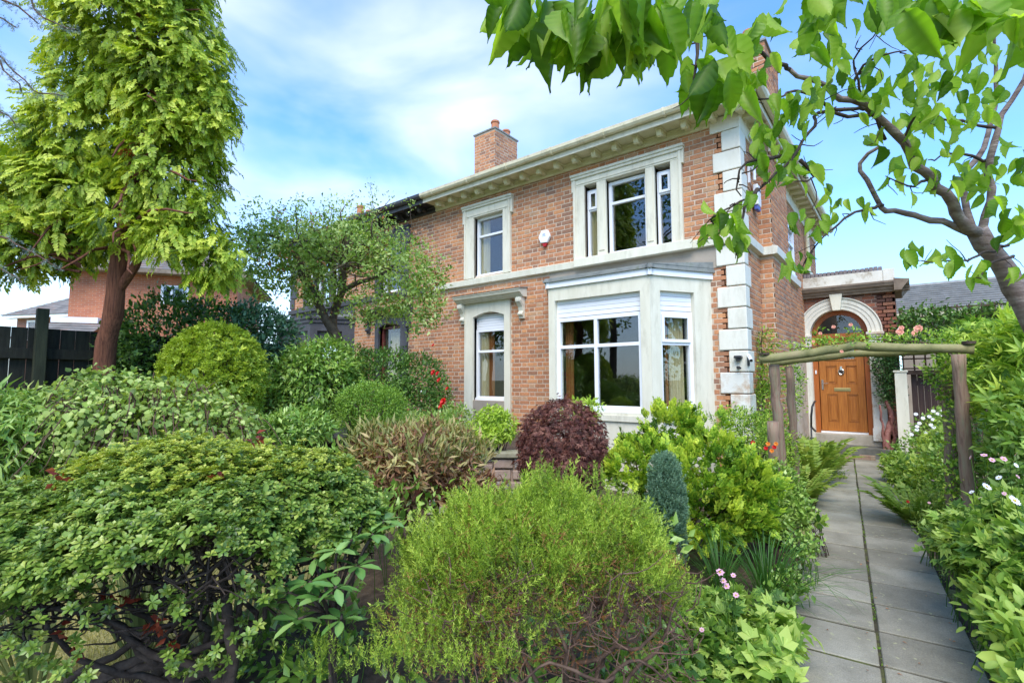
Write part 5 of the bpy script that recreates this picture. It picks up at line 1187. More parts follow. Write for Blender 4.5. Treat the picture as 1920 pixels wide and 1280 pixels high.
# ---------------- dark shrubs along the fence
def simple_shrub(name, label, cat, ells, mat, nc, nl, rc, L, T=T_LEAF, wr=.5, bump=.1, seed=0, stem=None, nsingle=0, group=None, inner=True, lo=.86, hi=1.05, kin=.5, stemmat=None, **k):
    c0 = ells[0][0].copy(); c0[2] = 0.0; t = plant(name, label, cat, c0, group); env = Env(ells, bump, 4.0, seed); fo = Foliage()
    Ts = T if isinstance(T, list) else [T]
    for i, T_ in enumerate(Ts):
        add_clumps(fo, env, nc//len(Ts), nl, rc, L, T_, wr=wr, seed=seed+1+i, lo=lo, hi=hi, **k)
        ks = dict(k); ks['out'] = k.get('out', .8)+.4; add_clumps(fo, env, int(nc*.16)//len(Ts)+1, max(3, nl//2), rc*.55, L*.9, T_, wr=wr, seed=seed+31+i, lo=1.02, hi=1.22 if bump > .06 else 1.07, **ks)
        if inner:
            kk = dict(k); kk['base_tone'] = k.get('base_tone', .5)-.12; add_clumps(fo, env, int(nc*kin)//len(Ts), nl, rc*1.3, L*1.15, T_, wr=wr, seed=seed+51+i, lo=.4, hi=.86, **kk)  # inner leaves get a darker tone, crown shade painted in
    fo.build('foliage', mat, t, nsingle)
    m = MB(); r = np.random.default_rng(seed)
    P, _ = env.surf(14, .5, .8)
    for i, p in enumerate(P): a = c0+np.array([r.uniform(-.1, .1), r.uniform(-.1, .1), 0]); sr = min(.018, .10*float(env.r.max())); limb(m, [a, (a+p)/2+r.normal(0, min(.05, sr*3), 3), p], sr, sr*.3, i, min(.02, sr), 5, .15)
    m.build('stems', stemmat or m_bark_dk, t, kind='stuff'); return t, env
simple_shrub('evergreen_shrub', 'dark evergreen shrub in shade behind the conifer trunk', 'shrub', [E(330, 640, 6.5, 95, 85), E(270, 660, 6.3, 60, 70), E(400, 620, 6.8, 70, 50)], g_dark, 500, 9, .07, .06, seed=11, tonev=.15, base_tone=.35)
simple_shrub('evergreen_shrub', 'blue green leafy shrub rising behind the clipped yew dome', 'shrub', [E(470, 620, 7.0, 58, 50), E(515, 650, 7.0, 40, 60)], g_blued, 330, 9, .06, .055, seed=12, base_tone=.55)
# ---------------- clipped golden yew
ROS_Y = rosette(4, .9, .34, .7, 4, T_LEAF2, False)
t, _ = simple_shrub('yew_bush', 'clipped dome of golden green yew beside the conifer', 'bush', [E(402, 708, 5.6, 82, 98), E(398, 760, 5.6, 76, 80)], g_yew, 2600, 5, .018, .038, T=[ROS_Y, shootT(8, 1, .5, .22, 3, base=T_LEAF2)], wr=1.0, bump=.05, seed=13, lo=.95, hi=1.03, tonev=.16, out=1.0, up=.25, jit=.35, kin=.25)
# ---------------- old crab tree
cb = ground_pt(668, 800, 8.2)
t = plant('crab_apple_tree', 'old leaning crab apple with sparse crown in front of the neighbouring house', 'tree', cb)
m = MB()
limb(m, [cb, W(655, 690, 8.2), W(640, 645, 8.1), W(625, 612, 8.1), W(628, 575, 8.1), W(640, 540, 8.0), W(645, 490, 8.0), W(650, 445, 8.0)], .115, .045, 1, .02, 10, .12)
limb(m, [W(640, 650, 8.1), W(612, 600, 8.0), W(590, 555, 8.0), W(568, 515, 7.9), W(555, 480, 7.9), W(530, 450, 7.8), W(500, 440, 7.7)], .085, .03, 2, .025, 10, .12)
limb(m, [W(633, 560, 8.1), W(665, 530, 7.9), W(700, 520, 7.7), W(745, 500, 7.5)], .05, .018, 3, .03, 8, .12)
m.build('trunk', m_bark_gr, t, smooth=True)
m = MB(); cr = np.random.default_rng(14); ends = []
for i in range(70):
    s = W(cr.uniform(545, 720), cr.uniform(430, 520), 7.9+cr.uniform(-.4, .4)); e = s+np.array([cr.normal(0, .55), cr.normal(0, .45), cr.uniform(-.35, .5)]); limb(m, [s, (s+e)/2+cr.normal(0, .07, 3), e], .014, .003, i, .03, 4, .12); ends.append(e)
for p in [(560, 378), (572, 400), (695, 345), (700, 372), (640, 395), (770, 380), (520, 400), (480, 395), (720, 400)]:
    s = W(p[0]+cr.uniform(-20, 20), 455, 7.9); e = W(p[0], p[1], 7.9); limb(m, [s, (s+e)/2, e], .008, .002, int(p[0]), .02, 4, .1); ends.append(e)
m.build('branches', m_bark_gr, t, kind='stuff')
env = Env([E(560, 455, 7.9, 120, 62), E(650, 450, 8.0, 120, 60), E(750, 500, 7.7, 85, 68), E(780, 570, 7.6, 52, 60), E(500, 490, 7.8, 62, 80), E(600, 540, 7.9, 60, 60), E(700, 570, 7.7, 60, 40), E(465, 450, 7.8, 40, 30), E(800, 540, 7.6, 36, 70), E(830, 500, 7.6, 20, 24)], .26, 3.2, 5)
fo = Foliage()
add_clumps(fo, env, 1000, 16, .075, .060, T_LEAF, wr=.5, seed=15, lo=.40, hi=1.10, out=.3, up=-.3, jit=.9, tonev=.24, depthpow=.7)
P, A = env.surf(1, .5, .9); 
E_ = np.array(ends); P = (E_[:, None]+cr.normal(0, .07, (len(E_), 26, 3))).reshape(-1, 3); fo.add(P, cr.normal(size=P.shape)+np.array([0, 0, -.3]), cr.normal(size=P.shape)+Z3, .045, .024, cr.normal(.55, .15, len(P)), T_LEAF)
for p in [(560, 378), (695, 345), (700, 372), (572, 400)]:
    s, e = W(p[0], 440, 7.9), W(p[0], p[1], 7.9); P = s+(e-s)*cr.uniform(0, 1, (45, 1))+cr.normal(0, .03, (45, 3)); fo.add(P, cr.normal(size=P.shape), cr.normal(size=P.shape)+Z3, .045, .024, cr.normal(.6, .15, len(P)), T_LEAF)
fo.build('foliage', g_crab, t)
fo = Foliage(); add_clumps(fo, env, 80, 8, .07, .05, T_LEAF, wr=.5, seed=16, lo=.6, hi=1.0, jit=.9); fo.build('rusty_leaves', g_heathb, t)
# ---------------- hedge, laurel, roses between the two gardens
simple_shrub('laurel_shrub', 'fresh green broad leaved shrub in layered sprays left of the dark hedge', 'shrub', [E(590, 715, 6.7, 78, 72), E(560, 770, 6.6, 70, 60), E(620, 690, 6.9, 50, 50)], g_laur, 620, 9, .06, .072, seed=21, wr=.42, out=.6, up=.0, drop=.25, jit=.5, tonev=.2, base_tone=.6, flatn=(.5, 1.0, .25))
t, env = simple_shrub('boundary_hedge', 'dense dark green hedge with red roses against the house wall', 'hedge', [E(720, 705, 7.7, 70, 48), E(785, 715, 7.7, 48, 50), E(745, 760, 7.6, 85, 50), E(668, 690, 7.7, 40, 40), E(820, 750, 7.5, 22, 45)], g_dark, 1050, 9, .055, .045, seed=22, tonev=.16, base_tone=.55)
for i, (x, y, s) in enumerate([(812, 698, .09), (823, 712, .08), (831, 753, .13), (826, 762, .09), (812, 647, .055), (820, 700, .07), (838, 728, .06), (790, 733, .03), (760, 745, .03)]):
    flower(t, W(x, y, 7.05 if x > 800 else 7.1), s, p_red if x > 800 else p_white, 9, p_red if x > 800 else p_yel, double=x > 800, up=(-.1, -.8, .4), seed=i, name='rose' if x > 800 else 'white_flower')
simple_shrub('box_bush', 'rounded light green small leaved bush below the dark hedge', 'bush', [E(695, 760, 6.0, 55, 42), E(725, 765, 5.9, 35, 32), E(665, 770, 6.0, 35, 42)], g_box, 700, 9, .032, .024, seed=23, out=.8, up=.5, jit=.5, tonev=.12)
simple_shrub('evergreen_shrub', 'low ferny green shrub between the azalea and the laurel', 'shrub', [E(560, 800, 5.2, 55, 30), E(520, 810, 5.0, 40, 30)], g_laur, 240, 9, .04, .06, seed=24, wr=.35, base_tone=.6, out=.5, jit=.8)
# planter plants
simple_shrub('dwarf_acer', 'small lime green weeping shrub in two lobes on the stone planter', 'shrub', [E(925, 785, 6.25, 27, 20), E(903, 806, 6.2, 22, 18), E(950, 800, 6.2, 17, 24), E(915, 815, 6.15, 27, 12)], g_lime, 240, 8, .03, .05, seed=25, wr=.4, out=.5, up=0, drop=.4, jit=.5, tonev=.12)
simple_shrub('dwarf_acer', 'tiny lime green shrub peeping over the purple maple below the bay sill', 'shrub', [E(1100, 762, 5.9, 26, 10), E(1085, 780, 5.9, 30, 20)], g_lime, 90, 8, .03, .045, seed=26, wr=.4, jit=.6)
simple_shrub('heather_mat', 'grey green creeping mat spilling over the planter coping', 'ground cover', [E(875, 812, 6.2, 32, 14), E(850, 818, 6.1, 30, 12)], g_crab, 240, 7, .03, .02, seed=27, base_tone=.6)
simple_shrub('rose_bush', 'loose bushy rose with pale leaves at the left end of the planter', 'shrub', [E(820, 800, 6.6, 45, 22), E(860, 785, 6.8, 30, 22), E(770, 800, 6.6, 40, 20)], g_crab, 240, 8, .05, .045, seed=28, base_tone=.6)
# ---------------- grass tufts
def tuft(label, px, py, t_, n, ln, w, mat, seed, sag=.25, spread=.5, single=40, name='grass_clump', lean=(0, 0)):
    b = ground_pt(px, py, t_); tt = plant(name, label, 'grass', b, 'grass clumps'); r = np.random.default_rng(seed); rest = MB()
    for i in range(n):
        a = r.uniform(0, 2*math.pi); l = ln*r.uniform(.6, 1.15); s = spread*r.uniform(.25, 1.1)
        tip = b+np.array([math.cos(a)*s*l+lean[0]*l, math.sin(a)*s*l+lean[1]*l, l*(1-.55*s)]); bb = b+np.array([math.cos(a), math.sin(a), 0])*.05*r.uniform(0, 1)
        if i < single: m = MB(); blade(m, bb, tip, w*r.uniform(.7, 1.2), sag*l*r.uniform(.5, 1.4), i); m.build('blade', mat, tt)
        else: blade(rest, bb, tip, w*r.uniform(.7, 1.2), sag*l*r.uniform(.5, 1.4), i, 5)
    if n > single: rest.build('blades', mat, tt, kind='stuff')
    return tt
tuft('small bright grass tuft below the laurel shrub', 640, 830, 5.2, 70, .35, .008, g_grass, 31, single=10, spread=.8)
tuft('arching green grass clump spilling towards the path', 1440, 1120, 3.45, 150, .62, .009, g_grass, 32, single=60, spread=1.05, sag=.5, lean=(.15, 0))
tuft('narrow leaved grass clump under the hinoki cypress', 1350, 1110, 3.7, 110, .50, .008, g_grass, 33, single=30, spread=.9, sag=.3)
# ---------------- weeping shrub and neighbours
HEART = (np.array([(0, 0, 0), (.1, .38, .03), (.45, .5, .06), (1, 0, -.1), (.45, -.5, .06), (.1, -.38, .03), (.45, 0, 0)]), np.array([(0, 1, 6), (1, 2, 6), (2, 3, 6), (3, 4, 6), (4, 5, 6), (5, 0, 6)]), np.array([0, 0, 0, .05, 0, 0, .03]))
ells = [E(270, 800, 4.5, 150, 88), E(170, 810, 4.4, 120, 75), E(390, 815, 4.5, 100, 62), E(200, 735, 4.5, 60, 36), E(100, 850, 4.3, 90, 62)]
t, env = simple_shrub('weeping_shrub', 'weeping shrub with rounded pale leaves and tangled bare twigs in front of the fence', 'shrub', ells, g_weep, 860, 9, .065, .042, T=HEART, wr=.85, seed=41, out=.35, up=0, drop=.7, jit=.6, tonev=.24, nsingle=60, bump=.18, lo=.82, hi=1.08, flatn=(1, .5, .45), kin=.3)
m = MB(); P, Nn = env.surf(260, .85, 1.06, lambda P: P[:, 2] > .7)
for i, p in enumerate(P):
    q = p+Nn[i]*.05+np.array([Nn[i][0]*.25, Nn[i][1]*.25, -.35]); limb(m, [p-Nn[i]*.2+np.array([0, 0, .05]), p+np.array([0, 0, .05]), q], .006, .0025, i, .012, 4, .08)
m.build('twigs', m_bark_br, t, kind='stuff')
simple_shrub('bamboo_clump', 'bright green lance leaved plant at the left edge behind the azalea', 'shrub', [E(20, 830, 3.9, 60, 70), E(-20, 780, 4.0, 60, 40)], g_laur, 260, 8, .06, .10, seed=42, wr=.2, out=.4, up=0, drop=.4, jit=.6, base_tone=.7, nsingle=30)
simple_shrub('leafy_shrub', 'light green low shrub along the fence foot at the left edge', 'shrub', [E(60, 770, 4.9, 100, 30), E(150, 780, 4.9, 60, 30)], g_weep, 240, 8, .06, .06, seed=43, wr=.6)
# ---------------- azalea mound in the foreground
ROS = [rosette(6, .60, .29, .22, i, T_OBO) for i in range(3)]
ab = ground_pt(330, 1290, 2.3)
t = plant('azalea_bush', 'big spreading azalea mound with bare twisted stems in the left foreground', 'bush', ab)
ells = [E(335, 1020, 2.35, 255, 175, .62), E(90, 1060, 2.15, 200, 145, .45), E(540, 985, 2.35, 130, 125, .38), E(640, 1010, 2.35, 75, 95, .22), E(410, 1030, 2.1, 170, 125, .28)]
env = Env(ells, .10, 6, 7)
def aza_keep(P):
    d = P-np.array([0, 0, CAMH]); t_ = d@CF; x = 960+FPX*(d@CR)/t_; y = 640-FPX*(d@CU)/t_
    lim = np.interp(x, [-50, 40, 130, 230, 330, 430, 520, 600, 700, 780], [1130, 1110, 1060, 1040, 1005, 1005, 1020, 1005, 985, 960])
    return (P[:, 2] > .86) & (y < lim+34*np.sin(x*.045+P[:, 1]*9)+22*np.sin(x*.11+P[:, 2]*15))
fo = Foliage()
for i in range(3):
    add_clumps(fo, env, 1150, 3, .026, .050, ROS[i], seed=50+i, lo=.93, hi=1.04, keep=aza_keep, out=.55, up=.75, jit=.28, tonev=.13, lv=.2, base_tone=.48)
    add_clumps(fo, env, 260, 3, .05, .056, ROS[i], seed=60+i, lo=.55, hi=.92, keep=aza_keep, out=.5, up=.6, jit=.5, tonev=.1, base_tone=.35)  # rosettes below the skin coloured darker, standing in for shade
# loose low skirts of leaves on side shoots
cr = np.random.default_rng(9)
for (x, y, t_, rx, ry, n) in [(50, 1200, 1.95, 80, 70, 34), (170, 1130, 2.0, 50, 70, 20), (340, 1130, 2.0, 60, 50, 26), (480, 1110, 2.05, 60, 40, 18), (440, 1210, 2.1, 70, 50, 26), (330, 1235, 2.1, 60, 40, 16), (110, 1255, 1.9, 60, 30, 14), (20, 1100, 1.95, 60, 60, 40)]:
    P = np.array([W(x+cr.normal(0, rx*.5), y+cr.normal(0, ry*.5), t_+cr.normal(0, .12)) for _ in range(n)]); A = cr.normal(size=P.shape)*.5+Z3*.7-CF*.5; fo.add(P, A, cr.normal(size=P.shape), .055, .055, cr.normal(.45, .1, n), ROS[n % 3])
fo.build('foliage', g_aza, t, 240, 'leaf_rosette')
fo = Foliage()
add_clumps(fo, env, 700, 3, .03, .040, ROS[1], seed=70, lo=.99, hi=1.07, keep=lambda P: P[:, 2] > 1.24+.04*np.sin(P[:, 0]*9), out=.3, up=1.0, jit=.3, tonev=.12); fo.build('young_leaves', g_azat, t)
m = MB(); bs_ = [W(400, 1310, 2.35), W(330, 1290, 2.3), W(440, 1290, 2.2), W(300, 1260, 2.5), W(90, 1300, 2.3)]
tg = [[(390, 1180, 2.3), (330, 1150, 2.3), (280, 1080, 2.3), (200, 1000, 2.3)], [(430, 1230, 2.2), (460, 1140, 2.2), (440, 1060, 2.2), (500, 980, 2.3)], [(300, 1190, 2.3), (250, 1130, 2.2), (260, 1050, 2.2)], [(400, 1100, 2.35), (340, 1040, 2.3), (330, 960, 2.3)], [(460, 1180, 2.25), (500, 1100, 2.3), (560, 1040, 2.3), (620, 980, 2.3)],
      [(180, 1240, 2.2), (120, 1200, 2.1), (60, 1100, 2.1)], [(240, 1200, 2.2), (160, 1150, 2.1), (60, 1140, 2.1), (50, 1060, 2.1)], [(210, 1160, 2.2), (190, 1090, 2.2), (140, 1030, 2.2)], [(480, 1160, 2.3), (430, 1100, 2.3), (400, 1020, 2.3)], [(350, 1160, 2.2), (270, 1190, 2.1), (200, 1160, 2.1)]]
for i, g_ in enumerate(tg): limb(m, [bs_[i % 5]]+[W(*q) for q in g_], .022, .007, i, .018, 7, .06)
limb(m, [W(430, 1320, 2.15), W(440, 1220, 2.15), W(430, 1120, 2.2), W(420, 1040, 2.25), W(450, 980, 2.3)], .032, .013, 33, .016, 8, .06)
limb(m, [W(140, 1330, 2.25), W(220, 1250, 2.25), W(330, 1210, 2.3), W(350, 1130, 2.3)], .030, .012, 34, .02, 8, .06)
m.build('stems', m_bark_dk, t, smooth=True)
m = MB(); P, Nn = env.surf(420, .6, .9)
for i, p in enumerate(P):
    q = p-Nn[i]*cr.uniform(.15, .4)+cr.normal(0, .08, 3); q[2] = min(q[2], p[2])-.06; limb(m, [q, (p+q)/2+cr.normal(0, .03, 3), p], .006, .002, i, .012, 4, .07)
m.build('twigs', m_bark_dk, t, kind='stuff')
fo = Foliage()
for (x, y) in [(205, 1125), (235, 1120), (300, 1180), (320, 1205), (120, 1180), (140, 1220), (110, 1095), (285, 1165), (330, 1010), (400, 890), (110, 895), (395, 985), (480, 830)]:
    P = np.array([W(x+cr.normal(0, 7), y+cr.normal(0, 9), 2.05) for _ in range(7)]); fo.add(P, cr.normal(size=P.shape)-Z3*.6, cr.normal(size=P.shape), .045, .02, cr.normal(.35, .1, 7), T_LEAF)
fo.build('dead_leaves', leafmat('dead_red_leaf', (.12, .02, .01), (.28, .045, .02), (.40, .16, .06), transl=.25, tcol=(1.3, .7, .4)), t)
# ---------------- variegated strap plant under the azalea
sb = ground_pt(250, 1290, 2.75)
for j, (x, y, t_, n, lab, sd) in enumerate([(260, 1240, 2.9, 44, 'variegated strap leaved plant seen between the azalea stems', 3), (420, 1290, 2.6, 24, 'arching cream striped strap leaves beneath the azalea', 4), (60, 1290, 2.6, 26, 'striped sword leaved plant at the bottom left corner under the azalea', 5)]):
    b = ground_pt(x, y, t_); tt = plant('flax_plant', lab, 'plant', b, 'strap leaved plants under the azalea'); r = np.random.default_rng(sd)
    for i in range(n):
        a = r.uniform(0, 6.28); l = r.uniform(.55, .95); s = r.uniform(.15, .75); m = MB(); blade(m, b+np.array([math.cos(a), math.sin(a), 0])*.05, b+np.array([math.cos(a)*s*l, math.sin(a)*s*l, l*(1-.35*s)]), .03*r.uniform(.7, 1.2), .12*l*r.uniform(-.2, 1.4), i, 8); m.build('strap_leaf', g_phor, tt)
# ---------------- rhododendron in the middle foreground
RL = (np.array([(0, 0, 0), (.15, .28, .03), (.45, .5, .06), (.8, .34, .02), (1, 0, -.06), (.8, -.34, .02), (.45, -.5, .06), (.15, -.28, .03), (.15, 0, -.01), (.45, 0, .0), (.8, 0, -.03)]),
      np.array([(0, 1, 8), (1, 2, 9), (1, 9, 8), (2, 3, 10), (2, 10, 9), (3, 4, 10), (0, 8, 7), (7, 8, 9), (7, 9, 6), (6, 9, 10), (6, 10, 5), (5, 10, 4)]), np.array([0, 0, 0, 0, 0, 0, 0, 0, .15, .15, .12]))
rb = ground_pt(625, 1300, 2.2)
t = plant('rhododendron', 'young rhododendron with glossy dark leaf whorls between azalea and tree heath', 'shrub', rb); m = MB(); fo = Foliage(); cr = np.random.default_rng(19)
for i, (x, y, t_) in enumerate([(632, 1030, 2.1), (590, 1045, 2.1), (540, 1110, 2.0), (630, 1100, 1.95), (700, 1000, 2.2), (660, 1010, 2.15), (720, 975, 2.3), (560, 1160, 1.95), (600, 1120, 1.95), (690, 960, 2.3), (520, 1130, 2.1), (640, 1160, 1.95), (580, 1090, 2.0), (670, 1060, 2.1)]):
    p = W(x, y, t_); limb(m, [rb, W(625, 1180, 2.1), (W(625, 1140, 2.1)+p)/2, p], .013, .006, i, .008, 6, .06)
    n = 8; a = np.arange(n)*2.4+cr.uniform(0, 6); ax = np.stack([np.cos(a), np.sin(a), cr.uniform(-.35, .35, n)], 1); fo.add(np.repeat(p[None], n, 0)+ax*.01, ax, np.stack([-np.cos(a)*.2, -np.sin(a)*.2, np.ones(n)], 1)+cr.normal(0, .15, (n, 3)), cr.uniform(.075, .10, n), cr.uniform(.034, .044, n), cr.normal(.5, .15, n), RL)
m.build('stems', m_bark_dk, t, smooth=True); fo.build('leaves', g_rhodo, t, 200)
m_bark_tw = surf('dry_twig_bark', (.05, .03, .02), (.15, .095, .065), 18, .9, .6, 45)
# ---------------- tree heath in the centre foreground
hb = ground_pt(1050, 1330, 2.1)
t = plant('tree_heath', 'feathery yellow green tree heath with tangled bare twigs in the centre foreground', 'shrub', hb)
ells = [E(960, 1085, 2.2, 150, 120, .32), E(1130, 1100, 2.15, 115, 110, .28), E(870, 1100, 2.15, 85, 85, .24), E(1060, 1020, 2.35, 120, 85, .26), E(1035, 955, 2.4, 48, 50, .15), E(915, 1000, 2.35, 85, 55, .2), E(1150, 1015, 2.3, 70, 55, .18), E(820, 1050, 2.35, 45, 50, .15), E(1210, 1110, 2.2, 50, 75, .18), E(980, 1000, 2.35, 60, 65, .15), E(850, 1180, 2.05, 75, 55, .18), E(950, 1195, 2.05, 80, 45, .18), E(785, 1150, 2.2, 42, 50, .14)]
env = Env(ells, .34, 11, 9); SH = [shootT(20, 1, .20, .045, i, .5) for i in range(3)]
def heath_keep(P):
    d = P-np.array([0, 0, CAMH]); t_ = d@CF; x = 960+FPX*(d@CR)/t_; y = 640-FPX*(d@CU)/t_
    return (env.rng.uniform(0, 1, len(x)) > np.clip((y-1060)/190, 0, .8)) & (y < np.interp(x, [700, 800, 900, 1000, 1100, 1200, 1300], [1240, 1230, 1215, 1175, 1120, 1130, 1150])+30*np.sin(x*.05)+30*np.sin(x*.13+P[:, 2]*14))
fo = Foliage()
for i in range(3):
    add_clumps(fo, env, 330, 12, .026, .058, SH[i], seed=80+i, lo=.80, hi=1.14, keep=heath_keep, out=.55, up=.75, jit=.5, tonev=.24, lv=.35, base_tone=.52, squash=.9)
    add_clumps(fo, env, 230, 4, .04, .075, SH[i], seed=90+i, lo=.55, hi=.88, keep=heath_keep, out=.5, up=.6, jit=.6, tonev=.12, base_tone=.35)  # shoots inside the bush toned down, inner shade in their colour
cr = np.random.default_rng(29)
for (x, y, t_, rx, ry, n) in [(800, 1190, 1.95, 90, 60, 110), (740, 1240, 1.9, 80, 40, 100), (860, 1250, 1.85, 90, 30, 90), (610, 1245, 1.95, 60, 40, 60), (960, 1230, 1.9, 70, 40, 40), (1270, 1110, 2.2, 50, 50, 60), (570, 1160, 2.3, 20, 50, 16), (1020, 905, 2.35, 30, 20, 30), (1120, 905, 2.35, 20, 15, 18)]:
    P = np.array([W(x+cr.normal(0, rx*.5), y+cr.normal(0, ry*.5), t_+cr.normal(0, .1)) for _ in range(n)]); fo.add(P, cr.normal(size=P.shape)*.35+Z3, cr.normal(size=P.shape), cr.uniform(.05, .10, n), cr.uniform(.05, .10, n), cr.normal(.5, .12, n), SH[n % 3])
fo.build('foliage', g_heath, t, 200, 'shoot')
fo = Foliage(); 
for i in range(3): add_clumps(fo, env, 150, 5, .02, .036, SH[i], seed=95+i, lo=.90, hi=1.06, out=.5, up=.5, jit=.6, tonev=.2)
for (x, y, rx, ry, n) in [(860, 1090, 80, 40, 34), (930, 1150, 70, 40, 34), (1000, 1130, 90, 50, 30), (780, 1220, 90, 50, 34), (1100, 1080, 90, 60, 34), (940, 1240, 80, 30, 40), (960, 1000, 120, 60, 40), (1120, 1060, 90, 60, 50), (880, 1130, 100, 50, 60), (1200, 1130, 60, 50, 40)]:
    P = np.array([W(x+cr.normal(0, rx*.5), y+cr.normal(0, ry*.5), 1.95+cr.normal(0, .08)) for _ in range(n)]); fo.add(P, cr.normal(size=P.shape)+Z3*.3, cr.normal(size=P.shape), .035, .035, cr.normal(.5, .2, n), SH[0])
fo.build('dead_shoots', g_heathb, t)
m = MB(); TW = [[(1100, 1240, 2.0), (1160, 1180, 2.0), (1200, 1090, 2.1), (1230, 1030, 2.1)], [(1080, 1220, 2.0), (1110, 1130, 2.05), (1130, 1040, 2.1)], [(1180, 1270, 1.95), (1240, 1200, 2.0), (1280, 1110, 2.1)], [(1000, 1260, 2.0), (960, 1180, 2.0), (900, 1100, 2.1)], [(1060, 1250, 1.95), (1030, 1150, 2.0), (1010, 1050, 2.1)], [(1150, 1290, 1.9), (1090, 1260, 1.85), (1010, 1250, 1.85), (960, 1280, 1.85)], [(1130, 1280, 1.9), (1200, 1250, 1.9), (1260, 1260, 1.95)], [(960, 1290, 1.95), (880, 1220, 1.95), (820, 1180, 2.0)], [(1130, 1230, 2.0), (1190, 1220, 1.95), (1240, 1150, 2.0), (1270, 1090, 2.05)]]
for i, g_ in enumerate(TW): limb(m, [hb+np.array([.03*i-.1, 0, 0])]+[W(*q) for q in g_], .014, .004, i+40, .018, 7, .04)
m.build('stems', m_bark_tw, t, smooth=True)
m = MB()
for i in range(420):
    x, y = cr.uniform(800, 1300), cr.uniform(1090, 1290); p = W(x, y, 1.95+cr.uniform(-.1, .35)); q = p+np.array([cr.normal(0, .07), cr.normal(0, .07), cr.uniform(-.02, .14)]); limb(m, [p, (p+q)/2+cr.normal(0, .02, 3), q], .0032, .0012, i, .01, 4, .04)
P, Nn = env.surf(200, .5, .85)
for i, p in enumerate(P): q = p-Nn[i]*.22; q[2] -= .1; limb(m, [q, (p+q)/2, p], .005, .002, i, .012, 4, .06)
m.build('twigs', m_bark_br, t, kind='stuff')
# ---------------- bronze leaved shrub
t, _ = simple_shrub('bronze_leaved_shrub', 'bronze and red tinted narrow leaved shrub in front of the stone planter', 'shrub', [E(790, 870, 4.0, 95, 62), E(850, 885, 4.1, 52, 36), E(720, 850, 4.1, 60, 42), E(890, 925, 3.8, 50, 26)], g_red, 460, 8, .045, .070, seed=101, bump=.22, wr=.26, out=.5, up=.35, jit=.8, tonev=.22, stemmat=m_bark_br, nsingle=50)
fo = Foliage(); env = Env([E(790, 835, 4.0, 95, 32), E(720, 835, 4.1, 60, 32), E(860, 850, 4.1, 60, 25)], .25, 6, 5); add_clumps(fo, env, 330, 7, .04, .072, T_LEAF, wr=.24, seed=103, lo=.85, hi=1.1, out=.4, up=.8, jit=.5, tonev=.2); fo.build('young_leaves', g_redg, t)
# ---------------- purple maple dome
MAP = lobed(5, 1, .14, 1.3, base=T_LEAF2)
simple_shrub('purple_maple', 'dense dome of fine purple maple leaves below the bay window', 'shrub', [E(1055, 830, 4.85, 76, 75), E(1055, 860, 4.85, 78, 55)], g_purp, 1500, 5, .035, .042, T=[MAP, lobed(5, 1, .12, 1.1, base=T_LEAF2)], wr=1.0, bump=.06, seed=111, lo=.94, hi=1.04, out=.6, up=0, drop=.7, jit=.45, tonev=.18, kin=.3, stemmat=m_bark_dk)
# ---------------- hinoki cypress
t, _ = simple_shrub('hinoki_cypress', 'bright green hinoki cypress with cupped fan sprays in front of the bay window', 'shrub',
    [E(1258, 815, 4.9, 48, 48), E(1318, 812, 4.9, 38, 36), E(1215, 862, 4.7, 52, 42), E(1340, 868, 4.6, 58, 50), E(1290, 915, 4.5, 80, 62), E(1395, 915, 4.4, 52, 46), E(1185, 885, 4.6, 40, 34), E(1320, 965, 4.3, 72, 46), E(1400, 960, 4.3, 45, 40)], g_hin, 230, 12, .042, .095, T=FANH, wr=1.0, bump=.34, seed=121, lo=.80, hi=1.12, out=.8, up=.55, jit=.45, tonev=.24, flatn=(.55, .75, .4), stemmat=m_bark_br, kin=.22, base_tone=.58)
simple_shrub('ceanothus', 'soft light green shrub between the hinoki cypress and the arch post', 'shrub', [E(1410, 810, 6.1, 45, 30), E(1385, 790, 6.3, 40, 22), E(1450, 850, 5.6, 40, 45)], g_chois, 380, 8, .045, .035, seed=122, wr=.4, base_tone=.45)
# ---------------- blue conifer cone
t = simple_shrub('dwarf_conifer', 'small blue green conifer cone in front of the hinoki cypress', 'conifer', [E(1248, 915, 3.9, 28, 62), E(1250, 950, 3.9, 33, 70), E(1256, 1010, 3.9, 26, 60)], g_blue, 800, 5, .018, .034, T=shootT(10, 1, .4, .14, 2, base=T_LEAF2), wr=1, bump=.05, seed=123, lo=.92, hi=1.02, out=.45, up=1.1, jit=.25, tonev=.12)
# ---------------- green fill between hinoki and path
simple_shrub('fuchsia_bush', 'leafy green bush with red and orange flowers at the left arch post', 'shrub', [E(1450, 925, 5.0, 44, 50), E(1490, 960, 4.7, 28, 28), E(1430, 975, 4.5, 40, 30)], g_laur, 460, 9, .045, .042, seed=131, wr=.55, base_tone=.62)
t = bpy.context.scene.objects.get('fuchsia_bush')
for i, (x, y) in enumerate([(1440, 832), (1452, 838), (1447, 845), (1436, 840), (1455, 832), (1412, 830)]): flower(t, W(x, y, 4.9), .045, p_red if i % 2 else p_orange, 7, p_red, double=True, seed=i, up=(0, -.8, .3), name='flower')
simple_shrub('hosta', 'broad leaved plant at the path edge beside the grasses', 'plant', [E(1528, 985, 4.5, 12, 9)], g_anem, 6, 4, .03, .11, T=RL, wr=.45, seed=132, out=1.0, up=.1, jit=.5, inner=False, nsingle=30)
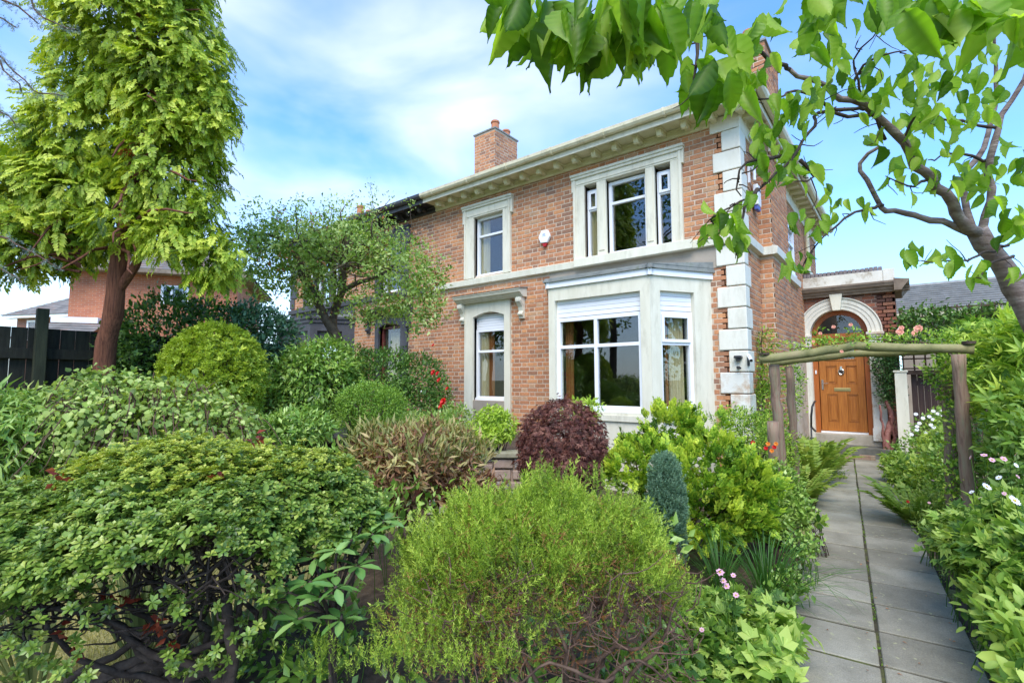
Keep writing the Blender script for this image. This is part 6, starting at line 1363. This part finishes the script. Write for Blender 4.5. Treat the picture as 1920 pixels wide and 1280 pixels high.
# ferns by the doorway side of the path
FR = fan(13, 1, seed=5, droop=.35, curl=.1, wd=.055, sc=.30)
def fern(label, px, py, t_, n, L, mat=None, seed=0):
    b = ground_pt(px, py, t_); tt = plant('fern', label, 'fern', b, 'ferns beside the path'); r = np.random.default_rng(seed); fo = Foliage(); a = np.arange(n)*2.4+r.uniform(0, .6, n)
    el = r.uniform(.5, 1.5, n); A = np.stack([np.cos(a), np.sin(a), el], 1); Nn = np.stack([-np.cos(a)*el, -np.sin(a)*el, np.ones(n)], 1); Ls = L*r.uniform(.7, 1.15, n)
    fo.add(np.repeat(b[None], n, 0), A, Nn, Ls, Ls, r.normal(.5, .12, n), FR); fo.build('fronds', mat or g_fern, tt, n, 'frond'); return tt
fern('tall fern at the left path edge below the door', 1515, 905, 7.6, 22, .85, seed=1); fern('pale fern left of the path in front of the doorstep', 1535, 880, 8.4, 20, .75, seed=2)
fern('shorter fern beside the left arch post', 1495, 925, 6.6, 18, .7, seed=3); fern('bright fern on the right edge of the path', 1725, 985, 5.4, 22, .62, seed=4)
simple_shrub('lavender_bush', 'fine leaved pale bush at the left of the doorstep', 'shrub', [E(1530, 865, 8.8, 30, 32), E(1500, 850, 9.0, 25, 30), E(1555, 890, 8.0, 20, 20)], g_fern, 260, 8, .06, .05, seed=133, wr=.25, up=.8, base_tone=.45)
# ---------------- anemone patch at the bottom
def patch(label, ells, mat, nc, nl, rc, L, T, wr, seed, nsingle=100, name='anemone_patch', cat='plants', **k):
    c0 = ells[0][0].copy(); c0[2] = 0; t = plant(name, label, cat, c0); env = Env(ells, .12, 5, seed); fo = Foliage()
    add_clumps(fo, env, nc, nl, rc, L, T, wr=wr, seed=seed, lo=.7, hi=1.05, keep=lambda P: P[:, 2] > .03, **k); fo.build('foliage', mat, t, nsingle)
    m = MB(); r = np.random.default_rng(seed); P, _ = env.surf(60, .7, 1.0, lambda P: P[:, 2] > .1)
    for i, p in enumerate(P): q = p.copy(); q[2] = .02; q[:2] += r.normal(0, .05, 2); stalk(m, q, p, .0025)
    m.build('stalks', g_anem, t, kind='stuff'); return t, env
LB = lobed(5, 1, .42, 1.25, base=T_LEAF); LB3 = lobed(3, 1, .5, .9, base=T_LEAF)
t, _ = patch('lush lobed green leaves with pink flowers between tree heath and path', [E(1315, 1240, 2.6, 95, 58, .26), E(1375, 1160, 2.9, 70, 36, .24), E(1240, 1290, 2.4, 80, 50, .2), E(1370, 1290, 2.45, 60, 56, .18), E(1340, 1150, 2.9, 50, 30, .2), E(1440, 1190, 2.9, 30, 22, .14)], g_anem, 420, 6, .05, .054, LB, 1.0, 141, 200, out=.45, up=.25, jit=.5, flatn=(.35, 1.0, .4), base_tone=.42, tonev=.28)
m = MB()
for i, (x, y, s, t_) in enumerate([(1350, 1072, .045, 2.6), (1362, 1098, .04, 2.6), (1380, 1115, .035, 2.6), (1316, 1180, .028, 2.5), (1375, 1078, .03, 2.65), (1356, 1088, .035, 2.6)]):
    p = W(x, y, t_); stalk(m, W(1368, 1250, 2.6), p, .0022); flower(t, p, s, p_pink, 7, seed=i, up=(.1, -.5, .6))
m.build('flower_stalks', g_anem, t, kind='stuff')
patch('yellowing low leaves at the bottom edge beside the path', [E(1440, 1260, 2.4, 26, 40, .12), E(1460, 1200, 2.7, 20, 26, .12)], g_anem, 80, 4, .05, .08, LB3, 1.0, 142, 60, out=.45, up=.2, jit=.5, flatn=(.35, 1, .3), base_tone=.7)
patch('small leaved ground cover spilling onto the left path edge', [E(1475, 1090, 3.5, 28, 18, .2), E(1505, 1025, 4.0, 22, 18, .2), E(1450, 1150, 3.1, 34, 20, .2)], g_laur, 200, 6, .04, .04, T_LEAF, .6, 143, 20, out=.5, up=.4, jit=.6)
# ================================================================== RIGHT-HAND BORDER
PAL = lobed(5, 1, .20, 1.25, base=T_LEAF)
t, _ = patch('mexican orange shrub with bright narrow leaflets at the right edge behind the arch', [E(1905, 700, 4.3, 52, 66, .3), E(1925, 640, 4.3, 55, 46, .3), E(1832, 700, 5.8, 40, 46, .26), E(1925, 775, 3.9, 45, 52, .26), E(1860, 630, 5.8, 50, 24, .26), E(1985, 700, 3.9, 60, 110, .3), E(1870, 740, 5.6, 40, 50, .3)], g_chois, 520, 5, .07, .105, PAL, 1.0, 151, 160, name='mexican_orange_bush', cat='bush', out=.5, up=.3, jit=.5, flatn=(.4, 1, .3), base_tone=.55, tonev=.28)
patch('broad leafy shrub hugging the lower right arch post', [E(1875, 830, 4.6, 52, 52, .26), E(1915, 865, 4.0, 45, 50, .26), E(1840, 900, 4.7, 30, 40, .2), E(1775, 860, 5.8, 28, 36, .2)], g_laur, 420, 7, .06, .06, T_LEAF, .55, 152, 60, name='leafy_shrub', cat='shrub', base_tone=.6)
patch('acid yellow spiraea beside the right arch post', [E(1765, 835, 6.2, 28, 36, .2), E(1745, 880, 6.0, 28, 22, .2), E(1790, 800, 6.2, 15, 25, .15)], g_lime, 170, 8, .04, .045, T_LEAF, .5, 153, 0, name='spiraea', cat='shrub', base_tone=.65)
t, _ = patch('white flowering shrub in front of the side gate', [E(1745, 812, 8.4, 28, 26, .25), E(1708, 845, 8.0, 28, 24, .22), E(1772, 785, 8.4, 20, 18, .2)], g_laur, 240, 7, .06, .06, T_LEAF, .6, 154, 0, name='hydrangea', cat='shrub', base_tone=.5)
cr = np.random.default_rng(61)
for i in range(16): flower(t, W(1708+cr.uniform(0, 60), 800-cr.uniform(0, 35)+cr.uniform(0, 16), 7.9), .058, p_white, 6, p_white, double=True, seed=i, up=(0, -.9, .4), name='flower_head')
patch('round leaved geranium clump at the right path edge by the doorstep', [E(1705, 890, 6.9, 32, 22, .22), E(1682, 870, 7.6, 24, 18, .2), E(1728, 920, 6.2, 28, 20, .22)], g_anem, 200, 6, .05, .075, LB3, .9, 155, 30, name='geranium_clump', cat='plants', base_tone=.6, flatn=(.4, 1, .3))
patch('feathery lime foliage on the right edge of the path', [E(1738, 960, 5.3, 30, 34, .2), E(1775, 990, 4.8, 36, 34, .22), E(1765, 930, 5.4, 28, 26, .2)], g_fern, 260, 7, .05, .04, T_LEAF, .4, 156, 0, name='feathery_plants', cat='plants')
t, _ = patch('tall daisies and pink anemones among lobed leaves at the right edge', [E(1875, 1040, 3.1, 72, 62, .28), E(1915, 985, 3.2, 60, 50, .28), E(1820, 1010, 3.7, 42, 42, .22), E(1950, 1090, 2.7, 70, 80, .26)], g_anem, 420, 5, .07, .075, LB, 1.0, 157, 160, name='flower_border', cat='flowers', base_tone=.5, flatn=(.4, 1, .35), out=.5, jit=.5)
m = MB()
FL = [(1873, 895, .06, 3.0, 'w'), (1850, 912, .06, 3.0, 'w'), (1822, 922, .05, 3.1, 'w'), (1902, 938, .075, 2.8, 'w'), (1876, 993, .05, 2.9, 'w'), (1878, 1046, .055, 2.7, 'w'), (1905, 872, .05, 3.2, 'w'), (1845, 853, .06, 3.3, 'p'), (1820, 857, .045, 3.4, 'p'), (1802, 932, .05, 3.2, 'p'), (1838, 933, .04, 3.1, 'p'), (1882, 860, .05, 3.3, 'p'), (1905, 852, .05, 3.3, 'p'), (1883, 925, .035, 3.0, 'p'), (1742, 942, .04, 4.6, 'p'), (1775, 888, .04, 5.0, 'p'), (1702, 940, .05, 5.2, 'r'), (1749, 900, .035, 5.0, 'p'), (1860, 862, .04, 3.3, 'p'), (1908, 893, .04, 3.1, 'p'), (1772, 1036, .03, 3.4, 'p'), (1833, 1080, .03, 2.8, 'w')]
for i, (x, y, s, t_, c_) in enumerate(FL):
    p = W(x, y, t_); q = p.copy(); q[2] -= .35; q[:2] += cr.normal(0, .03, 2); stalk(m, q, p, .002)
    flower(t, p, s*cr.uniform(.6, .95), {'w': p_white, 'p': p_pink, 'r': p_red}[c_], 13 if c_ == 'w' else 6, p_yel if c_ == 'w' else p_yel, double=c_ == 'r', seed=i, up=(.6*cr.normal(), -.4+.4*cr.normal(), .6), name='daisy' if c_ == 'w' else 'pink_flower' if c_ == 'p' else 'red_flower')
m.build('flower_stalks', g_anem, t, kind='stuff')
patch('mixed oval leaves filling the lower right corner beside the path', [E(1915, 1160, 2.6, 50, 60, .18), E(1880, 1105, 3.0, 38, 38, .18), E(1950, 1220, 2.3, 50, 66, .18), E(1985, 1310, 2.1, 50, 60, .18)], g_anem, 320, 5, .05, .07, RL, .5, 158, 180, name='leafy_plants', cat='plants', out=.5, up=.4, jit=.5, flatn=(.4, .9, .4), base_tone=.55)
patch('low dark green edging spilling over the right side of the path', [E(1812, 1065, 3.3, 20, 18, .12), E(1862, 1125, 2.9, 20, 20, .12), E(1760, 1000, 4.2, 20, 16, .14)], g_laur, 150, 6, .04, .045, T_LEAF, .5, 159, 10, name='edging_plants', cat='plants')
# plants beyond the right frame edge for neighbouring viewpoints
patch('shrubbery beyond the right edge of the view', [E(2050, 850, 3.4, 120, 200, .6)], g_laur, 200, 7, .08, .07, T_LEAF, .5, 160, 0, name='leafy_shrub', cat='shrub')
# ---------------- climbers
def climber(name, label, ells, mat, nc, nl, rc, L, seed, T=T_LEAF, wr=.5, stems=(), smat=None, **k):
    c0 = ells[0][0].copy(); c0[2] = 0; t = plant(name, label, 'climber', c0); env = Env(ells, .2, 5, seed); fo = Foliage(); add_clumps(fo, env, nc, nl, rc, L, T, wr=wr, seed=seed, lo=.5, hi=1.1, **k); fo.build('foliage', mat, t)
    m = MB()
    for i, p in enumerate(stems): limb(m, [W(*q) for q in p[0]], p[1], p[2], i+seed, .012, 7, .06)
    if stems: m.build('stems', smat or m_bark_br, t, smooth=True)
    return t
t = climber('climbing_rose', 'climbing rose with salmon flowers along the top of the arch beam', [E(1520, 646, 5.2, 50, 7, .15), E(1610, 640, 5.0, 60, 9, .18), E(1720, 638, 4.8, 55, 15, .2), E(1780, 640, 4.7, 26, 18, .15), E(1600, 624, 5.1, 12, 12, .1), E(1540, 630, 5.2, 12, 12, .1)], g_chois, 250, 6, .03, .032, 171, base_tone=.45, stems=[(((1800, 900, 4.7), (1790, 760, 4.7), (1780, 660, 4.7), (1700, 640, 4.8), (1600, 640, 5.0), (1480, 655, 5.2)), .012, .005)])
for i, (x, y, s) in enumerate([(1687, 622, .07), (1722, 616, .075), (1715, 625, .06), (1563, 613, .04), (1595, 609, .04), (1538, 625, .035), (1690, 615, .05), (1845, 655, .03), (1865, 725, .035), (1525, 640, .03), (1578, 659, .035)]): flower(t, W(x, y, 4.75 if x > 1650 else 4.9), s, p_salm, 8, p_salm, double=True, seed=i, up=(0, -.9, .3), name='rose')
climber('wall_climber', 'dark leaved climber with twisted reddish trunk on the wall right of the door', [E(1660, 690, 9.9, 18, 34, .15), E(1670, 735, 9.9, 18, 34, .15), E(1652, 668, 9.9, 14, 20, .12), E(1685, 645, 9.9, 18, 18, .15)], g_ivy, 520, 7, .06, .05, 172, stems=[(((1668, 868, 9.85), (1662, 820, 9.85), (1672, 785, 9.85), (1662, 750, 9.9)), .085, .03), (((1672, 850, 9.8), (1682, 800, 9.8), (1690, 770, 9.8), (1693, 735, 9.8), (1686, 728, 9.8)), .030, .018), (((1662, 860, 9.8), (1655, 800, 9.85), (1650, 760, 9.85)), .028, .018), (((1670, 860, 9.8), (1676, 810, 9.8), (1668, 780, 9.8)), .03, .02)], smat=surf('peeling_red_bark', (.16, .05, .04), (.36, .17, .14), 20, .8, .7, 40), base_tone=.5)
climber('wall_climber', 'wispy yellow green climber on the side wall behind the left arch post', [E(1437, 645, 7.3, 16, 32, .12), E(1445, 700, 7.2, 22, 44, .15), E(1488, 720, 6.8, 13, 70, .12), E(1432, 750, 7.1, 14, 40, .12), E(1455, 800, 6.6, 26, 30, .15)], g_chois, 620, 7, .05, .036, 173, base_tone=.35, stems=[(((1440, 860, 7.3), (1432, 760, 7.3), (1428, 680, 7.3), (1430, 620, 7.3)), .02, .008)])
climber('trellis_climber', 'dark green climber over the trellis in front of the outbuilding roof', [E(1745, 592, 9.3, 40, 8, .2), E(1820, 598, 9.2, 50, 16, .25), E(1880, 590, 9.0, 36, 16, .25), E(1715, 620, 9.3, 22, 16, .15), E(1790, 640, 9, 40, 24, .2)], g_dark, 520, 7, .1, .075, 174, base_tone=.42)
climber('climbing_rose', 'leafy climber wound round the right hand arch posts', [E(1780, 720, 4.75, 18, 60, .12), E(1765, 700, 4.8, 24, 24, .15), E(1795, 800, 4.55, 16, 60, .1), E(1785, 900, 4.6, 26, 40, .15)], g_chois, 200, 6, .04, .042, 175, base_tone=.35)
# red leaves on the side climber
# ---------------- flowering cherry overhanging from the right
t = plant('cherry_tree', 'cherry tree with ringed bark and large drooping leaves overhanging from the right', 'tree', (float(ground_pt(2150, 900, 2.6)[0]), float(ground_pt(2150, 900, 2.6)[1]), 0))
m = MB()
fk = (1832, 432, 2.55)
limb(m, [ground_pt(2150, 900, 2.6), W(2040, 760, 2.6), W(1945, 620, 2.6), W(1890, 520, 2.58), W(*fk)], .062, .044, 3, .010, 16, .08)
limb(m, [W(1845, 450, 2.56), W(1800, 410, 2.5), W(1745, 335, 2.4), W(1690, 270, 2.3), W(1640, 208, 2.25), W(1590, 190, 2.2), W(1540, 165, 2.1), W(1480, 130, 2.0)], .029, .008, 4, .012, 12, .06)
limb(m, [W(1840, 445, 2.56), W(1858, 350, 2.5), W(1868, 240, 2.45), W(1882, 215, 2.45), W(1925, 150, 2.4), W(1960, 60, 2.3)], .020, .009, 5, .012, 10, .06)
limb(m, [W(1825, 440, 2.56), W(1805, 340, 2.6), W(1860, 250, 2.6), W(1868, 130, 2.6), W(1850, 20, 2.5)], .018, .006, 6, .012, 10, .06)
limb(m, [W(1840, 440, 2.58), W(1765, 415, 2.5), W(1700, 395, 2.45), W(1655, 385, 2.4), W(1630, 340, 2.4), W(1618, 305, 2.4), W(1650, 275, 2.35)], .019, .008, 7, .012, 10, .05)
m.build('trunk', m_bark_ch, t, smooth=True)
m = MB(); TWG = [[(1620, 205, 2.2), (1560, 200, 2.1), (1500, 170, 2.0), (1455, 188, 1.9), (1388, 182, 1.8)], [(1640, 215, 2.25), (1590, 218, 2.15), (1540, 212, 2.1), (1490, 290, 2.0), (1420, 355, 1.9), (1345, 400, 1.85), (1330, 412, 1.85), (1342, 430, 1.85), (1340, 460, 1.85)],
      [(1490, 290, 2.0), (1400, 305, 1.9), (1385, 340, 1.9), (1390, 368, 1.9)], [(1420, 355, 1.9), (1383, 420, 1.85), (1382, 480, 1.85)], [(1655, 385, 2.4), (1600, 400, 2.3), (1545, 440, 2.2), (1505, 500, 2.2)], [(1660, 262, 2.3), (1610, 150, 2.2), (1600, 110, 2.2), (1640, 70, 2.1), (1660, 40, 2.1)],
      [(1690, 270, 2.3), (1720, 200, 2.2), (1740, 160, 2.1)], [(1590, 190, 2.2), (1620, 120, 2.1), (1700, 95, 2.0)], [(1745, 335, 2.4), (1700, 350, 2.3), (1660, 330, 2.3)], [(1850, 300, 2.5), (1790, 290, 2.4), (1740, 300, 2.3)], [(1480, 130, 2.0), (1400, 80, 1.7), (1300, 40, 1.4), (1180, 0, 1.2), (1050, -20, 1.1), (960, -5, 1.05)],
      [(1300, 40, 1.4), (1310, 100, 1.35), (1300, 150, 1.3)], [(1180, 0, 1.2), (1120, 40, 1.15)], [(1850, 20, 2.5), (1780, -30, 1.8), (1720, -60, 1.1), (1700, -80, .8)], [(1890, 460, 2.5), (1800, 490, 2.3), (1720, 490, 2.2)], [(1500, 300, 2.0), (1530, 330, 2.0), (1490, 340, 2.0)], [(1870, 240, 2.45), (1760, 220, 2.4), (1700, 240, 2.4)], [(1900, 480, 2.5), (1850, 500, 2.4), (1830, 520, 2.3)]]
for i, p in enumerate(TWG): limb(m, [W(*q) for q in p], .0085, .0022, i, .008, 6, .04)
cr = np.random.default_rng(62)
for tw_ in TWG:
    for j in range(len(tw_)-1):
        for k_ in range(2):
            s_ = cr.uniform(0, 1); q0 = W(*tw_[j])*(1-s_)+W(*tw_[j+1])*s_; q1 = q0+cr.normal(0, .05, 3)+np.array([0, 0, -.02]); limb(m, [q0, (q0+q1)/2+cr.normal(0, .012, 3), q1], .0028, .0012, k_, .006, 4, .03)
m.build('branches', m_bark_dk, t, smooth=True, kind='stuff')
def cherryT(seed):
    r = np.random.default_rng(seed); n = 14; V = []; T_ = []; F = []
    cv = r.uniform(.02, .5); fo_ = r.uniform(.08, .34); tw = r.uniform(-.2, .2)
    for i in range(n+1):
        s = i/n; w = .58*math.sin(math.pi*min(1, s**.80))**.75*(1-.42*s**2) if 0 < i < n else 0.0
        if s > .82: w *= .62
        z = -cv*s*s; ser = .022*(1 if i % 2 else -1); rip = .012*(1 if i % 2 else -1)
        V += [(s, 0, z), (s+.05*w*2+ser, w, z+fo_*w*2+tw*w+rip), (s+.05*w*2-ser, -w, z+fo_*w*2-tw*w+rip)]; T_ += [.20, .07*(1 if i % 2 else -1), .07*(1 if i % 2 else -1)]
    for i in range(n):
        b = i*3; F += [(b, b+1, b+4), (b, b+4, b+3), (b, b+3, b+5), (b, b+5, b+2)]
    return (np.array(V), np.array(F), np.array(T_))
CT = [cherryT(i) for i in range(9)]
CL = [(965, 20, 1.05, 5, 30, 1), (1000, 50, 1.1, 5, 28, 1), (1050, 30, 1.0, 6, 35, 1), (1085, 75, 1.0, 6, 30, 1), (1110, 40, 1.05, 6, 34, 1), (1145, 70, 1.0, 5, 26, 1), (1175, 30, 1.0, 6, 35, 1), (1215, 10, 1.0, 7, 40, 1), (1190, 60, 1.1, 4, 26, 1), (1260, 0, 1.05, 6, 34, 1), (1240, 45, 1.1, 4, 26, 1), (990, -10, 1.0, 5, 30, 1), (1130, -10, 1.0, 7, 45, 1), (1330, 10, 1.2, 5, 36, 1), (1180, -30, .95, 6, 60, 1),
      (1290, 140, 1.35, 5, 18, 1), (1335, 130, 1.3, 5, 26, 1), (1365, 150, 1.35, 5, 22, 1), (1345, 90, 1.4, 4, 26, 1), (1400, 70, 1.6, 5, 36, 1), (1440, 40, 1.6, 5, 40, 1), (1490, 60, 1.7, 5, 40, 1), (1540, 20, 1.5, 4, 30, 1.1), (1420, 120, 1.7, 4, 36, 1),
      (1400, 140, 1.8, 5, 30, 1), (1460, 200, 1.9, 7, 36, 1), (1530, 170, 2.0, 7, 36, 1), (1570, 140, 2.0, 6, 36, 1), (1500, 215, 2.0, 6, 40, 1), (1440, 240, 2.0, 8, 26, .9), (1470, 290, 2.0, 8, 30, .9), (1500, 320, 2.0, 8, 30, .9), (1455, 330, 1.9, 6, 26, .9), (1430, 290, 1.95, 5, 22, .9),
      (1650, 190, 2.2, 7, 40, 1), (1690, 160, 2.1, 9, 46, 1), (1740, 200, 2.1, 9, 46, 1), (1780, 170, 2.2, 9, 50, 1), (1700, 230, 2.3, 7, 46, 1), (1770, 260, 2.3, 9, 50, 1), (1820, 210, 2.2, 8, 46, 1), (1870, 170, 2.2, 8, 40, 1), (1800, 320, 2.4, 9, 50, 1), (1740, 320, 2.3, 8, 46, 1), (1850, 340, 2.4, 8, 46, 1), (1900, 300, 2.3, 8, 40, 1), (1885, 400, 2.3, 7, 40, 1), (1690, 330, 2.3, 5, 36, 1), (1650, 260, 2.3, 4, 30, 1), (1720, 100, 2.0, 6, 44, 1), (1800, 100, 2.1, 7, 50, 1), (1880, 90, 2.0, 7, 40, 1), (1640, 120, 2.1, 5, 40, 1), (1590, 90, 2.0, 4, 40, 1),
      (1328, 440, 1.85, 5, 16, .85), (1382, 455, 1.85, 6, 14, .85), (1350, 400, 1.85, 5, 24, .8), (1385, 420, 1.85, 5, 16, .8), (1400, 375, 1.9, 3, 14, .8), (1495, 495, 2.2, 9, 20, .85), (1548, 372, 2.2, 4, 16, .7), (1580, 385, 2.2, 4, 16, .7), (1560, 415, 2.2, 4, 16, .7), (1630, 400, 2.4, 4, 16, .7), (1535, 430, 2.2, 5, 20, .8), (1500, 415, 2.2, 4, 16, .8),
      (1710, 480, 2.2, 4, 20, .9), (1760, 475, 2.2, 5, 20, .9), (1790, 500, 2.3, 5, 20, .9), (1835, 510, 2.3, 4, 20, .9), (1900, 430, 2.3, 7, 24, 1), (1905, 520, 2.3, 3, 16, .9), (1705, 40, .92, 2, 14, 1.05), (1735, 20, .90, 3, 26, 1.05), (1805, 10, .9, 3, 26, 1.0), (1880, 20, .9, 3, 26, 1.0), (1530, -10, 1.2, 3, 20, 1), (1600, -20, 1.2, 4, 40, 1), (1660, 0, 1.3, 4, 40, 1), (1560, 60, 1.8, 4, 30, .9)]
fo = Foliage(); G = {i: [] for i in range(9)}
for ci, (x, y, t_, n, sp, sz) in enumerate(CL):
    stem = W(x, y-10, t_)
    for i in range(n+1):
        p = W(x+cr.normal(0, sp*.6), y+cr.normal(0, sp*.45)-12, t_+cr.normal(0, .035*t_)); a = cr.uniform(0, 6.28); A = np.array([math.cos(a)*.42, math.sin(a)*.42, -1+cr.uniform(-.1, .35)])
        Nn = -CF*cr.uniform(.1, 1.0)*(1 if cr.uniform() < .7 else -1)+cr.normal(0, .5, 3)+Z3*.3
        G[cr.integers(0, 9)].append((p, A, Nn, (.114 if t_ < 1.5 else .094)*sz*cr.uniform(.7, 1.15), cr.uniform(.36, .47), cr.normal(.5, .15)))
for k_, L_ in G.items():
    P = np.array([q[0] for q in L_]); A = np.array([q[1] for q in L_]); Nn = np.array([q[2] for q in L_]); Ls = np.array([q[3] for q in L_]); wr = np.array([q[4] for q in L_]); tn = np.array([q[5] for q in L_])
    fo.add(P, A, Nn, Ls, Ls*wr, tn, CT[k_])
fo.build('leaves', g_cherry, t, 300)
# ---------------- lawn blades seen under the azalea
cr = np.random.default_rng(70); n = 26000; P = np.stack([cr.uniform(-5.2, -2.0, n), cr.uniform(-.6, 3.0, n), np.full(n, -.03)], 1); A = cr.normal(0, .35, (n, 3))+Z3
fo = Foliage(); fo.add(P, A, cr.normal(size=(n, 3)), cr.uniform(.04, .08, n), cr.uniform(.004, .007, n), cr.normal(.5, .2, n), T_NEEDLE)
root_l = bpy.data.objects.new('lawn_grass', None)
_p = thing('lawn_grass', 'sunlit yellow green lawn seen between the azalea stems', 'grass', (-3.6, 1.2, 0)); o = fo.build('grass_blades', g_lawn, _p)
# ---------------- ground cover under the middle beds
t, _ = patch('low mixed green foliage covering the bed behind the foreground shrubs', [E(620, 900, 4.2, 90, 50, .5), E(1000, 980, 4.0, 130, 40, .6), E(560, 1180, 2.9, 120, 60, .4), E(760, 960, 3.4, 120, 40, .4), E(660, 1260, 2.4, 110, 50, .3), E(1180, 1010, 3.6, 80, 40, .4), E(1180, 1230, 2.5, 110, 40, .3), E(1020, 1260, 2.5, 110, 40, .3), E(420, 1230, 3.1, 120, 30, .4), E(200, 1230, 3.2, 120, 26, .4)], g_laur, 460, 7, .07, .07, T_LEAF, .5, 180, 0, name='ground_cover', cat='plants', base_tone=.55)
# ---------------- trees across the street, mirrored in the panes
def back_tree(label, x, y, h, w, seed):
    t = plant('street_tree', label, 'tree', (x, y, 0), 'street trees behind the photographer')
    m = MB(); limb(m, [(x, y, -.1), (x+.1, y, h*.4), (x, y, h*.8)], .22, .08, seed, .03, 8, .4)
    r = np.random.default_rng(seed)
    for i in range(14):
        e = np.array([x+r.normal(0, w*.4), y+r.normal(0, w*.4), h*r.uniform(.5, .95)]); limb(m, [(x, y, h*r.uniform(.3, .6)), (np.array([x, y, h*.6])+e)/2, e], .07, .02, i, .05, 5, .4)
    m.build('trunk', m_bark_dk, t)
    ells = [(np.array([x+r.normal(0, w*.3), y+r.normal(0, w*.3), h*r.uniform(.5, .9)]), (w*.42, w*.42, h*.2)) for _ in range(6)]
    env = Env(ells, .2, 1.5, seed); fo = Foliage(); add_clumps(fo, env, 420, 6, .22, .22, T_LEAF2, wr=.6, seed=seed, lo=.6, hi=1.1, jit=.8); fo.build('crown', g_dark, t)
back_tree('broad dark tree mirrored in the upper triple window', -11.0, -8.5, 14.0, 6.0, 201)
back_tree('dark tree mirrored in the lower bay window', -6.0, -7.5, 9.0, 4.5, 202)
back_tree('spreading tree mirrored in the small lower window', -20.0, -8.0, 8.0, 5.0, 203)
back_tree('tree mirrored at the edge of the small lower window', -15.5, -9.5, 9.0, 5.0, 204)
t, _ = patch('tall unseen hedge added right of the border for the bay window to mirror', [(np.array([4.6, 4.0+2.0*i, .9]), (.8, 1.3, 1.5)) for i in range(6)], g_dark, 500, 8, .16, .10, T_LEAF, .5, 205, 0, name='boundary_hedge', cat='hedge')  # out of view; added to darken the reflection in the canted bay pane
back_tree('rounded unseen tree added beyond the right hand hedge for the bay window to mirror', 8.5, 8.5, 7.0, 4.5, 206)  # added out of view with the hedge, fills the canted pane's reflection
print('foliage tris', TRIS, 'all', sum(sum(len(q.vertices)-2 for q in me.polygons)*max(1, 1) for me in bpy.data.meshes if me.users))
# ---------------- moss, weeds and fallen leaves along the path
_w = thing('path_weeds', 'moss, seedlings and fallen leaves in the joints and edges of the path', 'weeds', (0, 4, 0.04)); cr = np.random.default_rng(91)
fo = Foliage(); n = 2600; al = cr.uniform(1.2, 12.0, n); side = cr.integers(0, 3, n); ac = np.where(side == 0, cr.normal(0, .006, n), np.where(side == 1, -.475+cr.normal(0, .018, n), .475+cr.normal(0, .018, n)))
P = np.stack([P0[0]+PD[0]*al+PN[0]*ac, P0[1]+PD[1]*al+PN[1]*ac, np.full(n, .035)], 1); keep = (np.sin(al*3.1+side*2)+np.sin(al*7.3+side))*.5+cr.uniform(-.6, .6, n) > .1; P = P[keep]; n = len(P)
fo.add(P, cr.normal(0, .8, (n, 3))+Z3*.6, cr.normal(size=(n, 3)), cr.uniform(.008, .026, n), cr.uniform(.006, .014, n), cr.normal(.45, .15, n), T_LEAF); fo.build('moss', g_lime if False else g_box, _w)
fo = Foliage(); n = 70; al = cr.uniform(1.5, 10, n); ac = cr.uniform(-.46, .46, n); P = np.stack([P0[0]+PD[0]*al+PN[0]*ac, P0[1]+PD[1]*al+PN[1]*ac, np.full(n, .054)], 1); A = cr.normal(size=(n, 3)); A[:, 2] *= .1
fo.add(P, A, np.tile(Z3, (n, 1))+cr.normal(0, .2, (n, 3)), cr.uniform(.010, .028, n), cr.uniform(.006, .014, n), cr.normal(.7, .25, n), T_LEAF); fo.build('fallen_leaves', g_heathb, _w)
